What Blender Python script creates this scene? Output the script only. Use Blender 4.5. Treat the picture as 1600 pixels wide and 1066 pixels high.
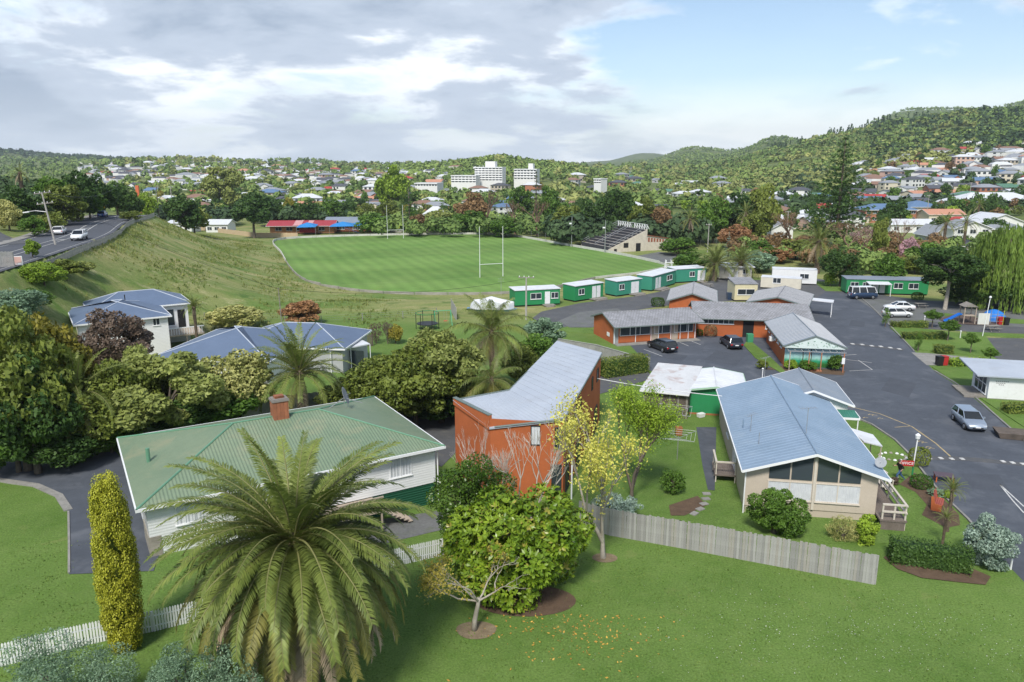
import bpy, bmesh, math, random
import numpy as np
from mathutils import Vector, Matrix
random.seed(7); RNG = np.random.default_rng(7)
SC = bpy.context.scene; COL = SC.collection
for _o in list(bpy.data.objects): bpy.data.objects.remove(_o)
R = math.radians; PI = math.pi

# ---------------------------------------------------------------- camera, sky, sun, exposure
CAM_H = 22.5; FPX = 1180.0; PITCH = math.atan((533 - 258) / FPX)
cam = bpy.data.cameras.new('camera'); cam_o = bpy.data.objects.new('camera', cam); COL.objects.link(cam_o)
cam_o.location = (0, 0, CAM_H); cam_o.rotation_euler = (PI / 2 - PITCH, 0, 0)
cam.sensor_width = 36; cam.lens = 36 * FPX / 1600; cam.clip_start = 0.5; cam.clip_end = 20000
SC.camera = cam_o
SUN_AZ = R(-165)      # the sun stands left of and a little behind the camera (0 = straight ahead, clockwise)
SUN_EL = R(50)
world = bpy.data.worlds.new('World'); SC.world = world; world.use_nodes = True
def make_sky():
    nt = world.node_tree; N = nt.nodes; L = nt.links; N.clear()
    out = N.new('ShaderNodeOutputWorld')
    sky = N.new('ShaderNodeTexSky'); sky.sky_type = 'NISHITA'; sky.sun_disc = False
    sky.sun_elevation = SUN_EL; sky.sun_rotation = SUN_AZ; sky.air_density = 1.0; sky.dust_density = 0.4; sky.ozone_density = 1.5
    bsky = N.new('ShaderNodeBackground'); bsky.inputs[1].default_value = 0.062; L.new(sky.outputs[0], bsky.inputs[0])
    tc = N.new('ShaderNodeTexCoord'); sep = N.new('ShaderNodeSeparateXYZ'); L.new(tc.outputs['Generated'], sep.inputs[0])
    def math_(op, a, b=None, clamp=False):
        m = N.new('ShaderNodeMath'); m.operation = op; m.use_clamp = clamp
        for i, v in enumerate((a, b)):
            if v is None: continue
            if isinstance(v, (int, float)): m.inputs[i].default_value = v
            else: L.new(v, m.inputs[i])
        return m.outputs[0]
    zz = math_('ADD', math_('ABSOLUTE', sep.outputs[2]), 0.20)
    comb = N.new('ShaderNodeCombineXYZ')
    L.new(math_('DIVIDE', sep.outputs[0], zz), comb.inputs[0]); L.new(math_('DIVIDE', sep.outputs[1], zz), comb.inputs[1])
    comb.inputs[2].default_value = SKY_SEED
    def noise(scale, detail, rough=0.55, off=(0, 0, 0), dist=0.0):
        mp = N.new('ShaderNodeMapping'); mp.inputs['Location'].default_value = off; L.new(comb.outputs[0], mp.inputs[0])
        n = N.new('ShaderNodeTexNoise'); n.inputs['Scale'].default_value = scale; n.inputs['Detail'].default_value = detail
        n.inputs['Roughness'].default_value = rough; n.inputs['Distortion'].default_value = dist
        L.new(mp.outputs[0], n.inputs['Vector']); return n.outputs[0]
    def ramp(v, stops):
        r = N.new('ShaderNodeValToRGB'); r.color_ramp.interpolation = 'EASE'
        while len(r.color_ramp.elements) < len(stops): r.color_ramp.elements.new(0.5)
        for e, (p, c) in zip(r.color_ramp.elements, stops):
            e.position = p; e.color = (*c, 1) if len(c) == 3 else c
        L.new(v, r.inputs[0]); return r.outputs[0]
    big = noise(0.30, 3, 0.5, SKY_OFF); fine = noise(1.5, 9, 0.6, (3.1, 1.7, 0), 0.25)
    dens = math_('ADD', math_('MULTIPLY', big, 1.15), math_('MULTIPLY', math_('SUBTRACT', fine, 0.5), 0.66))
    cover = ramp(dens, [(0.50, (0, 0, 0)), (0.64, (1, 1, 1))])
    # thick middles of the clouds show grey undersides, thin edges are white
    shade = math_('ADD', math_('MULTIPLY', dens, 0.8), math_('MULTIPLY', noise(1.0, 7, 0.58, (8.2, 4.4, 0), 0.2), 0.45))
    ccol = ramp(shade, [(0.57, (1.0, 1.0, 1.0)), (0.66, (0.80, 0.84, 0.88)), (0.75, (0.40, 0.46, 0.55)), (0.88, (0.25, 0.31, 0.40))])
    # towards the horizon the cloud field runs together into pale bright haze
    hz = ramp(math_('ABSOLUTE', sep.outputs[2]), [(0.0, (1, 1, 1)), (0.12, (0, 0, 0))])
    mixh = N.new('ShaderNodeMix'); mixh.data_type = 'RGBA'; L.new(math_('MULTIPLY', hz, 0.5), mixh.inputs[0]); L.new(ccol, mixh.inputs[6]); mixh.inputs[7].default_value = (0.72, 0.79, 0.86, 1)
    bcl = N.new('ShaderNodeBackground'); bcl.inputs[1].default_value = 0.66; L.new(mixh.outputs[2], bcl.inputs[0])
    cov2 = math_('MAXIMUM', cover, math_('MULTIPLY', hz, 0.95))
    cov3 = math_('MAXIMUM', cov2, 0.04)
    mx = N.new('ShaderNodeMixShader'); L.new(cov3, mx.inputs[0]); L.new(bsky.outputs[0], mx.inputs[1]); L.new(bcl.outputs[0], mx.inputs[2])
    L.new(mx.outputs[0], out.inputs[0])
SKY_SEED = 2.0; SKY_OFF = (3.9, 1.2, 0.0)
make_sky()
sun = bpy.data.lights.new('sun', 'SUN'); sun.energy = 1.75; sun.angle = R(12); sun.color = (1.0, 0.95, 0.86)
sun_o = bpy.data.objects.new('sun', sun); COL.objects.link(sun_o)
_sd = Vector((math.sin(SUN_AZ) * math.cos(SUN_EL), math.cos(SUN_AZ) * math.cos(SUN_EL), math.sin(SUN_EL)))
sun_o.rotation_euler = _sd.to_track_quat('Z', 'Y').to_euler(); sun_o.location = _sd * 100
SC.view_settings.view_transform = 'Standard'; SC.view_settings.look = 'None'
SC.view_settings.exposure = 1.32; SC.view_settings.gamma = 1; SC.view_settings.use_curve_mapping = False
SC.cycles.max_bounces = 5; SC.cycles.diffuse_bounces = 3; SC.cycles.glossy_bounces = 2; SC.cycles.transmission_bounces = 3
SC.cycles.volume_bounces = 0; SC.cycles.caustics_reflective = False; SC.cycles.caustics_refractive = False

# ---------------------------------------------------------------- lie of the land
CP, SP = math.cos(PITCH), math.sin(PITCH)
def sight(u, v):                        # surveyed direction of a point of the photograph from the camera station
    a = (u - 800) / FPX; b = (533 - v) / FPX
    return a, CP + b * SP, -SP + b * CP
def P(u, v, z=0.0):                     # where that direction meets level z
    dx, dy, dz = sight(u, v); t = (z - CAM_H) / dz
    return Vector((dx * t, dy * t, z))
def at(u, v, y):                        # ... or the distance y
    dx, dy, dz = sight(u, v); t = y / dy
    return Vector((dx * t, y, CAM_H + dz * t))
def smooth(a, b, x):
    t = np.clip((np.asarray(x, float) - a) / (b - a), 0, 1); return t * t * (3 - 2 * t)
ROAD = np.array([(-52, 20), (-58, 50), (-65, 85), (-71, 110), (-78, 135), (-90, 165), (-99, 195), (-112, 225), (-136, 262), (-180, 320)], float)
def road_dist(x, y):                    # signed distance from the road's middle (right positive)
    x = np.asarray(x, float); y = np.asarray(y, float)
    best = np.full(x.shape, 1e9); sgn = np.ones(x.shape)
    for (x0, y0), (x1, y1) in zip(ROAD[:-1], ROAD[1:]):
        dx, dy = x1 - x0, y1 - y0; L2 = dx * dx + dy * dy
        t = np.clip(((x - x0) * dx + (y - y0) * dy) / L2, 0, 1)
        d = np.hypot(x - x0 - t * dx, y - y0 - t * dy); s = np.where((x - x0) * dy - (y - y0) * dx >= 0, 1.0, -1.0)
        m = d < best; best = np.where(m, d, best); sgn = np.where(m, s, sgn)
    return best * sgn
FAR_R = np.array([300, 450, 600, 800, 1000, 1300, 1700, 2300, 3000, 4000, 5500], float)
FAR = {-400: (8, 5, 0, 0, 5, 10, 15, 30, 55, 62, 60), 0: (5, 0, -4, 0, 4, 7, 10, 28, 58, 70, 60), 130: (0, -4, -4, 0, 6, 12, 16, 24, 42, 54, 48),
       250: (-4, -4, -3, 3, 11, 20, 27, 24, 26, 26, 26), 400: (-4, -4, -3, 4, 12, 19, 23, 23, 23, 23, 23), 480: (-4, -4, -3, 2, 7, 12, 15, 27, 24, 22, 20),
       580: (-4, -4, -4, 0, 5, 10, 13, 14, 16, 20, 20), 680: (-4, -4, -3, 4, 14, 15, 12, 10, 10, 12, 15), 780: (-4, -4, -1, 11, 26, 20, 13, 10, 10, 12, 15),
       860: (-4, -4, -2, 9, 18, 14, 10, 10, 10, 15, 20), 940: (-4, -4, -3, 3, 8, 11, 11, 12, 15, 25, 50), 1000: (-4, -4, -3, 2, 5, 9, 12, 18, 26, 50, 104),
       1080: (-4, -4, -3, 2, 5, 9, 18, 46, 82, 70, 60), 1130: (-4, -4, -3, 3, 10, 20, 24, 44, 72, 66, 60), 1200: (-3, -3, -1, 10, 24, 42, 42, 92, 98, 90, 80),
       1280: (-3, -2, 1, 14, 34, 64, 50, 66, 108, 105, 100), 1400: (-3, -1, 9, 28, 50, 84, 64, 88, 205, 195, 150), 1500: (-3, 0, 11, 31, 56, 94, 76, 100, 200, 195, 150),
       1600: (-3, 1, 12, 33, 56, 92, 88, 190, 218, 200, 150), 2000: (-3, 2, 14, 36, 60, 96, 110, 200, 220, 200, 150)}
_FA = np.array([math.atan((k - 800) / FPX) for k in sorted(FAR)]); _FZ = np.array([FAR[k] for k in sorted(FAR)], float)
_ph = RNG.uniform(0, 6.28, (8, 2)); _kv = RNG.normal(0, 1, (8, 2))
def hgt(x, y):
    x = np.asarray(x, float); y = np.asarray(y, float); r = np.hypot(x, y); az = np.arctan2(x, np.maximum(y, 1e-3))
    # near ground: level camp, field a little lower, left-hand drive a little higher
    zn = -2.5 * smooth(124, 143, y - 1.15 * np.maximum(x, 0)) + 1.0 * smooth(-9, -20, x) * (1 - smooth(75, 95, y))
    d = road_dist(x, y); w = 13 + 25 * smooth(96, 150, y) * (1 - 0.25 * smooth(170, 222, y))
    zr = 10.4 - 0.3 * smooth(100, 230, y) - 5.0 * smooth(190, 245, y)
    k = np.where(d < 6.2, 1.0, (1 - np.clip((d - 6.2) / (w + 3), 0, 1)) ** 1.7)
    zn = zn + (zr - zn) * k
    zn = zn + 6.0 * smooth(7.5, 36, -d) * (d < 0)
    # far country
    a = np.clip(az, _FA[0], _FA[-1]); i = np.clip(np.searchsorted(_FA, a) - 1, 0, len(_FA) - 2)
    t = (a - _FA[i]) / (_FA[i + 1] - _FA[i]); t = t * t * (3 - 2 * t)
    rr = np.clip(r, 300, 5500); j = np.clip(np.searchsorted(FAR_R, rr) - 1, 0, len(FAR_R) - 2)
    s = (rr - FAR_R[j]) / (FAR_R[j + 1] - FAR_R[j]); s = s * s * (3 - 2 * s)
    z = (_FZ[i, j] * (1 - s) + _FZ[i, j + 1] * s) * (1 - t) + (_FZ[i + 1, j] * (1 - s) + _FZ[i + 1, j + 1] * s) * t
    wob = sum(np.sin((x * _kv[n, 0] + y * _kv[n, 1]) / (60 + 35 * n) + _ph[n, 0]) for n in range(8))
    z = z + wob * 0.006 * np.clip(r - 500, 0, 900) ** 0.8
    k2 = smooth(265, 360, r)
    k2 = np.where(y < 0, 0, k2)
    return zn * (1 - k2) + z * k2
def hz(x, y): return float(hgt(np.array([x]), np.array([y]))[0])
def G(u, v, dz=0.0):                    # where the direction meets the ground
    dx, dy, dzz = sight(u, v); z = 0.0
    for _ in range(40):
        t = (z - CAM_H) / dzz; z2 = hz(dx * t, dy * t) + dz
        if abs(z2 - z) < 1e-4: break
        z = z * 0.5 + z2 * 0.5
    return Vector((dx * t, dy * t, z))

# ---------------------------------------------------------------- materials
def _nt(name):
    m = bpy.data.materials.new(name); m.use_nodes = True; nt = m.node_tree; N = nt.nodes; N.clear()
    out = N.new('ShaderNodeOutputMaterial'); b = N.new('ShaderNodeBsdfPrincipled'); nt.links.new(b.outputs[0], out.inputs[0])
    return m, nt, N, nt.links, out, b
def _noise(N, L, vec, scale, detail=4, rough=0.55, dist=0):
    n = N.new('ShaderNodeTexNoise'); n.inputs['Scale'].default_value = scale; n.inputs['Detail'].default_value = detail
    n.inputs['Roughness'].default_value = rough; n.inputs['Distortion'].default_value = dist; L.new(vec, n.inputs['Vector']); return n.outputs[0]
def _mix(N, L, f, a, b, mode='MIX'):
    m = N.new('ShaderNodeMix'); m.data_type = 'RGBA'; m.blend_type = mode
    for sock, v in ((m.inputs[0], f), (m.inputs[6], a), (m.inputs[7], b)):
        if isinstance(v, (int, float)): sock.default_value = v
        elif isinstance(v, tuple): sock.default_value = (*v[:3], 1)
        else: L.new(v, sock)
    return m.outputs[2]
def _math(N, L, op, a, b=None, clamp=False):
    m = N.new('ShaderNodeMath'); m.operation = op; m.use_clamp = clamp
    for i, v in enumerate((a, b)):
        if v is None: continue
        if isinstance(v, (int, float)): m.inputs[i].default_value = v
        else: L.new(v, m.inputs[i])
    return m.outputs[0]
def _range(N, L, v, a, b, lo=0.0, hi=1.0):
    m = N.new('ShaderNodeMapRange'); m.inputs[1].default_value = a; m.inputs[2].default_value = b
    m.inputs[3].default_value = lo; m.inputs[4].default_value = hi; L.new(v, m.inputs[0]); return m.outputs[0]
def _pos(N): return N.new('ShaderNodeNewGeometry').outputs['Position']
def _bump(N, L, b, h, strength, dist=0.02):
    bp = N.new('ShaderNodeBump'); bp.inputs['Strength'].default_value = strength; bp.inputs['Distance'].default_value = dist
    L.new(h, bp.inputs['Height']); L.new(bp.outputs[0], b.inputs['Normal'])
MATS = {}
def mat(name, col, col2=None, scale=1.2, rough=0.75, metal=0.0, spec=0.35, bump=0.0, bscale=30, dirt=None, dscale=6, damt=0.5, wave=None, wamt=0.6, wdist=0.02, tile=None, coat=0.0, mottle=0.12):
    """plain surface: base colour broken by two sizes of noise, optional dirt patches, ribs (wave = (axis, spacing)) or tile courses"""
    if name in MATS: return MATS[name]
    m, nt, N, L, out, b = _nt(name); tc = N.new('ShaderNodeTexCoord').outputs['Object']
    c2 = col2 or tuple(max(0, c * (1 - mottle)) for c in col)
    n1 = _range(N, L, _noise(N, L, tc, scale, 6, 0.6), 0.32, 0.68)
    c = _mix(N, L, n1, col, c2)
    n2 = _range(N, L, _noise(N, L, tc, scale * 9, 3, 0.6), 0.3, 0.7, 1 - mottle * 0.7, 1 + mottle * 0.5)
    c = _mix(N, L, 1.0, c, n2, 'MULTIPLY')
    if dirt:
        d = _range(N, L, _noise(N, L, tc, dscale, 7, 0.65, 0.4), 0.52, 0.70); c = _mix(N, L, _math(N, L, 'MULTIPLY', d, damt), c, dirt)
    h = None
    if wave:
        ax, sp = wave; sep = N.new('ShaderNodeSeparateXYZ'); L.new(tc, sep.inputs[0])
        h = _math(N, L, 'SINE', _math(N, L, 'MULTIPLY', sep.outputs['XYZ'.index(ax)], 2 * PI / sp))
        _bump(N, L, b, h, wamt, wdist)
    elif tile:
        br = N.new('ShaderNodeTexBrick'); L.new(tc, br.inputs['Vector']); br.inputs['Scale'].default_value = 1.0
        br.inputs['Brick Width'].default_value = tile[0]; br.inputs['Row Height'].default_value = tile[1]; br.inputs['Mortar Size'].default_value = tile[2]
        br.inputs['Color1'].default_value = (1, 1, 1, 1); br.inputs['Color2'].default_value = (0.78, 0.78, 0.78, 1); br.inputs['Mortar'].default_value = (0.35, 0.35, 0.35, 1)
        c = _mix(N, L, 0.75, c, br.outputs[0], 'MULTIPLY'); _bump(N, L, b, br.outputs[0], 0.5, 0.03)
    elif bump:
        _bump(N, L, b, _noise(N, L, tc, bscale, 5, 0.6), bump, 0.03)
    L.new(c, b.inputs['Base Color']); b.inputs['Roughness'].default_value = rough; b.inputs['Metallic'].default_value = metal
    b.inputs['Specular IOR Level'].default_value = spec; b.inputs['Coat Weight'].default_value = coat
    MATS[name] = m; return m
LEAFGAIN = 1.7
def leafmat(name, dark, light, scale=0.5, rough=0.55, trans=0.25, rnd=0.3, tip=None):
    """foliage: per-leaf, per-clump and per-plant variation"""
    if name in MATS: return MATS[name]
    m, nt, N, L, out, b = _nt(name)
    at_ = N.new('ShaderNodeAttribute'); at_.attribute_name = 'lv'
    oi = N.new('ShaderNodeObjectInfo'); n = _noise(N, L, _pos(N), scale, 3)
    f = _math(N, L, 'ADD', _math(N, L, 'MULTIPLY', at_.outputs['Fac'], 0.55), _math(N, L, 'MULTIPLY', _range(N, L, n, 0.3, 0.7), 0.45))
    f = _math(N, L, 'ADD', f, _math(N, L, 'MULTIPLY', _math(N, L, 'SUBTRACT', oi.outputs['Random'], 0.5), rnd), True)
    g_ = LEAFGAIN; dark = tuple(v * g_ for v in dark); light = tuple(v * g_ for v in light)
    c = _mix(N, L, f, dark, light)
    if tip: c = _mix(N, L, _range(N, L, at_.outputs['Fac'], 0.86, 0.92), c, tip)
    L.new(c, b.inputs['Base Color']); b.inputs['Roughness'].default_value = rough; b.inputs['Specular IOR Level'].default_value = 0.3
    tr = N.new('ShaderNodeBsdfTranslucent'); L.new(c, tr.inputs[0]); mx = N.new('ShaderNodeMixShader'); mx.inputs[0].default_value = trans
    L.new(b.outputs[0], mx.inputs[1]); L.new(tr.outputs[0], mx.inputs[2]); L.new(mx.outputs[0], out.inputs[0])
    MATS[name] = m; return m
def glassmat(name, col=(0.03, 0.04, 0.05), rough=0.06):
    if name in MATS: return MATS[name]
    m, nt, N, L, out, b = _nt(name); b.inputs['Base Color'].default_value = (*col, 1); b.inputs['Roughness'].default_value = rough
    b.inputs['Specular IOR Level'].default_value = 0.6; MATS[name] = m; return m

# ---------------------------------------------------------------- mesh helpers
class MB:
    def __init__(s): s.v = []; s.f = []; s.m = []; s.mi = 0
    def add(s, vs, fs):
        o = len(s.v); s.v += [tuple(v) for v in vs]; s.f += [tuple(i + o for i in f) for f in fs]; s.m += [s.mi] * len(fs); return s
    def box(s, c, d, rz=0.0, taper=1.0, M_=None):
        x, y, z = d[0] / 2, d[1] / 2, d[2] / 2; cs, sn = math.cos(rz), math.sin(rz); vs = []
        for k in (-1, 1):
            t = taper if k > 0 else 1
            for i, j in ((-1, -1), (1, -1), (1, 1), (-1, 1)):
                px, py = i * x * t, j * y * t
                vs.append((c[0] + px * cs - py * sn, c[1] + px * sn + py * cs, c[2] + k * z))
        if M_: vs = [M_ @ Vector(v) for v in vs]
        return s.add(vs, [(3, 2, 1, 0), (4, 5, 6, 7), (0, 1, 5, 4), (1, 2, 6, 5), (2, 3, 7, 6), (3, 0, 4, 7)])
    def b2(s, a, b): return s.box([(p + q) / 2 for p, q in zip(a, b)], [abs(q - p) for p, q in zip(a, b)])
    def quad(s, *p): return s.add(p, [tuple(range(len(p)))])
    def prism(s, poly, z0, z1):
        n = len(poly); vs = [(p[0], p[1], z0) for p in poly] + [(p[0], p[1], z1) for p in poly]
        return s.add(vs, [tuple(range(n))[::-1], tuple(range(n, 2 * n))] + [(i, (i + 1) % n, n + (i + 1) % n, n + i) for i in range(n)])
    def slab(s, pts, t):                # thick sheet under a planar polygon, thickness along z
        n = len(pts); vs = [tuple(p) for p in pts] + [(p[0], p[1], p[2] - t) for p in pts]
        return s.add(vs, [tuple(range(n)), tuple(range(2 * n - 1, n - 1, -1))] + [(i, n + i, n + (i + 1) % n, (i + 1) % n) for i in range(n)])
    def tube(s, pts, rad, n=6, cap=True):
        pts = [Vector(p) for p in pts]; k = len(pts)
        if isinstance(rad, (int, float)): rad = [rad] * k
        vs = []; up = Vector((0.123, 0.35, 0.93))
        for i, p in enumerate(pts):
            d = (pts[min(i + 1, k - 1)] - pts[max(i - 1, 0)]); d = d.normalized() if d.length > 1e-9 else Vector((0, 0, 1))
            a = d.cross(up); a = a.normalized() if a.length > 1e-4 else d.orthogonal().normalized(); b = d.cross(a)
            for j in range(n):
                t = 2 * PI * j / n; vs.append(p + (a * math.cos(t) + b * math.sin(t)) * rad[i])
        fs = [(i * n + j, i * n + (j + 1) % n, (i + 1) * n + (j + 1) % n, (i + 1) * n + j) for i in range(k - 1) for j in range(n)]
        if cap: fs += [tuple(range(n))[::-1], tuple(range((k - 1) * n, k * n))]
        return s.add(vs, fs)
    def lathe(s, c, prof, n=12):
        vs = [(c[0] + r * math.cos(2 * PI * j / n), c[1] + r * math.sin(2 * PI * j / n), c[2] + z) for r, z in prof for j in range(n)]; k = len(prof)
        fs = [(i * n + j, i * n + (j + 1) % n, (i + 1) * n + (j + 1) % n, (i + 1) * n + j) for i in range(k - 1) for j in range(n)]
        return s.add(vs, fs + [tuple(range(n))[::-1], tuple(range((k - 1) * n, k * n))])
    def mesh(s, name, mats, smooth_=False):
        me = bpy.data.meshes.new(name); me.from_pydata(s.v, [], s.f)
        for m in (mats if isinstance(mats, (list, tuple)) else [mats]): me.materials.append(m)
        if any(s.m): me.polygons.foreach_set('material_index', s.m)
        if smooth_: me.polygons.foreach_set('use_smooth', [True] * len(s.f))
        me.update(); return me
    def build(s, name, mats, parent=None, smooth_=False): return link(name, s.mesh(name, mats, smooth_), parent)
def link(name, me, parent=None, loc=None, rot=None, scale=None):
    o = bpy.data.objects.new(name, me); COL.objects.link(o)
    if parent is not None: o.parent = parent
    if loc is not None: o.location = loc
    if rot is not None: o.rotation_euler = rot
    if scale is not None: o.scale = scale if not isinstance(scale, (int, float)) else (scale,) * 3
    return o
def tag(o, label=None, cat=None, group=None, kind=None):
    if label: o['label'] = label
    if cat: o['category'] = cat
    if group: o['group'] = group
    if kind: o['kind'] = kind
    return o
def thing(name, label, cat, loc, rz=0.0, group=None):
    o = bpy.data.objects.new(name, None); COL.objects.link(o); o.location = loc; o.rotation_euler = (0, 0, rz); o.empty_display_size = 0.3
    return tag(o, label, cat, group)
def copy_tree(o, parent=None):
    c = o.copy(); COL.objects.link(c)
    if parent is not None: c.parent = parent
    for ch in list(o.children): copy_tree(ch, c)
    return c
def npmesh(name, V, F, mats, lv=None, smooth_=False, mi=None):
    """mesh straight from arrays; F is (n,4) or (n,3)"""
    me = bpy.data.meshes.new(name); V = np.ascontiguousarray(V, np.float32); F = np.ascontiguousarray(F, np.int32); n, k = F.shape
    me.vertices.add(len(V)); me.vertices.foreach_set('co', V.ravel()); me.loops.add(n * k); me.loops.foreach_set('vertex_index', F.ravel())
    me.polygons.add(n); me.polygons.foreach_set('loop_start', np.arange(0, n * k, k, dtype=np.int32)); me.polygons.foreach_set('loop_total', np.full(n, k, np.int32))
    for m in (mats if isinstance(mats, (list, tuple)) else [mats]): me.materials.append(m)
    if mi is not None: me.polygons.foreach_set('material_index', np.ascontiguousarray(mi, np.int32))
    me.update(calc_edges=True)
    if lv is not None:
        a = me.attributes.new('lv', 'FLOAT', 'FACE'); a.data.foreach_set('value', np.ascontiguousarray(lv, np.float32))
    if smooth_: me.polygons.foreach_set('use_smooth', np.ones(n, bool))
    return me
# ---------------------------------------------------------------- ground sheet
def ground_material():
    m, nt, N, L, out, b = _nt('ground_turf'); p = _pos(N)
    z = N.new('ShaderNodeAttribute'); z.attribute_name = 'zone'; zf = z.outputs['Fac']
    big = _range(N, L, _noise(N, L, p, 0.13, 5, 0.62), 0.33, 0.67); mid = _range(N, L, _noise(N, L, p, 0.9, 6, 0.65), 0.3, 0.7); fin = _range(N, L, _noise(N, L, p, 9.0, 6, 0.75), 0.25, 0.75)
    lawn = _mix(N, L, big, (0.078, 0.150, 0.026), (0.130, 0.215, 0.046)); lawn = _mix(N, L, _math(N, L, 'MULTIPLY', mid, 0.45), lawn, (0.17, 0.24, 0.07))
    lawn = _mix(N, L, 1.0, lawn, _range(N, L, fin, 0, 1, 0.48, 1.48), 'MULTIPLY')
    worn = _range(N, L, _noise(N, L, p, 0.35, 7, 0.7, 0.6), 0.60, 0.74); lawn = _mix(N, L, _math(N, L, 'MULTIPLY', worn, 0.5), lawn, (0.24, 0.245, 0.095))
    mp = N.new('ShaderNodeMapping'); mp.inputs['Rotation'].default_value = (0, 0, 0.5); mp.inputs['Scale'].default_value = (0.35, 1.0, 1.0); L.new(p, mp.inputs[0])
    r1 = _range(N, L, _noise(N, L, mp.outputs[0], 0.12, 7, 0.66, 0.5), 0.36, 0.64)
    rough = _mix(N, L, r1, (0.115, 0.19, 0.04), (0.30, 0.285, 0.12)); rough = _mix(N, L, _range(N, L, _noise(N, L, mp.outputs[0], 0.5, 6, 0.7), 0.55, 0.75), rough, (0.42, 0.38, 0.21))
    rough = _mix(N, L, _math(N, L, 'MULTIPLY', _range(N, L, _noise(N, L, p, 0.23, 5, 0.6), 0.58, 0.66), 0.7), rough, (0.05, 0.12, 0.02))
    rough = _mix(N, L, 1.0, rough, _range(N, L, _noise(N, L, p, 3.5, 5, 0.7), 0.25, 0.75, 0.6, 1.3), 'MULTIPLY')
    hill = _mix(N, L, _range(N, L, _noise(N, L, p, 0.02, 8, 0.7), 0.35, 0.65), (0.06, 0.10, 0.028), (0.19, 0.22, 0.075))
    c = _mix(N, L, _range(N, L, zf, 0.0, 1.0), lawn, rough); c = _mix(N, L, _range(N, L, zf, 1.0, 2.0), c, hill)
    L.new(c, b.inputs['Base Color']); b.inputs['Roughness'].default_value = 0.9; b.inputs['Specular IOR Level'].default_value = 0.15
    _bump(N, L, b, fin, 0.6, 0.05); return m
GROUNDM = ground_material()
def make_ground():
    az = np.concatenate([np.linspace(-180, -46, 50)[:-1], np.linspace(-46, 46, 215), np.linspace(46, 180, 50)[1:-1]]) * PI / 180
    rr = np.concatenate([[0.5], np.linspace(5, 25, 9), np.arange(26, 140, 1.3), np.arange(140, 340, 3.0), np.geomspace(340, 6500, 90)])
    A, Rr = np.meshgrid(az, rr); X = Rr * np.sin(A); Y = Rr * np.cos(A); Z = hgt(X, Y)
    na, nr = len(az), len(rr); V = np.stack([X, Y, Z], -1).reshape(-1, 3)
    j, i = np.meshgrid(np.arange(na), np.arange(nr - 1)); j2 = (j + 1) % na
    F = np.stack([i * na + j, i * na + j2, (i + 1) * na + j2, (i + 1) * na + j], -1).reshape(-1, 4)[:, ::-1]
    V = np.vstack([V, [[0, 0, 0]]])
    me = npmesh('ground', V, F, GROUNDM, smooth_=True)
    xx, yy = V[:, 0], V[:, 1]; d = road_dist(xx, yy); r = np.hypot(xx, yy)
    zone = np.maximum(smooth(112, 128, yy + 0.25 * xx + 12), smooth(45, 22, d) * smooth(60, 80, yy)) 
    zone = np.maximum(zone, smooth(330, 420, r) * 2); zone = np.maximum(zone, smooth(0, -12, d) * 1.7)
    a = me.attributes.new('zone', 'FLOAT', 'POINT'); a.data.foreach_set('value', np.asarray(zone, np.float32))
    tag(link('ground', me), kind='structure')
make_ground()
def sheet(name, pts, m, off=0.012, step=2.5, kind='structure', parent=None, curb=0.0, label=None, cat=None):
    """a thin sheet draped on the ground; pts are ground positions"""
    bm = bmesh.new(); bm.faces.new([bm.verts.new((p[0], p[1], 0)) for p in pts])
    xs = [p[0] for p in pts]; ys = [p[1] for p in pts]
    flat = max(abs(hz(p[0], p[1])) for p in pts) < 0.01
    st = step if not flat else 12.0
    for axis, lo, hi in ((0, min(xs), max(xs)), (1, min(ys), max(ys))):
        v = math.ceil(lo / st) * st
        while v < hi:
            co = Vector((v, 0, 0)) if axis == 0 else Vector((0, v, 0)); no = Vector((1, 0, 0)) if axis == 0 else Vector((0, 1, 0))
            bmesh.ops.bisect_plane(bm, geom=bm.verts[:] + bm.edges[:] + bm.faces[:], plane_co=co, plane_no=no); v += st
    bmesh.ops.triangulate(bm, faces=bm.faces[:])
    bmesh.ops.recalc_face_normals(bm, faces=bm.faces[:])
    if bm.faces and sum(f.normal.z for f in bm.faces) < 0: bmesh.ops.reverse_faces(bm, faces=bm.faces[:])
    if curb:
        ext = bmesh.ops.extrude_edge_only(bm, edges=[e for e in bm.edges if e.is_boundary])
        for v in ext['geom']:
            if isinstance(v, bmesh.types.BMVert): v.co.z = -curb - 0.03
    for v in bm.verts: v.co.z += hz(v.co.x, v.co.y) + off + (0 if flat else 0.02)
    me = bpy.data.meshes.new(name); bm.to_mesh(me); bm.free(); me.materials.append(m)
    o = link(name, me, parent)
    if parent is None or kind == 'stuff': tag(o, label, cat, kind=kind)
    return o
def GP(*uv): return [G(u, v) for u, v in uv]
def ribbon_pts(pts, w0, w1):
    pts = [Vector((p[0], p[1])) for p in pts]; L_, R_ = [], []
    for i, p in enumerate(pts):
        d = (pts[min(i + 1, len(pts) - 1)] - pts[max(i - 1, 0)]).normalized(); n = Vector((d.y, -d.x))
        L_.append(p + n * w0); R_.append(p + n * w1)
    return L_, R_
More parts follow.
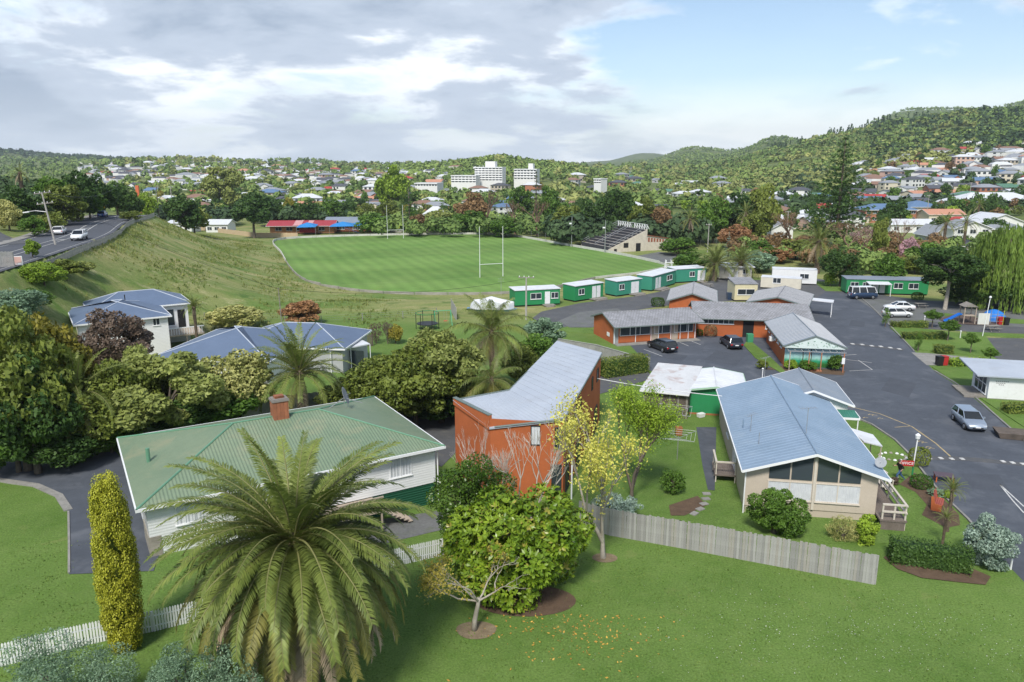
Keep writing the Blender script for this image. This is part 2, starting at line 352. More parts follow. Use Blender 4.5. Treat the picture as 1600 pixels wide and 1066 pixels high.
def strip(name, pts, w0, w1, m, off, parent=None, kind=None, label=None, cat=None, h=0.0):
    """ribbon between offsets w0 and w1 right of a line, draped; h > 0 makes it a raised kerb"""
    a, b = ribbon_pts(pts, w0, w1); mb = MB(); n = len(a)
    za = [hz(p.x, p.y) + off for p in a]; zb = [hz(p.x, p.y) + off for p in b]
    if h: za = zb = [max(x, y) for x, y in zip(za, zb)]
    vs = [(p.x, p.y, z + h) for p, z in zip(a, za)] + [(p.x, p.y, z + h) for p, z in zip(b, zb)]
    fs = [(i, n + i, n + i + 1, i + 1) for i in range(n - 1)]
    if h:
        vs += [(p.x, p.y, z - 0.15) for p, z in zip(a, za)] + [(p.x, p.y, z - 0.15) for p, z in zip(b, zb)]
        fs += [(i, i + 1, 2 * n + i + 1, 2 * n + i) for i in range(n - 1)] + [(n + i, 3 * n + i, 3 * n + i + 1, n + i + 1) for i in range(n - 1)]
        fs += [(0, 2 * n, 3 * n, n), (n - 1, 2 * n - 1, 4 * n - 1, 3 * n - 1)]
    mb.add(vs, fs); o = mb.build(name, m, parent)
    if parent is None: tag(o, label, cat, kind=kind)
    return o
def dense(pts, step=3.0, closed=False):
    """smooth line through points (Catmull-Rom), sampled"""
    pts = [Vector((p[0], p[1])) for p in pts]; n = len(pts); res = []
    rng = range(n if closed else n - 1)
    for i in rng:
        g = lambda k: pts[k % n] if closed else pts[max(0, min(n - 1, k))]
        p0, p1, p2, p3 = g(i - 1), g(i), g(i + 1), g(i + 2); m = max(1, int((p2 - p1).length / step))
        for k in range(m):
            t = k / m; res.append(0.5 * ((2 * p1) + (p2 - p0) * t + (2 * p0 - 5 * p1 + 4 * p2 - p3) * t * t + (3 * p1 - p0 - 3 * p2 + p3) * t ** 3))
    if not closed: res.append(pts[-1])
    return res
ASPH = mat('asphalt', (0.088, 0.099, 0.120), (0.066, 0.075, 0.092), scale=0.25, rough=0.85, spec=0.3, bump=0.25, bscale=60, dirt=(0.150, 0.160, 0.180), dscale=0.35, damt=0.6)
ASPH2 = mat('worn_asphalt', (0.105, 0.108, 0.115), (0.075, 0.078, 0.085), scale=0.4, rough=0.9, bump=0.3, bscale=50, dirt=(0.15, 0.145, 0.13), dscale=0.8, damt=0.6)
GRAV = mat('gravel', (0.16, 0.165, 0.165), (0.115, 0.12, 0.12), scale=0.5, rough=0.95, bump=0.5, bscale=40, dirt=(0.10, 0.13, 0.06), dscale=0.7, damt=0.5, mottle=0.25)
CONC = mat('concrete', (0.30, 0.29, 0.27), (0.22, 0.215, 0.20), scale=0.9, rough=0.9, bump=0.2, dirt=(0.13, 0.125, 0.11), dscale=2.0)
SOIL = mat('soil', (0.13, 0.085, 0.055), (0.085, 0.055, 0.035), scale=1.5, rough=0.95, bump=0.6, bscale=12, mottle=0.3)
MULCH = mat('dry_grass_soil', (0.24, 0.19, 0.12), (0.16, 0.12, 0.075), scale=2.5, rough=0.95, bump=0.5, bscale=15, mottle=0.3)
WPAINT = mat('road_paint', (0.62, 0.62, 0.60), (0.45, 0.45, 0.44), scale=3, rough=0.7, dirt=(0.15, 0.15, 0.15), dscale=5)
YPAINT = mat('yellow_road_paint', (0.50, 0.38, 0.17), (0.33, 0.27, 0.16), scale=3, rough=0.7, dirt=(0.10, 0.10, 0.10), dscale=4, damt=0.8)
TURF = mat('raised_turf', (0.080, 0.150, 0.020), (0.12, 0.18, 0.035), scale=0.7, rough=0.9, spec=0.15, bump=0.6, bscale=9, dirt=(0.17, 0.18, 0.06), dscale=1.0, damt=0.5, mottle=0.3)
# camp drive, court and right-of-way
drive = sheet('driveway', GP((1900, 1230), (1625, 935), (1560, 868), (1512, 812), (1470, 772), (1445, 742), (1424, 714), (1398, 688), (1362, 664), (1322, 647), (1240, 640), (1160, 612), (1010, 578), (1003, 560), (985, 540),
      (1000, 510), (1060, 500), (1150, 520), (1250, 500), (1268, 472), (1290, 456), (1335, 460), (1362, 478), (1392, 510), (1428, 548), (1462, 582), (1510, 612), (1560, 655), (1612, 700), (1680, 760), (1800, 860), (2200, 1200)), ASPH, 0.010)
sheet('lane', GP((560, 690), (600, 655), (650, 636), (705, 622), (790, 612), (935, 588), (1008, 574), (1020, 592), (938, 616), (880, 640), (720, 700), (690, 730), (640, 712)), ASPH2, 0.016)
sheet('side_driveway', GP((-160, 748), (0, 722), (90, 714), (180, 706), (240, 770), (255, 850), (240, 893), (108, 898), (107, 800), (92, 776), (56, 760), (0, 752), (-160, 770)), ASPH, 0.012, step=1.5)
sheet('cabin_lane', GP((832, 497), (846, 487), (905, 474), (1000, 462), (1075, 447), (1120, 436), (1200, 438), (1240, 430), (1345, 446), (1385, 462), (1450, 470), (1640, 478), (1640, 496), (1465, 492), (1400, 500), (1375, 484), (1340, 466), (1290, 458), (1265, 474), (1150, 470), (1055, 476), (985, 486), (960, 492), (880, 512), (850, 508)), ASPH2, 0.006)
sheet('gravel_yard', GP((872, 502), (905, 488), (965, 482), (985, 494), (925, 512), (890, 512)), GRAV, 0.022)
sheet('gravel_parking', GP((1336, 466), (1380, 468), (1468, 476), (1640, 494), (1640, 512), (1520, 512), (1440, 500), (1388, 506), (1362, 482)), GRAV, 0.014)
sheet('far_lane', GP((1412, 500), (1520, 508), (1660, 514), (1660, 524), (1520, 519), (1415, 512)), ASPH2, 0.024)
sheet('parking_pad', GP((1526, 528), (1660, 530), (1700, 580), (1600, 572), (1560, 562), (1530, 545)), ASPH2, 0.018)
sheet('side_path', GP((1424, 551), (1448, 552), (1545, 561), (1640, 570), (1640, 579), (1545, 572), (1448, 571)), CONC, 0.020)
for pl in (((1390, 512), (1420, 512), (1540, 526), (1560, 552), (1548, 558), (1450, 549), (1428, 546)), ((1456, 574), (1540, 575), (1640, 583), (1640, 690), (1600, 668), (1530, 622), (1500, 604)),
           ((1475, 490), (1540, 497), (1640, 502), (1640, 508), (1540, 504), (1478, 500)), ((1510, 519), (1660, 526), (1660, 531), (1512, 524))):
    sheet('lawn', GP(*pl), GROUNDM, 0.075, curb=0.09)
sheet('lawn', GP((1120, 648), (1322, 648), (1360, 665), (1397, 690), (1422, 715), (1442, 743), (1462, 772), (1506, 812), (1530, 850), (1300, 850), (1115, 830)), GROUNDM, 0.045, curb=0.06)
sheet('lawn', GP((1168, 532), (1176, 536), (1205, 560), (1228, 582), (1218, 582), (1180, 560), (1162, 540)), GROUNDM, 0.07, curb=0.08)
sheet('lawn', GP((855, 508), (880, 512), (925, 514), (928, 522), (890, 520)), GROUNDM, 0.05, curb=0.06)
sheet('lawn', GP((1270, 440), (1335, 442), (1340, 456), (1290, 455)), GROUNDM, 0.05, curb=0.06)
def kerb(name, uv, step=2.0, w=0.14, h=0.11, m=None, off=0.0): return strip(name, dense(GP(*uv), step), -w / 2, w / 2, m or CONC, off, kind='structure', h=h)
kerb('kerb', ((1340, 462), (1362, 480), (1392, 511), (1428, 549)), off=0.01); kerb('kerb', ((1460, 580), (1510, 611), (1560, 654), (1610, 698)), off=0.01)
kerb('kerb', ((1322, 647), (1362, 664), (1398, 688), (1424, 714), (1445, 742), (1470, 772), (1512, 812), (1560, 868)), off=0.01)
kerb('kerb', ((-60, 750), (0, 751), (56, 759), (92, 775), (107, 798)), w=0.5, h=0.05, off=0.02); kerb('kerb', ((107, 800), (108, 850), (108, 896)), w=0.12, h=0.06, off=0.02)
kerb('kerb', ((935, 588), (1008, 574)), w=0.3, h=0.12, off=0.02)
def markline(uv, w, m, step=3.0, off=0.017): return strip('road_marking', dense(GP(*uv), step), -w / 2, w / 2, m, off, parent=drive)
markline(((1321, 634), (1375, 647), (1425, 667), (1462, 693), (1489, 717)), 0.12, YPAINT); markline(((1398, 668), (1424, 666)), 0.09, YPAINT)
for a, b in (((820, 412 + 0), (0, 0)),): pass
for uv in (((1327, 580), (1363, 578), (1341, 563)), ((1322, 562), (1362, 567)), ((1300, 557), (1338, 554)), ((1006, 546), (1035, 557)), ((1062, 535), (1076, 541)), ((1080, 533), (1095, 539)), ((1562, 757), (1582, 782), (1600, 802)), ((1562, 757), (1600, 792))):
    markline(uv, 0.10, WPAINT)
for u, v in ((1332, 538), (1347, 539), (1362, 541), (1376, 542), (1391, 544), (1405, 546)):        # raised speed hump with painted blocks
    c = G(u, v); MB().box((c.x, c.y, 0.055), (0.42, 0.55, 0.04)).build('hump_block', WPAINT, drive)
strip('speed_hump', dense(GP((1326, 537), (1412, 547)), 1.0), -0.45, 0.45, ASPH2, 0.012, parent=drive, h=0.02)
strip('speed_hump', dense(GP((1440, 716), (1500, 717), (1560, 722), (1620, 728)), 1.0), -0.4, 0.4, ASPH2, 0.012, parent=drive, h=0.02)
for u, v in ((1452, 717), (1470, 717), (1487, 718), (1503, 718), (1567, 722), (1582, 724), (1598, 726)):
    c = G(u, v); MB().box((c.x, c.y, 0.055), (0.30, 0.36, 0.04)).build('hump_block', WPAINT, drive)
for u, v in ((1360, 648), (1366, 649), (1352, 653), (1375, 654), (1438, 690), (1444, 692), (1450, 699), (1455, 701)):   # worn yellow stencil, no longer readable
    c = G(u, v); strip('worn_marking', [(c.x - 0.25, c.y - 0.1), (c.x, c.y + 0.12), (c.x + 0.25, c.y - 0.05)], -0.05, 0.05, YPAINT, 0.017, parent=drive)
# main road on its bank, left
road_m = mat('road_asphalt', (0.085, 0.092, 0.108), (0.066, 0.071, 0.084), scale=0.1, rough=0.85, dirt=(0.12, 0.125, 0.14), dscale=0.2)
rl = dense(ROAD, 3.0)
road = strip('road', rl, -6.0, 6.0, road_m, 0.05, kind='structure')
for a, b in ((-0.95, -0.8), (0.8, 0.95), (-5.2, -5.1), (5.1, 5.2)): strip('road_marking', rl, a, b, WPAINT, 0.065, parent=road)
_acc = 0
for i in range(6, len(rl) - 12, 4):
    d = (rl[i + 1] - rl[i]).normalized(); c = rl[i]; n = Vector((d.y, -d.x)); q = [c - n * 0.8 - d * 0.7, c + n * 0.8 + d * 0.1, c + n * 0.8 + d * 0.9, c - n * 0.8 + d * 0.1]
    MB().quad(*[(p.x, p.y, hz(p.x, p.y) + 0.068) for p in q]).build('median_bar', WPAINT, road)
strip('verge', rl, -8.0, -6.0, CONC, 0.03, kind='structure', h=0.10)
# playing field: mown strips, its edge wall is built with the fences
FD = Vector((-0.361, 0.933)); FN = Vector((0.933, 0.361)); FG = Vector((-4.7, 171.9))
def field_mat():
    m, nt, N, L, out, b = _nt('mown_field'); p = _pos(N)
    mp = N.new('ShaderNodeMapping'); mp.inputs['Rotation'].default_value = (0, 0, math.atan2(FD.y, FD.x) * -1); L.new(p, mp.inputs[0]); sep = N.new('ShaderNodeSeparateXYZ'); L.new(mp.outputs[0], sep.inputs[0])
    w = _math(N, L, 'SINE', _math(N, L, 'MULTIPLY', _math(N, L, 'ADD', sep.outputs[1], _math(N, L, 'MULTIPLY', _noise(N, L, p, 0.05, 2), 3.0)), 2 * PI / 3.6))
    w2 = _math(N, L, 'SINE', _math(N, L, 'MULTIPLY', sep.outputs[0], 2 * PI / 46))
    c = _mix(N, L, _range(N, L, _noise(N, L, p, 0.06, 6, 0.6), 0.35, 0.65), (0.110, 0.210, 0.045), (0.160, 0.260, 0.068))
    c = _mix(N, L, 1.0, c, _range(N, L, w, -1, 1, 0.92, 1.08), 'MULTIPLY'); c = _mix(N, L, 1.0, c, _range(N, L, w2, -0.3, 0.3, 0.93, 1.06), 'MULTIPLY')
    c = _mix(N, L, _math(N, L, 'MULTIPLY', _range(N, L, _noise(N, L, p, 0.09, 7, 0.7, 0.8), 0.58, 0.75), 0.4), c, (0.21, 0.26, 0.06))
    c = _mix(N, L, 1.0, c, _range(N, L, _noise(N, L, p, 3.0, 5, 0.7), 0.25, 0.75, 0.8, 1.2), 'MULTIPLY')
    L.new(c, b.inputs['Base Color']); b.inputs['Roughness'].default_value = 0.9; b.inputs['Specular IOR Level'].default_value = 0.15; return m
FIELD_EDGE = [P(u, v, -2.5) for u, v in ((432, 376), (520, 370), (640, 367), (755, 366), (800, 369), (880, 383), (960, 397), (1030, 412), (1046, 417), (1000, 428), (930, 436), (880, 448), (800, 459), (700, 461), (600, 459), (530, 452), (478, 443), (455, 425), (440, 398))]
sheet('playing_field', dense(FIELD_EDGE, 8, True), field_mat(), 0.02, step=12)
for t in (0.0, 99.4, 49.7):
    a = FG + FD * t
    strip('field_line', [a - FN * 34, a, a + FN * 34] if t else [a - FN * 34, a, a + FN * 22], -0.06, 0.06, mat('faded_lime', (0.30, 0.38, 0.16), rough=0.9), 0.05, parent=bpy.data.objects['playing_field'])

def paddock_grass():
    rg = np.random.default_rng(77); n = 15000; Y = rg.uniform(96, 255, n); x0 = np.interp(Y, ROAD[:, 1], ROAD[:, 0]); X = x0 + 7.5 + rg.uniform(0, 1, n) ** 1.3 * 52
    E_ = np.array([(p.x, p.y) for p in dense(FIELD_EDGE, 8, True)]); j = len(E_) - 1; inside = np.zeros(n, bool)
    for i in range(len(E_)):
        (xi, yi), (xj, yj) = E_[i], E_[j]; inside ^= ((yi > Y) != (yj > Y)) & (X < (xj - xi) * (Y - yi) / (yj - yi + 1e-9) + xi); j = i
    clump = np.sin(X / 5.1 + 1) * np.sin(Y / 6.3) + np.sin(X / 2.3 + Y / 9.7) * .6 + rg.normal(0, .5, n); k = ~inside & (clump > .1) & (X < -18 + 8 * np.sin(Y / 17)); X, Y = X[k], Y[k]; n = len(X); Z = hgt(X, Y); m = 4
    s = rg.uniform(.18, .42, n) * (1 + .5 * (rg.uniform(size=n) > .93)); p = np.stack([np.repeat(X, m), np.repeat(Y, m), np.repeat(Z, m)], -1) + rg.normal(0, .22, (n * m, 3)) * np.array([1, 1, 0]); S_ = np.repeat(s, m) * rg.uniform(.6, 1.3, n * m); p[:, 2] = hgt(p[:, 0], p[:, 1]) + S_ * .42
    nr = unit(np.stack([rg.normal(size=n * m), rg.normal(size=n * m), np.full(n * m, .25)], -1)); V, F = leaf_quads(p, nr, S_, rg, .5, np.broadcast_to([0, 0, 4.], (n * m, 3)))
    tag(link('paddock_grass', npmesh('paddock_grass', V, F, leafmat('rank_grass', (0.07, 0.115, 0.02), (0.19, 0.19, 0.065), scale=.08, rnd=0), np.clip(np.repeat(rg.normal(.45, .3, n), m), 0, 1))), 'rank tussocky grass on the paddock slope', 'grass', kind='stuff')

PATCH = mat('asphalt_patch', (0.076, 0.085, 0.102), (0.062, 0.070, 0.086), scale=.6, rough=.9, bump=.3, bscale=50)
for uv in (((1390, 590), (1432, 600), (1420, 622), (1376, 610)), ((1120, 548), (1165, 556), (1150, 572), (1100, 562)), ((1500, 740), (1560, 742), (1580, 770), (1520, 764)), ((1330, 500), (1352, 503), (1350, 512), (1326, 509)), ((1045, 552), (1075, 556), (1066, 564), (1036, 560))):
    sheet('asphalt_patch', [(p.x, p.y) for p in GP(*uv)], PATCH, 0.016, parent=drive, kind='structure')
def lawn_tufts():
    rg = np.random.default_rng(70); n = 42000; X = rg.uniform(-30, 30, n); Y = rg.uniform(27, 50, n); k = (np.sin(X * 1.3 + 2) * np.sin(Y * 1.1) + rg.normal(0, .7, n)) > .1; lim = np.where(X < 6, 40.5, 43.2 - (X - 6) * .41); k &= (Y < lim) & ((X > -14) | (Y < 45)); k &= ~((X < -18) & (Y > 36) & (X > -24)); X, Y = X[k], Y[k]; n = len(X); S_ = rg.uniform(.05, .13, n); p = np.stack([X, Y, hgt(X, Y) + S_ * .3], -1)
    V, F = leaf_quads(p, unit(np.stack([rg.normal(size=n), rg.normal(size=n), np.full(n, .7)], -1)), S_, rg, .55, np.broadcast_to([0, 0, 2.], (n, 3))); tag(link('lawn_tufts', npmesh('lawn_tufts', V, F, leafmat('lawn_tuft', (0.045, 0.090, 0.012), (0.13, 0.175, 0.04), scale=.5, rnd=0), np.clip(rg.normal(.45, .25, n), 0, 1))), 'uneven tufts and weeds in the front lawn', 'grass', kind='stuff')
    m = 700; X = rg.normal(17, 6, m); Y = 33 + rg.normal(0, 2.2, m); k = Y < 42.5 - (X - 6) * .41; X, Y = X[k], Y[k]; p = np.stack([X, Y, hgt(X, Y) + .07], -1); V, F = leaf_quads(p, unit(np.array([0, 0, 1.]) + rg.normal(0, .3, (len(X), 3))), rg.uniform(.025, .05, len(X)), rg, .9); tag(link('daisies', npmesh('daisies', V, F, mat('daisy_white', (0.75, 0.75, 0.70), rough=.8))), 'tiny white daisies dotted over the right of the front lawn', 'daisies', kind='stuff')
# ---------------------------------------------------------------- vegetation builders
BARK = mat('bark', (0.16, 0.13, 0.10), (0.09, 0.075, 0.06), scale=3, rough=0.95, bump=0.5, bscale=20)
PALEBARK = mat('pale_bark', (0.44, 0.40, 0.34), (0.26, 0.23, 0.19), scale=3, rough=0.9, bump=0.4, bscale=20)
LEAF = dict(
    green=leafmat('leaf_green', (0.022, 0.055, 0.008), (0.095, 0.17, 0.022)), dark=leafmat('leaf_dark', (0.014, 0.036, 0.009), (0.062, 0.112, 0.022)),
    olive=leafmat('leaf_olive', (0.038, 0.060, 0.010), (0.165, 0.195, 0.036)), gold=leafmat('leaf_gold', (0.05, 0.055, 0.006), (0.27, 0.23, 0.035)),
    grey=leafmat('leaf_grey', (0.052, 0.092, 0.052), (0.205, 0.295, 0.19), rough=0.5), blue=leafmat('leaf_blue', (0.065, 0.10, 0.075), (0.30, 0.38, 0.31), rough=0.5),
    lime=leafmat('leaf_lime', (0.06, 0.11, 0.008), (0.24, 0.33, 0.035)), purple=leafmat('leaf_purple', (0.040, 0.031, 0.024), (0.125, 0.090, 0.066)),
    brown=leafmat('leaf_brown', (0.07, 0.045, 0.02), (0.24, 0.15, 0.07)), cream=leafmat('leaf_cream', (0.10, 0.12, 0.025), (0.42, 0.40, 0.16)),
    pale=leafmat('leaf_pale', (0.065, 0.085, 0.018), (0.26, 0.29, 0.085)), pink=leafmat('leaf_pink', (0.22, 0.12, 0.13), (0.50, 0.34, 0.37)),
    rust=leafmat('leaf_rust', (0.12, 0.055, 0.025), (0.30, 0.17, 0.08)), gloss=leafmat('leaf_gloss', (0.020, 0.050, 0.006), (0.080, 0.135, 0.018), rough=0.3, trans=0.15),
    magnolia=leafmat('leaf_magnolia', (0.045, 0.092, 0.007), (0.235, 0.315, 0.026), rough=0.32, trans=0.22, tip=(0.33, 0.30, 0.06)), goldcone=leafmat('leaf_goldcone', (0.13, 0.14, 0.010), (0.38, 0.38, 0.04), scale=1.4, trans=0.15),
    yellow=leafmat('leaf_yellow', (0.22, 0.21, 0.03), (0.50, 0.48, 0.11)), frond=leafmat('palm_frond', (0.036, 0.058, 0.012), (0.165, 0.195, 0.045), scale=0.9, rough=0.45, trans=0.15),
    frondold=leafmat('palm_frond_old', (0.050, 0.060, 0.014), (0.19, 0.175, 0.045), scale=0.9, rough=0.5), dead=leafmat('palm_frond_dead', (0.11, 0.085, 0.055), (0.30, 0.24, 0.17), rough=0.8, trans=0.05),
    willow=leafmat('leaf_willow', (0.045, 0.085, 0.014), (0.155, 0.225, 0.04)), autumn=leafmat('leaf_autumn', (0.12, 0.11, 0.02), (0.30, 0.25, 0.05)), far=leafmat('leaf_far', (0.042, 0.078, 0.020), (0.165, 0.22, 0.055), scale=0.02, rough=0.8, trans=0.1),
    farb=leafmat('leaf_far_pale', (0.06, 0.085, 0.025), (0.24, 0.25, 0.08), scale=0.02, rough=0.8, trans=0.1), fard=leafmat('leaf_far_dark', (0.012, 0.028, 0.012), (0.05, 0.08, 0.03), scale=0.02, rough=0.8, trans=0.05))
def unit(a): return a / np.maximum(np.linalg.norm(a, axis=-1, keepdims=True), 1e-9)
def leaf_quads(pos, nrm, size, rng, aspect=0.55, axis=None, fold=0.12):
    """one small bent rhombus per position"""
    n = len(pos); rnd = unit(rng.normal(size=(n, 3))) if axis is None else unit(axis + rng.normal(size=(n, 3)) * 0.35)
    t = unit(rnd - nrm * np.sum(rnd * nrm, -1, keepdims=True)); b = np.cross(nrm, t); s = size[:, None]
    V = np.stack([pos - t * s * 0.5, pos + b * s * aspect * 0.5 - nrm * s * fold, pos + t * s * 0.5, pos - b * s * aspect * 0.5 - nrm * s * fold], 1).reshape(-1, 3)
    return V, np.arange(4 * n).reshape(n, 4)
def lumps_in(rng, n, rad, fill=0.72, rmin=0.30, rmax=0.46, flat=0.0):
    d = unit(rng.normal(size=(n, 3))); d[:, 2] = np.where(d[:, 2] < -0.9 + flat, -d[:, 2] * 0.6, d[:, 2])
    k = rng.uniform(0.25, 1, (n, 1)) ** 0.5 * fill; return d * k * rad, rng.uniform(rmin, rmax, n) * (np.prod(rad) ** (1 / 3))
def crown(name, rad, n, leaf, m, seed=0, nl=26, aspect=0.6, rosette=0, fill=0.72, rmin=0.28, rmax=0.44, up=0.25, axis=None, flat=0.0, jitter=0.7, squash=None):
    """foliage through a lumpy volume: leaves sit on the outsides of many overlapping clumps"""
    rng = np.random.default_rng(seed); rad = np.array(rad, float); C, r = lumps_in(rng, nl, rad, fill, rmin, rmax, flat)
    sq = np.array(squash if squash else (1, 1, 0.85)); k = rng.choice(nl, n * 2, p=r ** 2 / np.sum(r ** 2)); d = unit(rng.normal(size=(n * 2, 3)))
    p = C[k] + d * (r[k] * rng.uniform(0.72, 1.06, n * 2))[:, None] * sq
    q = np.min(np.linalg.norm((p[:, None, :] - C[None]) / sq, axis=-1) / r[None], 1); keep = q > 0.66
    p, d = p[keep][:n], d[keep][:n]; m_ = len(p); lv = np.clip(rng.normal(0.45, 0.24, m_), 0, 1)
    if rosette:
        nr = unit(d + np.array([0, 0, up])); P_, N_, A_, S_, LV = [], [], [], [], []
        for i in range(rosette):
            tang = unit(np.cross(nr, unit(rng.normal(size=(m_, 3))))); ax = unit(tang + nr * 0.55)
            s = leaf * rng.uniform(0.75, 1.2, m_); P_.append(p + ax * s[:, None] * 0.5); A_.append(ax); N_.append(unit(nr - tang * 0.5)); S_.append(s); LV.append(np.clip(lv + rng.normal(0, 0.12, m_), 0, 1))
        V, F = leaf_quads(np.vstack(P_), np.vstack(N_), np.concatenate(S_), rng, aspect, np.vstack(A_) * 4); lv = np.concatenate(LV)
    else:
        nr = unit(d + rng.normal(size=(m_, 3)) * jitter + np.array([0, 0, up])); V, F = leaf_quads(p, nr, leaf * rng.uniform(0.6, 1.45, m_), rng, aspect, None if axis is None else np.broadcast_to(np.array(axis, float) * 3, (m_, 3)))
    return npmesh(name, V, F, m, lv), C
def boxcrown(name, d, n, leaf, m, seed=0, aspect=0.6, rough=0.06, round_=0.0):
    """clipped hedge: leaves in a shell round a box of size d, base at z = 0"""
    rng = np.random.default_rng(seed); d = np.array(d, float); ar = np.array([d[1] * d[2], d[1] * d[2], d[0] * d[2], d[0] * d[2], d[0] * d[1]])
    f = rng.choice(5, n, p=ar / ar.sum()); p = rng.uniform(-0.5, 0.5, (n, 3)); nr = np.zeros((n, 3))
    for i, (ax, s) in enumerate(((0, -1), (0, 1), (1, -1), (1, 1), (2, 1))): p[f == i, ax] = 0.5 * s; nr[f == i, ax] = s
    p = p * d; p[:, 2] += d[2] / 2; bump = np.sin(p[:, 0] * 2.1 + p[:, 2] * 3) * np.sin(p[:, 1] * 2.3 + 1) * rough
    p += nr * (rng.normal(-rough * 0.6, rough, n) + bump)[:, None]
    if round_:
        c = np.array([0, 0, d[2] / 2]); q = (p - c) / (d / 2); l = np.linalg.norm(q, axis=1, keepdims=True); p = c + (q * (1 - round_) + q / l * round_) * d / 2
    V, F = leaf_quads(p, unit(nr + rng.normal(size=(n, 3)) * 0.6), leaf * rng.uniform(0.6, 1.4, n), rng, aspect)
    # dense twiggy inside
    return npmesh(name, V, F, m, np.clip(rng.normal(0.45, 0.25, n), 0, 1))
def trunk_mesh(name, h, r, tips, m, seed=0, lean=(0, 0), n=7):
    rng = random.Random(seed); mb = MB(); top = Vector((lean[0], lean[1], h)); mid = top * 0.5 + Vector((rng.uniform(-.1, .1) * h * 0.3, rng.uniform(-.1, .1) * h * 0.3, 0))
    mb.tube([(0, 0, -0.15), (0, 0, 0.02 * h), mid, top], [r * 1.5, r * 1.15, r * 0.85, r * 0.6], n)
    for t in tips:
        t = Vector(t); a = mid.lerp(top, rng.uniform(0.2, 1.0)); c = a.lerp(t, 0.5) + Vector((0, 0, (t - a).length * 0.10)); mb.tube([a, c, t], [r * 0.5, r * 0.3, r * 0.1], 5, False)
    return mb.mesh(name, m, True)
def bare_mesh(name, h, spread, r, m, seed=0, depth=5, first=0.28, splits=(2, 3), upb=0.35, trunkf=1.0):
    rng = random.Random(seed); mb = MB()
    def go(p, d, L, r_, k):
        e = p + d * L + Vector((rng.uniform(-.08, .08), rng.uniform(-.08, .08), 0)) * L; mb.tube([p, p.lerp(e, 0.5) + Vector((rng.uniform(-.06, .06), rng.uniform(-.06, .06), rng.uniform(-.03, .06))) * L, e], [r_, r_ * 0.82, r_ * 0.66], 5 if k > 2 else 3, False)
        tips.append(e)
        if k == 0: return
        if k == depth: L = h * first
        for _ in range(rng.randint(*splits) + (1 if k == depth else 0)):
            nd = (d + Vector((rng.uniform(-1, 1) * spread, rng.uniform(-1, 1) * spread, rng.uniform(-0.3, 0.7) * upb))).normalized(); go(e, nd, L * rng.uniform(0.62, 0.86), max(r_ * 0.62, 0.008), k - 1)
    tips = []; go(Vector((0, 0, -0.1)), Vector((rng.uniform(-.05, .05), rng.uniform(-.05, .05), 1)).normalized(), h * first * trunkf, r, depth)
    return mb.mesh(name, m, True), tips
def frond_mesh(name, L, a0, bend, m, lw=0.55, nl=46, seed=0, droop=0.25, vee=0.35, width=0.055, stem=None, twist=0.0):
    """feather frond: curved midrib from the origin along +x, leaflets both sides"""
    rng = np.random.default_rng(seed); K = 15; s = np.linspace(0, 1, K); ang = a0 - bend * s ** 1.35; ds = L / (K - 1)
    X = np.concatenate([[0], np.cumsum(np.cos(ang[:-1]) * ds)]); Z = np.concatenate([[0], np.cumsum(np.sin(ang[:-1]) * ds)]); Y = twist * s ** 2 * L
    mb = MB(); mb.mi = 1; mb.tube(list(zip(X, Y, Z)), list(np.linspace(0.06, 0.008, K) * (L / 4.5)), 4, False); V = [np.array(mb.v)]; F = [np.array(mb.f)]; MI = [np.ones(len(mb.f))]; LV = [np.full(len(mb.f), 0.7)]
    base = len(mb.v)
    for side in (-1, 1):
        t = np.linspace(0.10, 0.995, nl) + rng.normal(0, 0.004, nl); t = np.clip(t, 0.08, 1); px = np.interp(t, s, X); py = np.interp(t, s, Y); pz = np.interp(t, s, Z); an = np.interp(t, s, ang)
        tan = np.stack([np.cos(an), np.zeros(nl), np.sin(an)], -1); nor = np.stack([-np.sin(an), np.zeros(nl), np.cos(an)], -1); sd = np.array([0, side, 0.])
        ll = lw * (L / 4.5) * (0.35 + 0.65 * np.sin(np.clip(t * 1.12, 0, 1) * PI * 0.86 + 0.25)) * rng.uniform(0.85, 1.1, nl); fw = 0.45 + 0.5 * t
        d = unit(sd + tan * fw[:, None] + nor * (vee + rng.normal(0, 0.12, nl))[:, None]); p0 = np.stack([px, py, pz], -1); mid = p0 + d * (ll * 0.55)[:, None]
        tip = p0 + d * ll[:, None] + np.array([0, 0, -1.]) * (ll * droop)[:, None]; w = width * (L / 4.5); wv = unit(tan * 1.0 + nor * 0.25) * w / 2
        v = np.stack([p0 - wv * 0.5, p0 + wv * 0.5, mid + wv, mid - wv, tip + wv * 0.15, tip - wv * 0.15], 1).reshape(-1, 3); b = base + 6 * np.arange(nl)
        V.append(v); F.append(np.stack([np.stack([b, b + 1, b + 2, b + 3], -1), np.stack([b + 3, b + 2, b + 4, b + 5], -1)], 1).reshape(-1, 4)); base += 6 * nl
        l_ = np.repeat(np.clip(rng.normal(0.45, 0.16, nl), 0, 1), 2); LV.append(l_); MI.append(np.zeros(2 * nl))
    return npmesh(name, np.vstack(V), np.vstack(F), [m, stem or m], np.concatenate(LV), mi=np.concatenate(MI))
RACHIS = mat('palm_midrib', (0.20, 0.20, 0.075), rough=0.6); PTRUNK = mat('palm_trunk', (0.15, 0.115, 0.08), (0.075, 0.055, 0.04), scale=4, rough=0.95, bump=0.9, bscale=6)
_FR = {}
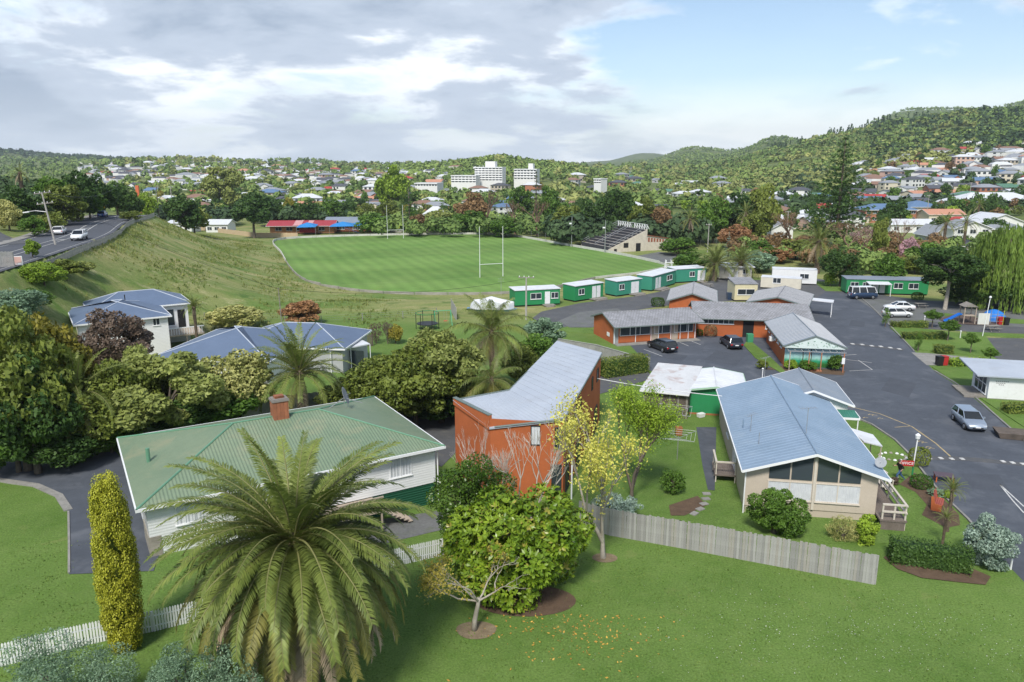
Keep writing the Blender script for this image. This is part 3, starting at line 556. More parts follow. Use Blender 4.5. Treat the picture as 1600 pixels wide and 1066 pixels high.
def frond_set(key, L, n, m, mo, md, lw, vee, droop, width):
    if key not in _FR:
        _FR[key] = [frond_mesh('frond', L * (0.85 + 0.15 * min(1, i / 3)), R(84 - i * 13), R(min(38 + i * 9, 84 - i * 13 + 86)), m if i < 7 else (mo if i < 9 else md), lw, n, i, droop, vee if i < 7 else vee * 0.3, width, RACHIS if i < 9 else md, 0.05 * (-1) ** i) for i in range(11)]
    return _FR[key]
def palm(name, label, loc, th, L, count, key='phoenix', seed=0, n=34, lw=0.55, vee=0.35, droop=0.2, width=0.06, dead=6, tr=0.35, group=None, kmin=0, kmax=9, mats=None):
    rng = random.Random(seed); t = thing(name, label, 'palm', loc, rng.uniform(0, 6), group); m, mo, md = mats or (LEAF['frond'], LEAF['frondold'], LEAF['dead'])
    fs = frond_set(key, 4.5, n, m, mo, md, lw, vee, droop, width); sc = L / 4.5
    mb = MB(); K = 14; mb.lathe((0, 0, 0), [(tr * (1.35 - 0.35 * min(1, i / 4)) * (1.0 + 0.10 * (i % 2)), -0.2 + (th + 0.2) * i / (K - 1)) for i in range(K)] + [(tr * 1.5, th + 0.1 * sc), (tr * 0.9, th + 0.55 * sc), (0.05, th + 0.9 * sc)], 12)
    mb.build('trunk', PTRUNK, t)
    for i in range(count):
        q = i / max(1, count - 1); k = kmin + q ** (0.85 if key != 'big' else 0.56) * (kmax - kmin); k = int(max(0, min(10, round(k + rng.uniform(-0.45, 0.45))))); az = i * 2.39996 + rng.uniform(-0.22, 0.22); rr = tr * 0.45
        o = link('frond', fs[k], t, (math.cos(az) * rr, math.sin(az) * rr, th + (0.75 - 0.55 * q) * sc), (rng.uniform(-.12, .12), rng.uniform(-.1, .1), az), sc * rng.uniform(0.88, 1.08))
    for i in range(dead):
        az = i * 2.39996 + 1 + rng.uniform(-0.3, 0.3); o = link('dead_frond', fs[10], t, (math.cos(az) * tr * 0.7, math.sin(az) * tr * 0.7, th + 0.1 * sc), (rng.uniform(-.2, .2), R(28) + rng.uniform(-.1, .2), az), sc * rng.uniform(0.6, 0.95)); o['label'] = 'dry grey brown hanging frond'
    return t
# shared crown shapes for ordinary trees; unit radius 1, centre at the origin
_CR = {}
def unit_crown(kind, leafkey, var, n, leaf, **kw):
    k = (kind, leafkey, var, n)
    if k not in _CR: _CR[k] = crown('crown', (1, 1, 1), n, leaf, LEAF[leafkey], seed=hash((kind, var)) % 9999 if False else (sum(map(ord, kind)) * 7 + var * 131), **kw)
    return _CR[k]
_TR = {}
def cone_crown(leafkey, var, tiers=13, per=9, n=20, droop=0.25, leaf=0.13, up=0.0, gap=0.0, expo=0.9):
    """conifer of height 1, radius 1 (scaled by the caller): whorls of boughs clad in needles"""
    k = ('cone', leafkey, var, tiers, per)
    if k in _CR: return _CR[k]
    rng = np.random.default_rng(var + 50); P_, N_, A_, S_ = [], [], [], []
    for t in range(tiers):
        q = (t + 0.4) / tiers; rad = (1 - q) ** expo * rng.uniform(0.85, 1.05) + 0.03
        for b in range(per):
            az = 2 * PI * b / per + t * 0.9 + rng.normal(0, 0.15); L_ = rad * rng.uniform(0.8, 1.1); m = max(4, int(n * rad)); s = rng.uniform(0.12, 1, m) * L_
            spread = 0.20 * s * rng.normal(0, 1, m); d = np.array([math.cos(az), math.sin(az), 0]); e = np.array([-math.sin(az), math.cos(az), 0])
            z = q + (up * s - droop * s ** 2) * (1 - gap) / 2.2 + rng.normal(0, 0.010, m)
            P_.append(d * s[:, None] + e * spread[:, None] + np.array([0, 0, 1]) * z[:, None]); N_.append(np.broadcast_to([0, 0, 1.], (m, 3)) + rng.normal(0, 0.45, (m, 3))); A_.append(np.broadcast_to(d * 2, (m, 3)))
            S_.append(np.full(m, leaf) * rng.uniform(0.7, 1.4, m) * (0.55 + 0.45 * rad))
    p = np.vstack(P_); pz = p.copy(); V, F = leaf_quads(p * np.array([1, 1, 2.4]), unit(np.vstack(N_)), np.concatenate(S_), rng, 0.55, np.vstack(A_)); V = V / np.array([1, 1, 2.4])
    _CR[k] = (npmesh('crown', V, F, LEAF[leafkey], np.clip(rng.normal(0.45, 0.22, len(F)), 0, 1)), None); return _CR[k]
def spot(u, vt, wpx, vb=None, Y=None):
    """ground position, height and crown width of a plant measured in the photograph"""
    if vb is not None: g = G(u, vb)
    else:
        a = at(u, vt, Y); g = Vector((a.x, Y, hz(a.x, Y)))
    top = at(u, vt, g.y); depth = g.y * CP + (CAM_H - g.z) * SP; return g, max(0.5, top.z - g.z, 0.45 * wpx * depth / FPX), wpx * depth / FPX
TREE_GROUP = {}
def tree(name, label, kind, leafkey, u, vt, wpx, vb=None, Y=None, var=0, seed=0, trunk=0.28, n=None, group=None, bark=None, leaf=None, cat='tree', dy=1.0):
    g, h, w = spot(u, vt, wpx, vb, Y); rng = random.Random(int(u * 7 + vt * 3 + seed)); t = thing(name, label, cat, g, rng.uniform(0, 6.28), group); bm_ = bark or BARK
    if kind in ('round', 'bush', 'tall', 'airy', 'spread'):
        th = h * (trunk if kind != 'bush' else 0.06); ch = h - th
        kw = dict(round=dict(nl=66, fill=0.88, rmin=0.13, rmax=0.34, jitter=1.0), bush=dict(nl=60, fill=0.86, rmin=0.14, rmax=0.36, jitter=1.0), tall=dict(nl=34, rmin=0.22, rmax=0.36, fill=0.8), airy=dict(nl=34, rmin=0.18, rmax=0.30, fill=0.85, jitter=1.0), spread=dict(nl=30, rmin=0.24, rmax=0.38, fill=0.8, flat=0.6))[kind]
        nn = int((n or 2600) * 1.9); me, C = unit_crown(kind, leafkey, var % 4, nn, leaf or 0.095, **kw); o = link('crown', me, t, (0, 0, th + ch * 0.5), (0, 0, rng.uniform(0, 6.28)), (w / 1.9, w / 1.9 * dy, ch / 1.95))
        tips = [(C[i][0] * w * 0.36, C[i][1] * w * 0.36, th + ch * 0.5 + C[i][2] * ch * 0.36) for i in range(0, min(len(C), 9))]
        link('trunk', trunk_mesh('trunk', th + ch * 0.4, max(0.05, h * 0.022 + w * 0.008), tips, bm_, int(u)), t)
    elif kind in ('cone', 'norfolk'):
        me, _ = cone_crown(leafkey, var) if kind == 'cone' else cone_crown(leafkey, 90 + var, 17, 7, 66, -0.05, 0.09, 0.24, 0.2, 0.8)
        link('crown', me, t, (0, 0, h * 0.05), (0, 0, rng.uniform(0, 6)), (w / 2, w / 2, h * 0.96)); mb = MB(); mb.tube([(0, 0, -0.2), (0, 0, h * 0.5), (0, 0, h * 0.985)], [h * 0.022, h * 0.014, h * 0.003], 7); mb.build('trunk', bm_, t, True)
    elif kind == 'column':
        me, C = unit_crown('column', leafkey, var % 3, n or 2600, 0.10, nl=40, fill=0.9, rmin=0.22, rmax=0.3, axis=(0, 0, 1), up=0.1); link('crown', me, t, (0, 0, h * 0.52), None, (w / 2.1, w / 2.1, h / 2.1)); MB().tube([(0, 0, -0.1), (0, 0, h * 0.5)], [0.09, 0.05], 6).build('trunk', bm_, t)
    elif kind == 'bare':
        me, tips = bare_mesh('branches', h, 0.62, max(0.06, h * 0.022), bm_, int(u) + seed, 5 if n is None else n, 0.26); zmax = max(v.z for v in tips); xr = max(max(abs(v.x), abs(v.y)) for v in tips)
        link('branches', me, t, (0, 0, 0), None, (w / 2 / xr, w / 2 / xr, h / zmax))
        if leafkey:
            rg = np.random.default_rng(int(u)); T = np.array([tuple(v) for v in tips]); T = T[np.array([v.z for v in tips]) > zmax * 0.45]; k = np.repeat(np.arange(len(T)), 3); p = T[k] + rg.normal(0, h * 0.025, (len(k), 3)); V, F = leaf_quads(p, unit(rg.normal(size=(len(k), 3))), np.full(len(k), leaf or h * 0.05), rg)
            link('foliage', npmesh('foliage', V, F, LEAF[leafkey], rg.uniform(0, 1, len(k))), t, None, None, (w / 2 / xr, w / 2 / xr, h / zmax))
    elif kind == 'willow':
        rg = np.random.default_rng(5); ns = 750; a = rg.uniform(0, 6.28, ns); rr = np.sqrt(rg.uniform(0.02, 1, ns)); V, F, LV = [], [], []; base = 0; dome = np.sqrt(np.maximum(0.02, 1 - rr ** 2 * 0.85))
        for i in range(ns):
            L_ = rg.uniform(0.25, 0.7) * (0.5 + rr[i] * 0.6); k = 16; s = np.linspace(0, 1, k); x = np.cos(a[i]) * (rr[i] + 0.06 * s); y = np.sin(a[i]) * (rr[i] + 0.06 * s); z = np.maximum(0.05, dome[i] - L_ * s); p = np.stack([x, y, z], -1) + rg.normal(0, 0.012, (k, 3))
            v, f = leaf_quads(p, unit(np.stack([np.cos(a[i]) + rg.normal(0, .4, k), np.sin(a[i]) + rg.normal(0, .4, k), rg.normal(0, 0.3, k)], -1)), np.full(k, 0.065) * rg.uniform(0.7, 1.3, k), rg, 0.28, np.broadcast_to([0, 0, -3.], (k, 3))); V.append(v); F.append(f + base); base += len(v); LV.append(np.clip(rg.normal(0.5, 0.2) + rg.normal(0, 0.12, k), 0, 1))
        link('crown', npmesh('crown', np.vstack(V), np.vstack(F), LEAF[leafkey], np.concatenate(LV)), t, None, None, (w / 2, w / 2, h)); link('trunk', trunk_mesh('trunk', h * 0.7, h * 0.03, [(w * .2, 0, h * .85), (-w * .2, .5, h * .85), (0, w * .2, h * .8)], bm_, 3), t)
    return t
def hedge(label, a, b, w, h, leafkey, seed=0, leaf=0.14, n=None, cat='hedge', round_=0.0, name='clipped_hedge', group=None):
    a = Vector(a); b = Vector(b); c = (a + b) / 2; L_ = (b - a).length; t = thing(name, label, cat, (c.x, c.y, c.z), math.atan2(b.y - a.y, b.x - a.x), group)
    n = n or int((2 * h * (L_ + w) + L_ * w) * 2.2 / (leaf * leaf)); n = min(n, 16000); link('foliage', boxcrown('foliage', (L_, w, h), n, leaf, LEAF[leafkey], seed, round_=round_), t)
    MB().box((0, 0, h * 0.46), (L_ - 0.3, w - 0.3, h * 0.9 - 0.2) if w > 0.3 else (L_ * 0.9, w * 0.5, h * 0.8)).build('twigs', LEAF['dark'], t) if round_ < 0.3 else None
    return t
paddock_grass(); lawn_tufts()
# ---------------------------------------------------------------- the foreground planting
palm('date_palm', 'huge date palm with arching feather fronds in the foreground', (at(458, 838, 29.0).x, 29.0, 0.0), 6.4, 5.7, 205, 'big', 3, 105, 0.52, 0.24, 0.20, 0.052, 44, 0.55, kmax=9.7)
def golden_column():
    g = G(198, 1012); t = thing('golden_conifer', 'tall narrow golden yellow conifer before the white picket fence', 'conifer', g); h = at(196, 742, g.y).z - g.z; w = 1.75
    rng = np.random.default_rng(11); nl = 330; z = rng.uniform(0.0, 1, nl) ** 0.9; prof = np.where(z < 0.12, 0.62 + z * 3, np.where(z < 0.5, 1.0, np.sqrt(np.maximum(0.0, 1 - ((z - 0.5) / 0.52) ** 2)) * 0.9 + 0.1)); a = rng.uniform(0, 6.28, nl)
    C = np.stack([np.cos(a) * prof * w * 0.40, np.sin(a) * prof * w * 0.40, 0.15 + z * (h - 0.45)], -1); r = rng.uniform(0.19, 0.30, nl); n = 56000; k = rng.integers(0, nl, n); d = unit(rng.normal(size=(n, 3))); p = C[k] + d * r[k][:, None] * np.array([1, 1, 1.9]) * rng.uniform(0.7, 1.05, (n, 1))
    nr = unit(d + rng.normal(0, 0.5, (n, 3))); V, F = leaf_quads(p, nr, 0.085 * rng.uniform(0.6, 1.4, n), rng, 0.6, np.broadcast_to([0, 0, 2.5], (n, 3))); link('foliage', npmesh('foliage', V, F, LEAF['goldcone'], np.clip(rng.normal(0.5, 0.22, n), 0, 1)), t)
    mb = MB(); mb.lathe((0, 0, 0), [(0.35, 0.1), (0.42, h * 0.2), (0.42, h * 0.5), (0.3, h * 0.75), (0.08, h * 0.9)], 10); mb.build('inner_twigs', LEAF['olive'], t); MB().tube([(0, 0, -.1), (0, 0, h * .5)], [.14, .08], 8).build('trunk', BARK, t)
golden_column()
def big_bush(name, label, u, v, Y, rad, n, leaf, key, seed, cat='shrub', nl=70, **kw):
    kw = {**dict(rmin=.15, rmax=.33, fill=.86, jitter=.95), **kw}
    c = at(u, v, Y); g = Vector((c.x, Y, hz(c.x, Y))); t = thing(name, label, cat, g); me, C = crown('foliage', rad, n, leaf, LEAF[key], seed, nl, **kw); link('foliage', me, t, (0, 0, c.z - g.z))
    tips = [tuple(Vector(C[i]) * 0.8 + Vector((0, 0, c.z - g.z))) for i in range(0, min(18, len(C)))]; link('trunk', trunk_mesh('trunk', max(0.6, (c.z - g.z) * 0.8), 0.10 + rad[0] * 0.03, tips, kw.get('bark', BARK), seed), t); return t
big_bush('olive_bush', 'soft grey green bush at the bottom left corner before the fence', 110, 1108, 25.0, (3.9, 2.2, 3.1), 42000, 0.095, 'grey', 21, nl=60, rmin=0.2, rmax=0.32, aspect=0.4)
big_bush('olive_bush', 'soft grey green bush between the golden conifer and the big palm', 305, 1100, 24.4, (2.7, 1.7, 2.5), 30000, 0.095, 'grey', 22, nl=50, rmin=0.2, rmax=0.32, aspect=0.4)
big_bush('magnolia_bush', 'big glossy yellow green magnolia in rosettes of large leaves', 812, 856, 36.8, (4.5, 2.9, 3.5), 4800, 0.27, 'magnolia', 31, 'tree', 46, rosette=7, aspect=0.42, rmin=0.24, rmax=0.38, fill=0.78)
big_bush('camellia_bush', 'dark green dense bush left behind the glossy magnolia', 735, 785, 40.6, (2.4, 2.0, 3.7), 18000, 0.14, 'gloss', 32, nl=40, rmin=0.24, rmax=0.38)
def small_tree():
    g = G(741, 985); t = thing('small_bare_tree', 'small pale tree with crooked branches and sparse yellowed leaves on the lawn', 'tree', g); mb = MB(); rng = random.Random(4); tips = []
    mb.tube([(0, 0, -0.1), (0.03, 0, 0.5), (0.16, 0, 1.15), (0.2, 0, 1.5)], [0.13, 0.10, 0.085, 0.08], 8)
    def go(p, d, L_, r, k):
        e = p + d * L_; m = p.lerp(e, 0.5) + Vector((rng.uniform(-1, 1), rng.uniform(-1, 1), rng.uniform(-.6, .6))) * L_ * 0.14; mb.tube([p, m, e], [r, r * .8, r * .62], 5, False); tips.append(e)
        if k:
            for _ in range(rng.choice((2, 2, 3))): go(e, (d + Vector((rng.uniform(-1, 1), rng.uniform(-.8, .8), rng.uniform(-.55, .65))) * 0.85).normalized(), L_ * rng.uniform(.6, .85), r * .62, k - 1)
    for d in ((1, 0.1, 0.55), (-0.9, .3, .7), (-0.35, -.5, .9), (.5, .5, .9), (-1, -.2, .25)): go(Vector((0.18, 0, 1.35)), Vector(d).normalized(), rng.uniform(.75, 1.0), 0.055, 4)
    mb.build('branches', PALEBARK, t, True); T = np.array([tuple(v) for v in tips if v.z > 1.7 and v.x < 1.3]); rg = np.random.default_rng(3); k = rg.integers(0, len(T), 2000); p = T[k] + rg.normal(0, 0.14, (2000, 3)); V, F = leaf_quads(p, unit(rg.normal(size=(2000, 3))), rg.uniform(.06, .16, 2000), rg, .5); link('foliage', npmesh('foliage', V, F, LEAF['autumn'], rg.uniform(0, 1, 2000)), t); t.scale = (1.2, 1.2, 1.2)
    sheet('tree_bed', [(g.x + .1 + 1.0 * math.cos(a) * (1 + .06 * math.sin(3 * a)), g.y + .75 * math.sin(a)) for a in np.linspace(0, 6.28, 26)[:-1]], MULCH, 0.02)
small_tree()
c = G(845, 950); sheet('shrub_bed', [(c.x - 0.8 + 2.7 * math.cos(a), c.y + 0.7 + 1.5 * math.sin(a)) for a in np.linspace(0, 6.28, 26)[:-1]], SOIL, 0.018)
c = G(945, 872); sheet('tree_bed', [(c.x + 0.75 * math.cos(a), c.y + .55 * math.sin(a)) for a in np.linspace(0, 6.28, 18)[:-1]], MULCH, 0.02)
def leaf_tree(name, label, u, vb, vt, key, seed, h_spread, nleaf, leaf, bark, depth=5, lean=0.0, first=.15):
    g = G(u, vb); h = at(u, vt, g.y).z - g.z; t = thing(name, label, 'tree', g); me, tips = bare_mesh('branches', h, 0.62, h * 0.0135, bark, seed, depth, first, upb=0.8, trunkf=0.35); zm = max(v.z for v in tips); xr = max(max(abs(v.x), abs(v.y)) for v in tips); s = (h_spread / xr, h_spread / xr, h / zm); link('branches', me, t, None, (0, lean, 0), s)
    if nleaf:
        T = np.array([tuple(v) for v in tips if v.z > zm * 0.2]) * np.array(s); rg = np.random.default_rng(seed); k = rg.integers(0, len(T), nleaf); p = T[k] + rg.normal(0, .3, (nleaf, 3)); V, F = leaf_quads(p, unit(rg.normal(size=(nleaf, 3))), leaf * rg.uniform(.6, 1.4, nleaf), rg, .55); link('foliage', npmesh('foliage', V, F, LEAF[key], rg.uniform(0, 1, nleaf)), t, None, (0, lean, 0))
    return t
leaf_tree('yellow_tree', 'slender tree with yellow spring leaves beside the paling fence', 943, 872, 632, 'yellow', 8, 3.5, 4600, 0.16, PALEBARK)
leaf_tree('lime_tree', 'feathery lime green sapling right of the yellow tree', 985, 782, 608, 'lime', 15, 2.8, 13000, 0.13, BARK)
WHITEBARK = mat('white_bark', (0.62, 0.58, 0.52), (0.46, 0.42, 0.37), scale=3, rough=.9)
leaf_tree('bare_tree', 'leafless white branched tree before the orange building, the taller right one', 822, 845, 645, None, 23, 3.2, 0, 0, WHITEBARK, 6, 0, .2)
leaf_tree('bare_tree', 'leafless white branched tree at the left corner of the orange building', 765, 845, 655, None, 27, 2.6, 0, 0, WHITEBARK, 6, 0, .2)
big_bush('lavender_bush', 'silvery blue bush leaning on the paling fence under the yellow tree', 962, 790, 45.2, (1.9, 1.0, 0.75), 5000, 0.12, 'blue', 41)
big_bush('citrus_tree', 'little citrus tree with sparse dark leaves on the back lawn', 1052, 752, 49.5, (0.95, 0.9, 0.95), 2600, 0.12, 'green', 42, 'tree')
big_bush('garden_shrub', 'large green shrub before the beige office wall', 1212, 800, 43.4, (2.15, 1.5, 1.6), 15000, 0.13, 'green', 43, nl=44)
big_bush('dry_shrub', 'straw coloured twiggy shrub beside the office deck', 1318, 828, 42.6, (1.15, 0.8, 1.0), 5000, 0.09, 'cream', 44, aspect=0.3)
big_bush('climber', 'bright lime green climber on the deck corner post', 1355, 828, 42.0, (0.6, 0.6, 1.2), 4200, 0.13, 'lime', 45)
big_bush('silver_tree', 'silvery grey green small tree beside the drive at the right', 1548, 850, 39.5, (1.45, 1.3, 1.9), 11000, 0.13, 'blue', 46, 'tree', nl=46, rmin=.2, rmax=.32)
hedge('dark clipped hedge running to the right of the paling fence end', G(1392, 878) + Vector((0, .3, 0)), G(1520, 898) + Vector((0, .3, 0)), 1.3, 1.35, 'dark', 3, 0.13)
sheet('hedge_bed', GP((1380, 872), (1402, 890), (1440, 904), (1500, 911), (1540, 915), (1548, 902), (1520, 890), (1390, 866)), SOIL, 0.05)
hedge('rounded olive shrub behind the office lamp post', G(1419, 728), G(1451, 728), 1.3, 1.5, 'olive', 4, 0.12, cat='shrub', round_=0.85, name='round_shrub')
hedge('rounded dark green shrub before the office lamp post', G(1422, 763), G(1455, 763), 1.25, 1.0, 'green', 5, 0.12, cat='shrub', round_=0.85, name='round_shrub')
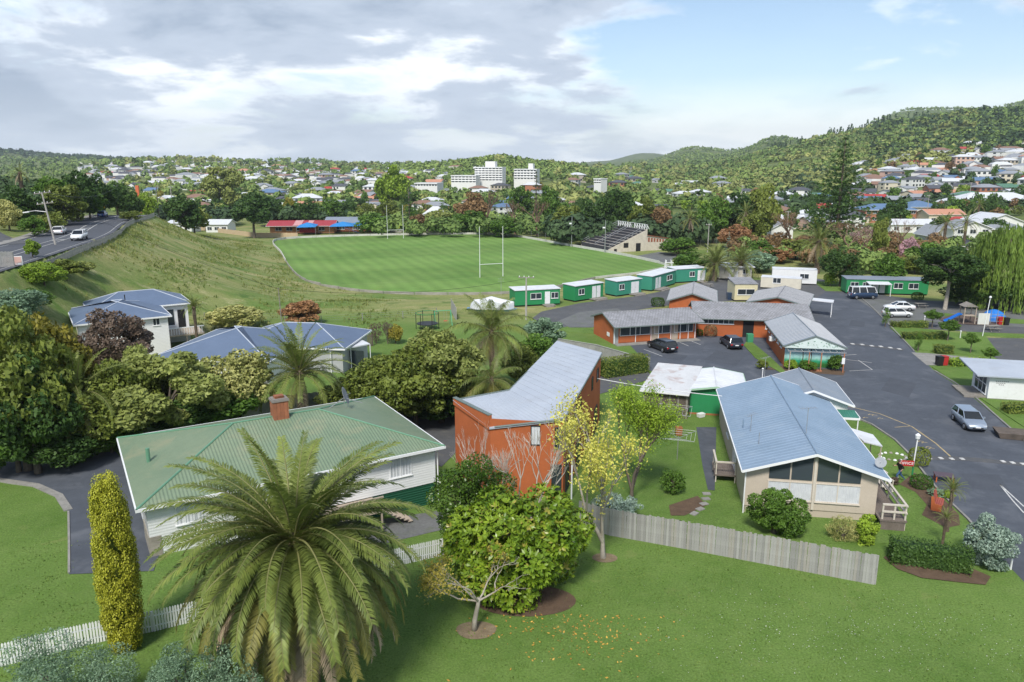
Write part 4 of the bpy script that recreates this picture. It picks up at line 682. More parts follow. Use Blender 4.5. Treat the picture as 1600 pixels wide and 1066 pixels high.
# ---------------------------------------------------------------- other planting, measured in the photograph: kind, leaf, u, top, width, base row or distance
PLANTS = [
 # left garden
 ('round', 'olive', 45, 492, 150, 735, None, 'bushy_tree', 'broad olive gold tree at the left edge above the side driveway', 5200),
 ('round', 'gold', 95, 488, 120, 690, None, 'bushy_tree', 'tall gold tinged tree left of the purple leaved tree', 5200),
 ('bush', 'green', 30, 610, 130, 738, None, 'shrub', 'mid green shrub bordering the side driveway at the left edge', 5200),
 ('bush', 'dark', 105, 668, 110, 728, None, 'shrub', 'dark shrub under the drooping palm by the side driveway', 3600),
 ('bush', 'gloss', 175, 640, 90, 708, None, 'shrub', 'glossy dark shrub with lilac flowers near the green roof', 3600),
 ('round', 'grey', 15, 450, 100, None, 78, 'shrub', 'grey green bush at the left edge below the billboard', 3600),
 ('round', 'purple', 190, 484, 104, 590, None, 'purple_tree', 'rounded purple brown tree before the nearer left blue roof', 4200),
 ('airy', 'pale', 270, 545, 175, 690, None, 'feathery_shrub', 'wide pale feathery shrub behind the green roofed house', 7000),
 ('bush', 'olive', 205, 560, 110, 690, None, 'feathery_shrub', 'olive shrub between the drooping palm and the pale feathery shrub', 4200),
 ('round', 'cream', 375, 545, 115, 662, None, 'variegated_shrub', 'cream variegated shrub left of the yellowing palm', 5200),
 ('bush', 'dark', 300, 630, 160, 672, None, 'shrub', 'dark low shrubs along the back of the green roofed house', 3600),
 ('bush', 'cream', 368, 484, 80, 512, None, 'shrub', 'low cream shrub between the two left blue roofs', 2600),
 ('bush', 'rust', 470, 470, 62, 508, None, 'shrub', 'reddish brown shrub by the leaning pole behind the blue house', 2600),
 ('column', 'purple', 588, 500, 24, 537, None, 'column_shrub', 'dark purple columnar shrub, left one of the pair', 1400),
 ('column', 'purple', 606, 502, 24, 537, None, 'column_shrub', 'dark purple columnar shrub, right one of the pair', 1400),
 ('bush', 'gold', 618, 506, 26, 537, None, 'shrub', 'small gold shrub against the purple columnar pair', 1400),
 ('bush', 'olive', 595, 562, 110, 660, None, 'shrub', 'olive shrub right of the yellowing palm', 5200),
 ('round', 'olive', 650, 535, 135, 668, None, 'bushy_tree', 'wide olive tree in the row behind the lane', 6200),
 ('airy', 'pale', 690, 510, 130, 660, None, 'bushy_tree', 'pale leaved tree with grey limbs behind the wide olive tree', 5200),
 ('bush', 'dark', 705, 606, 130, 652, None, 'shrub', 'dark hedge like shrub along the lane behind the house', 3600),
 ('bush', 'dark', 640, 620, 100, 650, None, 'shrub', 'dark shrub at the lane end near the satellite dish', 3600),
 ('round', 'green', 838, 520, 80, 590, None, 'bushy_tree', 'green tree between the tall palm and the paling fence', 4200),
 ('bush', 'grey', 850, 498, 60, 540, None, 'shrub', 'grey green shrub behind the fence left of the orange motel', 2600),
 ('round', 'olive', 812, 540, 60, 600, None, 'bushy_tree', 'olive tree at the back corner of the orange building', 3600),
 ('bush', 'lime', 66, 420, 78, None, 93, 'shrub', 'rounded bright green shrub below the red and white billboard', 3600),
 ('tall', 'lime', 47, 374, 26, None, 101, 'shrub', 'upright light green shrub at the road fence', 1800),
 ('bush', 'pale', 130, 432, 40, None, 106, 'dry_tuft', 'tuft of dry pampas stalks behind the first blue roof', 1400),
 ('bush', 'olive', 140, 590, 130, 712, None, 'shrub', 'olive shrub filling in behind the drooping palm', 5200),
 ('round', 'dark', 60, 560, 130, 740, None, 'bushy_tree', 'dark tree behind the shrubs of the side driveway', 5200),
 ('bush', 'green', 345, 590, 130, 668, None, 'shrub', 'green shrub between the pale feathery and the cream shrubs', 5200),
 ('bush', 'pale', 225, 545, 110, 670, None, 'feathery_shrub', 'pale feathery shrub under the purple brown tree', 5200),
 ('bush', 'olive', 545, 590, 90, 648, None, 'shrub', 'olive shrub right under the yellowing palm fronds', 3600),
 ('bush', 'green', 745, 590, 100, 640, None, 'shrub', 'green shrub left of the low feathery palm', 3600),
 ('bush', 'olive', 860, 545, 50, 590, None, 'shrub', 'olive shrub at the paling fence behind the orange building', 2600),
 ('bush', 'olive', 100, 440, 60, None, 100, 'shrub', 'olive shrub on the bank above the left blue roof', 2600),
 ('bush', 'green', 45, 470, 70, None, 84, 'shrub', 'green shrub left of the nearer blue roof', 3600),
 # bank left of the road
 ('round', 'dark', 20, 292, 62, None, 150, 'bank_tree', 'dark tree at the far left above the side road', 2600),
 ('round', 'green', 75, 275, 66, None, 165, 'bank_tree', 'green tree on the roadside bank behind the front power pole', 2600),
 ('round', 'dark', 112, 268, 60, None, 172, 'bank_tree', 'dark tree on the roadside bank right of the front power pole', 2600),
 ('round', 'olive', 95, 290, 66, None, 158, 'bank_tree', 'olive tree low on the roadside bank', 2600),
 ('round', 'dark', 150, 275, 56, None, 190, 'bank_tree', 'blackish green tree above the yellow warning sign', 2600),
 ('round', 'green', 135, 292, 50, None, 178, 'bank_tree', 'green tree above the white car on the road', 2600),
 ('round', 'dark', 178, 285, 46, None, 205, 'bank_tree', 'dark tree above the blue car on the road', 2600),
 ('round', 'dark', 200, 300, 40, None, 222, 'bank_tree', 'dark tree behind the second power pole', 2600),
 ('bush', 'cream', 8, 312, 40, None, 140, 'flowering_shrub', 'cream flowering shrub at the left end of the side road', 1800),
 ('bush', 'green', 50, 338, 40, None, 132, 'shrub', 'leafy shrub beside the side road mouth', 1800),
 ('bush', 'olive', 78, 332, 46, None, 140, 'shrub', 'olive shrub on the bank behind the road pole', 1800),
 ('bush', 'lime', 226, 300, 30, None, 238, 'shrub', 'lime green roadside bush near the orange mast', 1400),
 ('bush', 'olive', 205, 340, 34, None, 172, 'rank_grass', 'olive scrub along the road fence top', 1800),
 ('bush', 'dark', 285, 305, 52, None, 225, 'paddock_tree', 'dark tree at the top of the paddock left', 2600),
 ('round', 'olive', 300, 322, 46, None, 232, 'paddock_tree', 'olive shrub at the paddock corner', 1800),
 # trees beyond the field
 ('airy', 'pale', 345, 256, 66, None, 420, 'large_pale_tree', 'large pale bare looking tree far left beyond the field', 2600),
 ('spread', 'dark', 392, 297, 70, None, 268, 'spreading_tree', 'flat topped dark tree left of the red roofed kindergarten', 2600),
 ('round', 'dark', 425, 308, 44, None, 340, 'belt_tree', 'dark tree left behind the red roof', 2000),
 ('round', 'green', 455, 312, 40, None, 340, 'belt_tree', 'green tree behind the red roof, beside the yellow one', 2000),
 ('tall', 'gold', 452, 305, 22, None, 340, 'belt_tree', 'yellowish slim tree behind the red roof', 1600),
 ('round', 'dark', 488, 312, 44, None, 340, 'belt_tree', 'dark rounded tree behind the middle of the kindergarten', 2000),
 ('round', 'green', 515, 308, 36, None, 340, 'belt_tree', 'green tree behind the blue shade sail', 2000),
 ('round', 'dark', 545, 315, 36, None, 340, 'belt_tree', 'dark round tree behind the grey kindergarten roof', 2000),
 ('round', 'olive', 570, 318, 34, None, 340, 'belt_tree', 'olive tree behind the grey kindergarten roof end', 2000),
 ('round', 'lime', 612, 260, 50, None, 430, 'big_round_tree', 'big round bright green tree rising above the town', 2600),
 ('cone', 'dark', 638, 284, 36, None, 290, 'dark_cypress', 'dark broad conifer behind the far goal posts', 0),
 ('round', 'olive', 605, 312, 40, None, 340, 'belt_tree', 'olive tree left of the dark broad conifer', 2000),
 ('bush', 'green', 585, 332, 60, None, 285, 'belt_shrub', 'green shrub bank behind the far goal posts', 2000),
 ('bush', 'brown', 650, 335, 36, None, 282, 'belt_shrub', 'brown shrub at the foot of the dark broad conifer', 2000),
 ('bush', 'pale', 690, 328, 60, None, 290, 'reed_bank', 'pale green reedy bank behind the white fence, left part', 2600),
 ('bush', 'green', 735, 330, 66, None, 288, 'reed_bank', 'green reedy bank behind the white fence, right part', 2600),
 ('bare', 'brown', 760, 296, 60, None, 292, 'bare_brown_tree', 'brownish bare tree left of the dark spire conifer', 4),
 ('round', 'brown', 735, 302, 50, None, 300, 'belt_tree', 'brown green tree behind the reeds', 2000),
 ('cone', 'dark', 838, 266, 34, None, 320, 'dark_spire_conifer', 'dark pointed conifer standing tall beyond the field', 0),
 ('round', 'green', 860, 290, 36, None, 325, 'belt_tree', 'round green tree right of the dark pointed conifer', 2000),
 ('round', 'green', 815, 292, 40, None, 330, 'belt_tree', 'green tree left of the dark pointed conifer', 2000),
 ('bare', 'brown', 805, 312, 46, None, 280, 'bare_brown_tree', 'brown bare tree below the dark pointed conifer, left of two', 4),
 ('bare', 'brown', 840, 310, 52, None, 276, 'bare_brown_tree', 'brown bare tree below the dark pointed conifer, right of two', 4),
 ('bush', 'green', 790, 340, 50, None, 270, 'belt_shrub', 'bright green shrub below the brown bare trees', 2000),
 ('round', 'olive', 888, 322, 52, None, 262, 'belt_tree', 'olive dark tree left behind the grandstand', 2600),
 ('round', 'dark', 920, 314, 56, None, 268, 'belt_tree', 'dark tree with upright tips left of the grandstand', 2600),
 ('tall', 'dark', 905, 310, 30, None, 282, 'belt_tree', 'slim dark tree left of the grandstand', 2000),
 ('round', 'dark', 970, 296, 66, None, 272, 'belt_tree', 'large blackish tree directly behind the grandstand', 2600),
 ('round', 'dark', 945, 310, 46, None, 264, 'belt_tree', 'dark tree over the grandstand left end', 2600),
 ('round', 'olive', 1010, 310, 52, None, 262, 'belt_tree', 'greyish tree behind the grandstand right end', 2600),
 ('round', 'brown', 1035, 322, 46, None, 255, 'belt_tree', 'brownish tree right behind the grandstand', 2600),
 ('cone', 'dark', 1082, 302, 66, None, 255, 'dark_spruce', 'wide dark conifer right of the grandstand', 0),
 ('round', 'green', 1118, 310, 48, None, 248, 'belt_tree', 'bright green chestnut like tree right of the wide conifer', 2600),
 ('round', 'dark', 1152, 304, 60, None, 258, 'belt_tree', 'dark tree between the bright green and the yellowish trees', 2600),
 ('tall', 'olive', 1196, 288, 50, None, 255, 'belt_tree', 'tall yellowish green tree right of the belt', 2600),
 ('round', 'olive', 1175, 330, 50, None, 235, 'belt_tree', 'olive tree above the footbridge', 2600),
 ('bush', 'rust', 1150, 350, 56, None, 228, 'belt_shrub', 'rusty brown shrub by the footbridge', 2000),
 ('bush', 'green', 1060, 372, 60, None, 215, 'belt_shrub', 'green shrub right of the grandstand yard', 2000),
 ('cone', 'blue', 1140, 362, 20, None, 205, 'blue_spruce', 'small blue spruce beyond the field corner', 0),
 ('bush', 'green', 1082, 400, 62, 423, None, 'shrub', 'leafy shrub at the field corner behind the green cabins', 2600),
 ('bush', 'grey', 1180, 392, 60, 425, None, 'shrub', 'grey green shrub behind the cream cabin', 2600),
 # right side
 ('norfolk', 'dark', 1322, 212, 125, None, 215, 'norfolk_pine', 'tall tiered dark pine rising above the right hand town', 0),
 ('bare', 'rust', 1240, 330, 80, None, 200, 'russet_bare_tree', 'russet twiggy tree left of the tall tiered pine foot', 5),
 ('bare', 'rust', 1330, 345, 80, None, 190, 'russet_bare_tree', 'russet twiggy tree below the tall tiered pine', 5),
 ('bare', 'pink', 1355, 355, 60, None, 185, 'russet_bare_tree', 'pinkish twiggy tree behind the long green cabin', 5),
 ('tall', 'olive', 1380, 335, 28, None, 180, 'slim_tree', 'slim olive green tree behind the long green cabin', 1800),
 ('bush', 'dark', 1312, 388, 62, 448, None, 'bushy_tree', 'dense dark tree left of the long green cabin', 3600),
 ('bush', 'lime', 1297, 424, 20, 448, None, 'shrub', 'small lime shrub beside the white caravan', 1400),
 ('bush', 'green', 1385, 395, 50, 452, None, 'bushy_tree', 'green bushes behind the long green cabin', 2600),
 ('bush', 'dark', 1345, 400, 60, None, 168, 'bushy_tree', 'dark bush behind the green cabin left end', 2600),
 ('round', 'pink', 1424, 370, 30, None, 172, 'blossom_tree', 'pink blossom tree above the long green cabin', 1800),
 ('bush', 'green', 1450, 380, 60, None, 168, 'bushy_tree', 'dense green tree right of the pink blossom', 2600),
 ('round', 'dark', 1476, 388, 96, 484, None, 'gum_tree', 'grey green tree with pale slanting trunk beside the playground', 5200),
 ('willow', 'willow', 1572, 352, 150, 478, None, 'willow_tree', 'lime green weeping willow at the right edge', 0),
 ('bush', 'dark', 1530, 440, 110, 478, None, 'shrub', 'dark shrubbery below the willow', 3600),
 ('bush', 'dark', 1610, 440, 90, 480, None, 'shrub', 'dark shrubbery at the right edge under the willow', 3600),
 ('round', 'olive', 1245, 375, 60, None, 185, 'bushy_tree', 'olive bush left of the tall date palm', 2600),
 ('round', 'green', 1190, 378, 60, None, 180, 'bushy_tree', 'green bush behind the cream cabin', 2600),
 ('bush', 'rust', 1215, 390, 56, None, 178, 'shrub', 'rusty shrub behind the white caravan', 2000),
 ('bush', 'olive', 1430, 412, 60, None, 160, 'shrub', 'olive shrub behind the long green cabin right end', 2600),
 ('bare', 'rust', 1410, 340, 50, None, 190, 'russet_bare_tree', 'russet twiggy tree left of the pink blossom', 5),
 ('round', 'dark', 1480, 338, 40, None, 240, 'town_tree', 'dark tree before the red roofed house', 2000),
 ('round', 'green', 1555, 340, 36, None, 250, 'town_tree', 'green tree right of the red roofed house', 2000),
 ('round', 'dark', 1400, 312, 46, None, 300, 'town_tree', 'dark tree before the long blue roof', 2000),
 ('tall', 'dark', 1382, 330, 22, None, 260, 'town_tree', 'slim dark tree left of the long blue roof', 1600),
]
for i, (k, lf, u, vt, w, vb, Y, nm, lb, n) in enumerate(PLANTS):
    tree(nm, lb, k, lf, u, vt, w, vb, Y, var=i, n=(n or None), cat='shrub' if k == 'bush' else 'tree', bark=PALEBARK if nm in ('gum_tree', 'large_pale_tree') else (mat('twig_brown', (0.23, 0.15, 0.11), rough=0.9) if k == 'bare' else None), leaf=None if (n or 9999) > 3000 else 0.14, trunk=0.4 if nm == 'gum_tree' else 0.10)
# palms
def palm_at(label, u, v, Y, L, count, seed, th=None, **kw):
    c = at(u, v, Y); g = hz(c.x, Y); return palm(kw.pop('name', 'palm_tree'), label, (c.x, Y, g), max(0.6, c.z - g), L, count, seed=seed, **kw)
palm_at('palm with upright yellowing fronds behind the green roofed house', 468, 590, 63, 5.0, 48, 5, key='mid', dead=3, kmax=7.2, n=40, width=0.085, lw=0.62)
palm_at('dark drooping palm among the left garden shrubs', 122, 622, 54, 4.2, 24, 6, key='mid', dead=4, kmax=9, n=40)
palm_at('tall feathery palm behind the orange building', 768, 525, 72, 4.4, 30, 7, key='feather', n=40, lw=1.0, droop=0.6, vee=0.1, width=0.07, dead=4, tr=0.22)
palm_at('low feathery palm touching the orange building roof', 768, 600, 62, 3.2, 22, 8, key='feather', n=40, lw=1.0, droop=0.6, vee=0.1, width=0.07, dead=1, tr=0.18, kmin=2)
palm_at('short cabbage palm between the two left blue roofs', 303, 482, 92, 1.9, 34, 9, key='small', n=22, width=0.12, dead=5, tr=0.18, kmax=6)
palm_at('date palm left of the tall tiered pine foot', 1280, 380, 160, 5.2, 44, 10, key='small', n=22, width=0.12, dead=12, tr=0.5)
palm_at('squat palm left behind the cream cabin', 1118, 416, 150, 5.2, 54, 11, key='small', n=22, width=0.12, dead=4, tr=0.45, kmax=7.5)
palm_at('squat palm right behind the cream cabin', 1158, 413, 152, 5.0, 50, 12, key='small', n=22, width=0.12, dead=4, tr=0.45, kmax=7.5)
palm_at('palm at the foot of the dark conifer by the grandstand', 1078, 345, 235, 4.6, 26, 13, key='small', n=22, width=0.12, dead=2)
palm_at('palm left of the yellowish tree beyond the field', 1165, 335, 235, 4.6, 26, 14, key='small', n=22, width=0.12, dead=2)
palm_at('feathery palm left before the red roofed house', 1478, 352, 205, 4.4, 22, 15, key='small', n=22, width=0.12, dead=1)
palm_at('feathery palm right before the red roofed house', 1510, 350, 205, 4.4, 22, 16, key='small', n=22, width=0.12, dead=1)
palm_at('palm on the roadside bank at the left edge', 31, 272, 165, 2.8, 20, 17, key='small', n=22, width=0.12, dead=1)
palm_at('small round topped palm in the town right of the red roof', 1530, 322, 300, 3.4, 24, 18, key='small', n=22, width=0.14, dead=1)
palm_at('cabbage palm in the garden bed by the drive', 1488, 768, 43.6, 1.0, 34, 19, key='small', n=22, width=0.12, dead=3, tr=0.10, kmax=6)
palm_at('small cabbage palm low in the garden bed', 1478, 812, 41.8, 0.8, 22, 20, key='small', n=22, width=0.12, dead=0, tr=0.08, kmax=5)
# clipped hedges and topiary by the drive
def H2(label, u0, u1, v, w, h, key, seed, **kw): return hedge(label, G(u0, v), G(u1, v), w, h, key, seed, 0.16, **kw)
H2('clipped hedge before the white cars, right of the tall cone', 1404, 1447, 512, 1.2, 0.9, 'olive', 1); H2('small clipped hedge block beside the tall cone', 1392, 1400, 511, 1.0, 0.8, 'olive', 2)
H2('long clipped hedge on the middle lawn island', 1410, 1476, 530, 1.3, 0.9, 'olive', 6); H2('short clipped hedge block near the side path', 1460, 1486, 552, 1.2, 1.0, 'olive', 7)
H2('bright clipped hedge above the white cabin', 1482, 1540, 571, 1.3, 0.8, 'lime', 8); H2('clipped hedge at the right edge above the silver car', 1568, 1630, 645, 1.3, 0.9, 'olive', 9)
hedge('tall dense hedge behind the metal roofed sheds', G(940, 590), G(1008, 580), 1.6, 2.0, 'olive', 10, 0.17)
for lb, u, v, vt, w in (('tall dark green cone shrub beside the white cars', 1383, 511, 481, 14), ('dark green cone shrub on the middle lawn island', 1434, 549, 519, 14)):
    tree('cone_shrub', lb, 'column', 'green', u, vt, w, v, None, n=1800, cat='shrub')
for lb, u, v, vt, w in (('young round headed tree left of the playground', 1456, 512, 484, 26), ('young round headed tree on the middle lawn island', 1480, 533, 500, 28), ('young round headed tree at the end of the lawn island', 1516, 552, 521, 22), ('young round headed tree beside the bright hedge', 1546, 570, 544, 24)):
    tree('young_tree', lb, 'round', 'green', u, vt, w, v, None, n=1400, leaf=0.16, trunk=0.45)
H2('round brown clipped shrub against the orange motel wall', 1100, 1120, 526, 1.7, 1.6, 'brown', 11, round_=0.9, name='round_shrub', cat='shrub'); H2('small green clipped shrub left of the round brown one', 1088, 1098, 525, 1.0, 0.9, 'green', 12, round_=0.6, name='round_shrub', cat='shrub')
H2('round green shrub in front of the long green cabin', 1424, 1442, 470, 1.7, 1.5, 'green', 13, round_=0.9, name='round_shrub', cat='shrub'); H2('dark green shrub at the end of the cabin lane', 1017, 1038, 479, 2.2, 1.5, 'dark', 14, round_=0.7, name='round_shrub', cat='shrub')
for j, (lb, u, v, w, key) in enumerate((('fern clump at the left of the mural pergola', 1190, 576, 20, 'olive'), ('leafy clump in the middle of the mural pergola', 1262, 578, 30, 'green'), ('yellow green clump beside the pergola post', 1236, 577, 22, 'lime'), ('tall leafy shrub at the right of the mural pergola', 1304, 579, 24, 'green'))):
    tree('pergola_plant', lb, 'bush', key, u, v - (14 if j < 3 else 24), w, v, None, n=1400, leaf=0.16, cat='plant')
for j, (lb, u, v, w, key) in enumerate((('variegated leafy clump left in the bench garden bed', 1462, 776, 24, 'grey'), ('yellow green leafy clump in the bench garden bed', 1482, 779, 18, 'lime'), ('reddish low shrub beside the office steps', 1397, 758, 14, 'purple'))):
    tree('bed_plant', lb, 'bush', key, u, v - 12, w, v, None, n=1200, leaf=0.2, cat='plant')
sheet('garden_bed', GP((1428, 740), (1446, 748), (1468, 775), (1498, 805), (1500, 822), (1478, 826), (1440, 806), (1448, 790), (1430, 770), (1405, 758)), SOIL, 0.06)
# ---------------------------------------------------------------- building helpers
WHITEW = mat('white_weatherboard', (0.74, 0.75, 0.76), rough=0.6, wave=('Z', 0.17), wamt=0.3, wdist=0.012, mottle=0.05)
WHITE = mat('white_paint', (0.76, 0.77, 0.78), rough=0.55, mottle=0.05, dirt=(0.5, 0.5, 0.48), dscale=2, damt=0.3)
TRIM = mat('white_trim', (0.78, 0.79, 0.80), rough=0.5, mottle=0.03)
BEIGE = mat('beige_board', (0.52, 0.45, 0.37), rough=0.7, wave=('X', 0.3), wamt=0.25, wdist=0.01, mottle=0.06)
BEIGE2 = mat('beige_paint', (0.50, 0.43, 0.35), rough=0.7, mottle=0.08)
ORANGE = mat('orange_brick', (0.45, 0.125, 0.042), (0.38, 0.105, 0.036), rough=0.85, scale=0.5, bump=0.25, bscale=25, dirt=(0.36, 0.11, 0.045), dscale=1.2, damt=0.6, mottle=0.08)
GREENP = mat('green_paint', (0.025, 0.24, 0.09), rough=0.6, mottle=0.08); DGREEN = mat('dark_green_board', (0.012, 0.085, 0.045), rough=0.6, wave=('Z', 0.17), wamt=0.6, mottle=0.08)
TEALP = mat('teal_paint', (0.045, 0.26, 0.18), rough=0.6, mottle=0.08); GREENROOFX = mat('green_iron_x', (0.200, 0.255, 0.165), (0.155, 0.220, 0.142), rough=0.45, scale=0.35, wave=('X', 0.2), wamt=0.55, wdist=0.03, dirt=(0.26, 0.27, 0.17), dscale=0.5, damt=0.75, mottle=0.08)
GREENROOFY = mat('green_iron_y', (0.200, 0.255, 0.165), (0.155, 0.220, 0.142), rough=0.45, scale=0.35, wave=('Y', 0.2), wamt=0.55, wdist=0.03, dirt=(0.26, 0.27, 0.17), dscale=0.5, damt=0.75, mottle=0.08)
GREENCAP = mat('green_flashing', (0.13, 0.29, 0.19), rough=0.5); BLUEROOF = mat('pale_blue_iron', (0.225, 0.305, 0.405), (0.185, 0.26, 0.35), rough=0.5, scale=0.4, dirt=(0.27, 0.34, 0.42), dscale=0.5, damt=0.5, mottle=0.06)
GREYROOF = mat('grey_tile', (0.34, 0.345, 0.37), (0.26, 0.265, 0.285), rough=0.85, scale=0.8, tile=(0.4, 0.34, 0.03), dirt=(0.20, 0.20, 0.19), dscale=1.5, mottle=0.12)
GREYROOF2 = mat('slate_grey_iron', (0.23, 0.27, 0.325), (0.19, 0.225, 0.27), rough=0.6, scale=0.5, mottle=0.08, dirt=(0.29, 0.31, 0.34), dscale=1.0, damt=0.5)
STEELBLUE = mat('steel_blue_iron', (0.125, 0.170, 0.255), (0.105, 0.145, 0.22), rough=0.5, scale=0.4, mottle=0.06)
ZINC = mat('pale_zinc_roof', (0.43, 0.47, 0.53), (0.37, 0.41, 0.47), rough=0.45, scale=0.4, mottle=0.05, dirt=(0.33, 0.35, 0.38), dscale=0.6, damt=0.5)
RUSTROOF = mat('weathered_white_roof', (0.60, 0.61, 0.62), (0.52, 0.53, 0.54), rough=0.7, scale=0.8, dirt=(0.27, 0.10, 0.055), dscale=0.7, damt=0.65, mottle=0.08)
WHITEROOF = mat('white_roof', (0.66, 0.68, 0.71), (0.58, 0.60, 0.63), rough=0.6, scale=0.6, mottle=0.06, dirt=(0.42, 0.42, 0.42), dscale=1.2, damt=0.4)
TIMBER = mat('weathered_timber', (0.30, 0.275, 0.245), (0.19, 0.175, 0.155), scale=2.5, rough=0.9, bump=0.3, bscale=14, mottle=0.2, dirt=(0.15, 0.15, 0.12), dscale=2)
TIMBER2 = mat('dark_timber', (0.15, 0.12, 0.10), (0.09, 0.075, 0.062), scale=2, rough=0.9, bump=0.3, mottle=0.2)
PALETIMBER = mat('pale_timber', (0.44, 0.37, 0.30), (0.34, 0.28, 0.22), scale=2, rough=0.85, mottle=0.12); DECK = mat('deck_boards', (0.20, 0.165, 0.145), (0.14, 0.115, 0.10), scale=1.5, rough=0.9, wave=('X', 0.14), wamt=0.5, mottle=0.15)
GLASS = glassmat('window_glass'); GLASS2 = glassmat('sky_glass', (0.05, 0.065, 0.075), 0.04); CURTAIN = mat('net_curtain', (0.64, 0.66, 0.68), (0.52, 0.54, 0.57), scale=2, rough=0.85, wave=('X', 0.21), wamt=0.55, wdist=0.03)
BLACK = mat('black_plastic', (0.02, 0.02, 0.022), rough=0.5); METAL = mat('galvanised', (0.45, 0.46, 0.47), rough=0.45, metal=0.6); BRICKC = mat('chimney_brick', (0.42, 0.16, 0.08), (0.30, 0.12, 0.065), scale=3, rough=0.9, tile=(0.24, 0.09, 0.012)); DARKIN = mat('dark_interior', (0.018, 0.018, 0.02), rough=0.9)
REDP = mat('red_paint', (0.45, 0.03, 0.03), rough=0.5); STONE = mat('stone_base', (0.36, 0.33, 0.28), (0.24, 0.22, 0.19), scale=3, rough=0.9, bump=0.6, bscale=5)
def mat4(o): return Matrix.Translation(o.location) @ o.rotation_euler.to_matrix().to_4x4()
def onwall(o, u, v, axis='y', val=0.0):
    """where a sight line crosses a wall plane of building o, in its own coordinates"""
    Mi = mat4(o).inverted(); c = Mi @ Vector((0, 0, CAM_H)); d = Mi.to_3x3() @ Vector(sight(u, v)); i = 'xyz'.index(axis); t = (val - c[i]) / d[i]; return c + d * t
def frame(A, B, name, label, cat='house', group=None, z=0.0):
    A = Vector((A[0], A[1])); B = Vector((B[0], B[1])); d = B - A
    return thing(name, label, cat, (A.x, A.y, z), math.atan2(d.y, d.x), group), d.length
def walls(par, x0, x1, y0, y1, z0, z1, m, gable=None, zr=0, name='wall'):
    mb = MB()
    if gable is None: mb.b2((x0, y0, z0), (x1, y1, z1))
    elif gable == 'y':
        xm = (x0 + x1) / 2; pr = [(x0, z0), (x1, z0), (x1, z1), (xm, zr), (x0, z1)]; n = 5
        mb.add([(x, y0, z) for x, z in pr] + [(x, y1, z) for x, z in pr], [tuple(range(5)), tuple(range(9, 4, -1))] + [(i, 5 + i, 5 + (i + 1) % 5, (i + 1) % 5) for i in range(5)])
    else:
        ym = (y0 + y1) / 2; pr = [(y0, z0), (y1, z0), (y1, z1), (ym, zr), (y0, z1)]
        mb.add([(x0, y, z) for y, z in pr] + [(x1, y, z) for y, z in pr], [tuple(range(4, -1, -1)), tuple(range(5, 10))] + [(i, (i + 1) % 5, 5 + (i + 1) % 5, 5 + i) for i in range(5)])
    return mb.build(name, m, par)
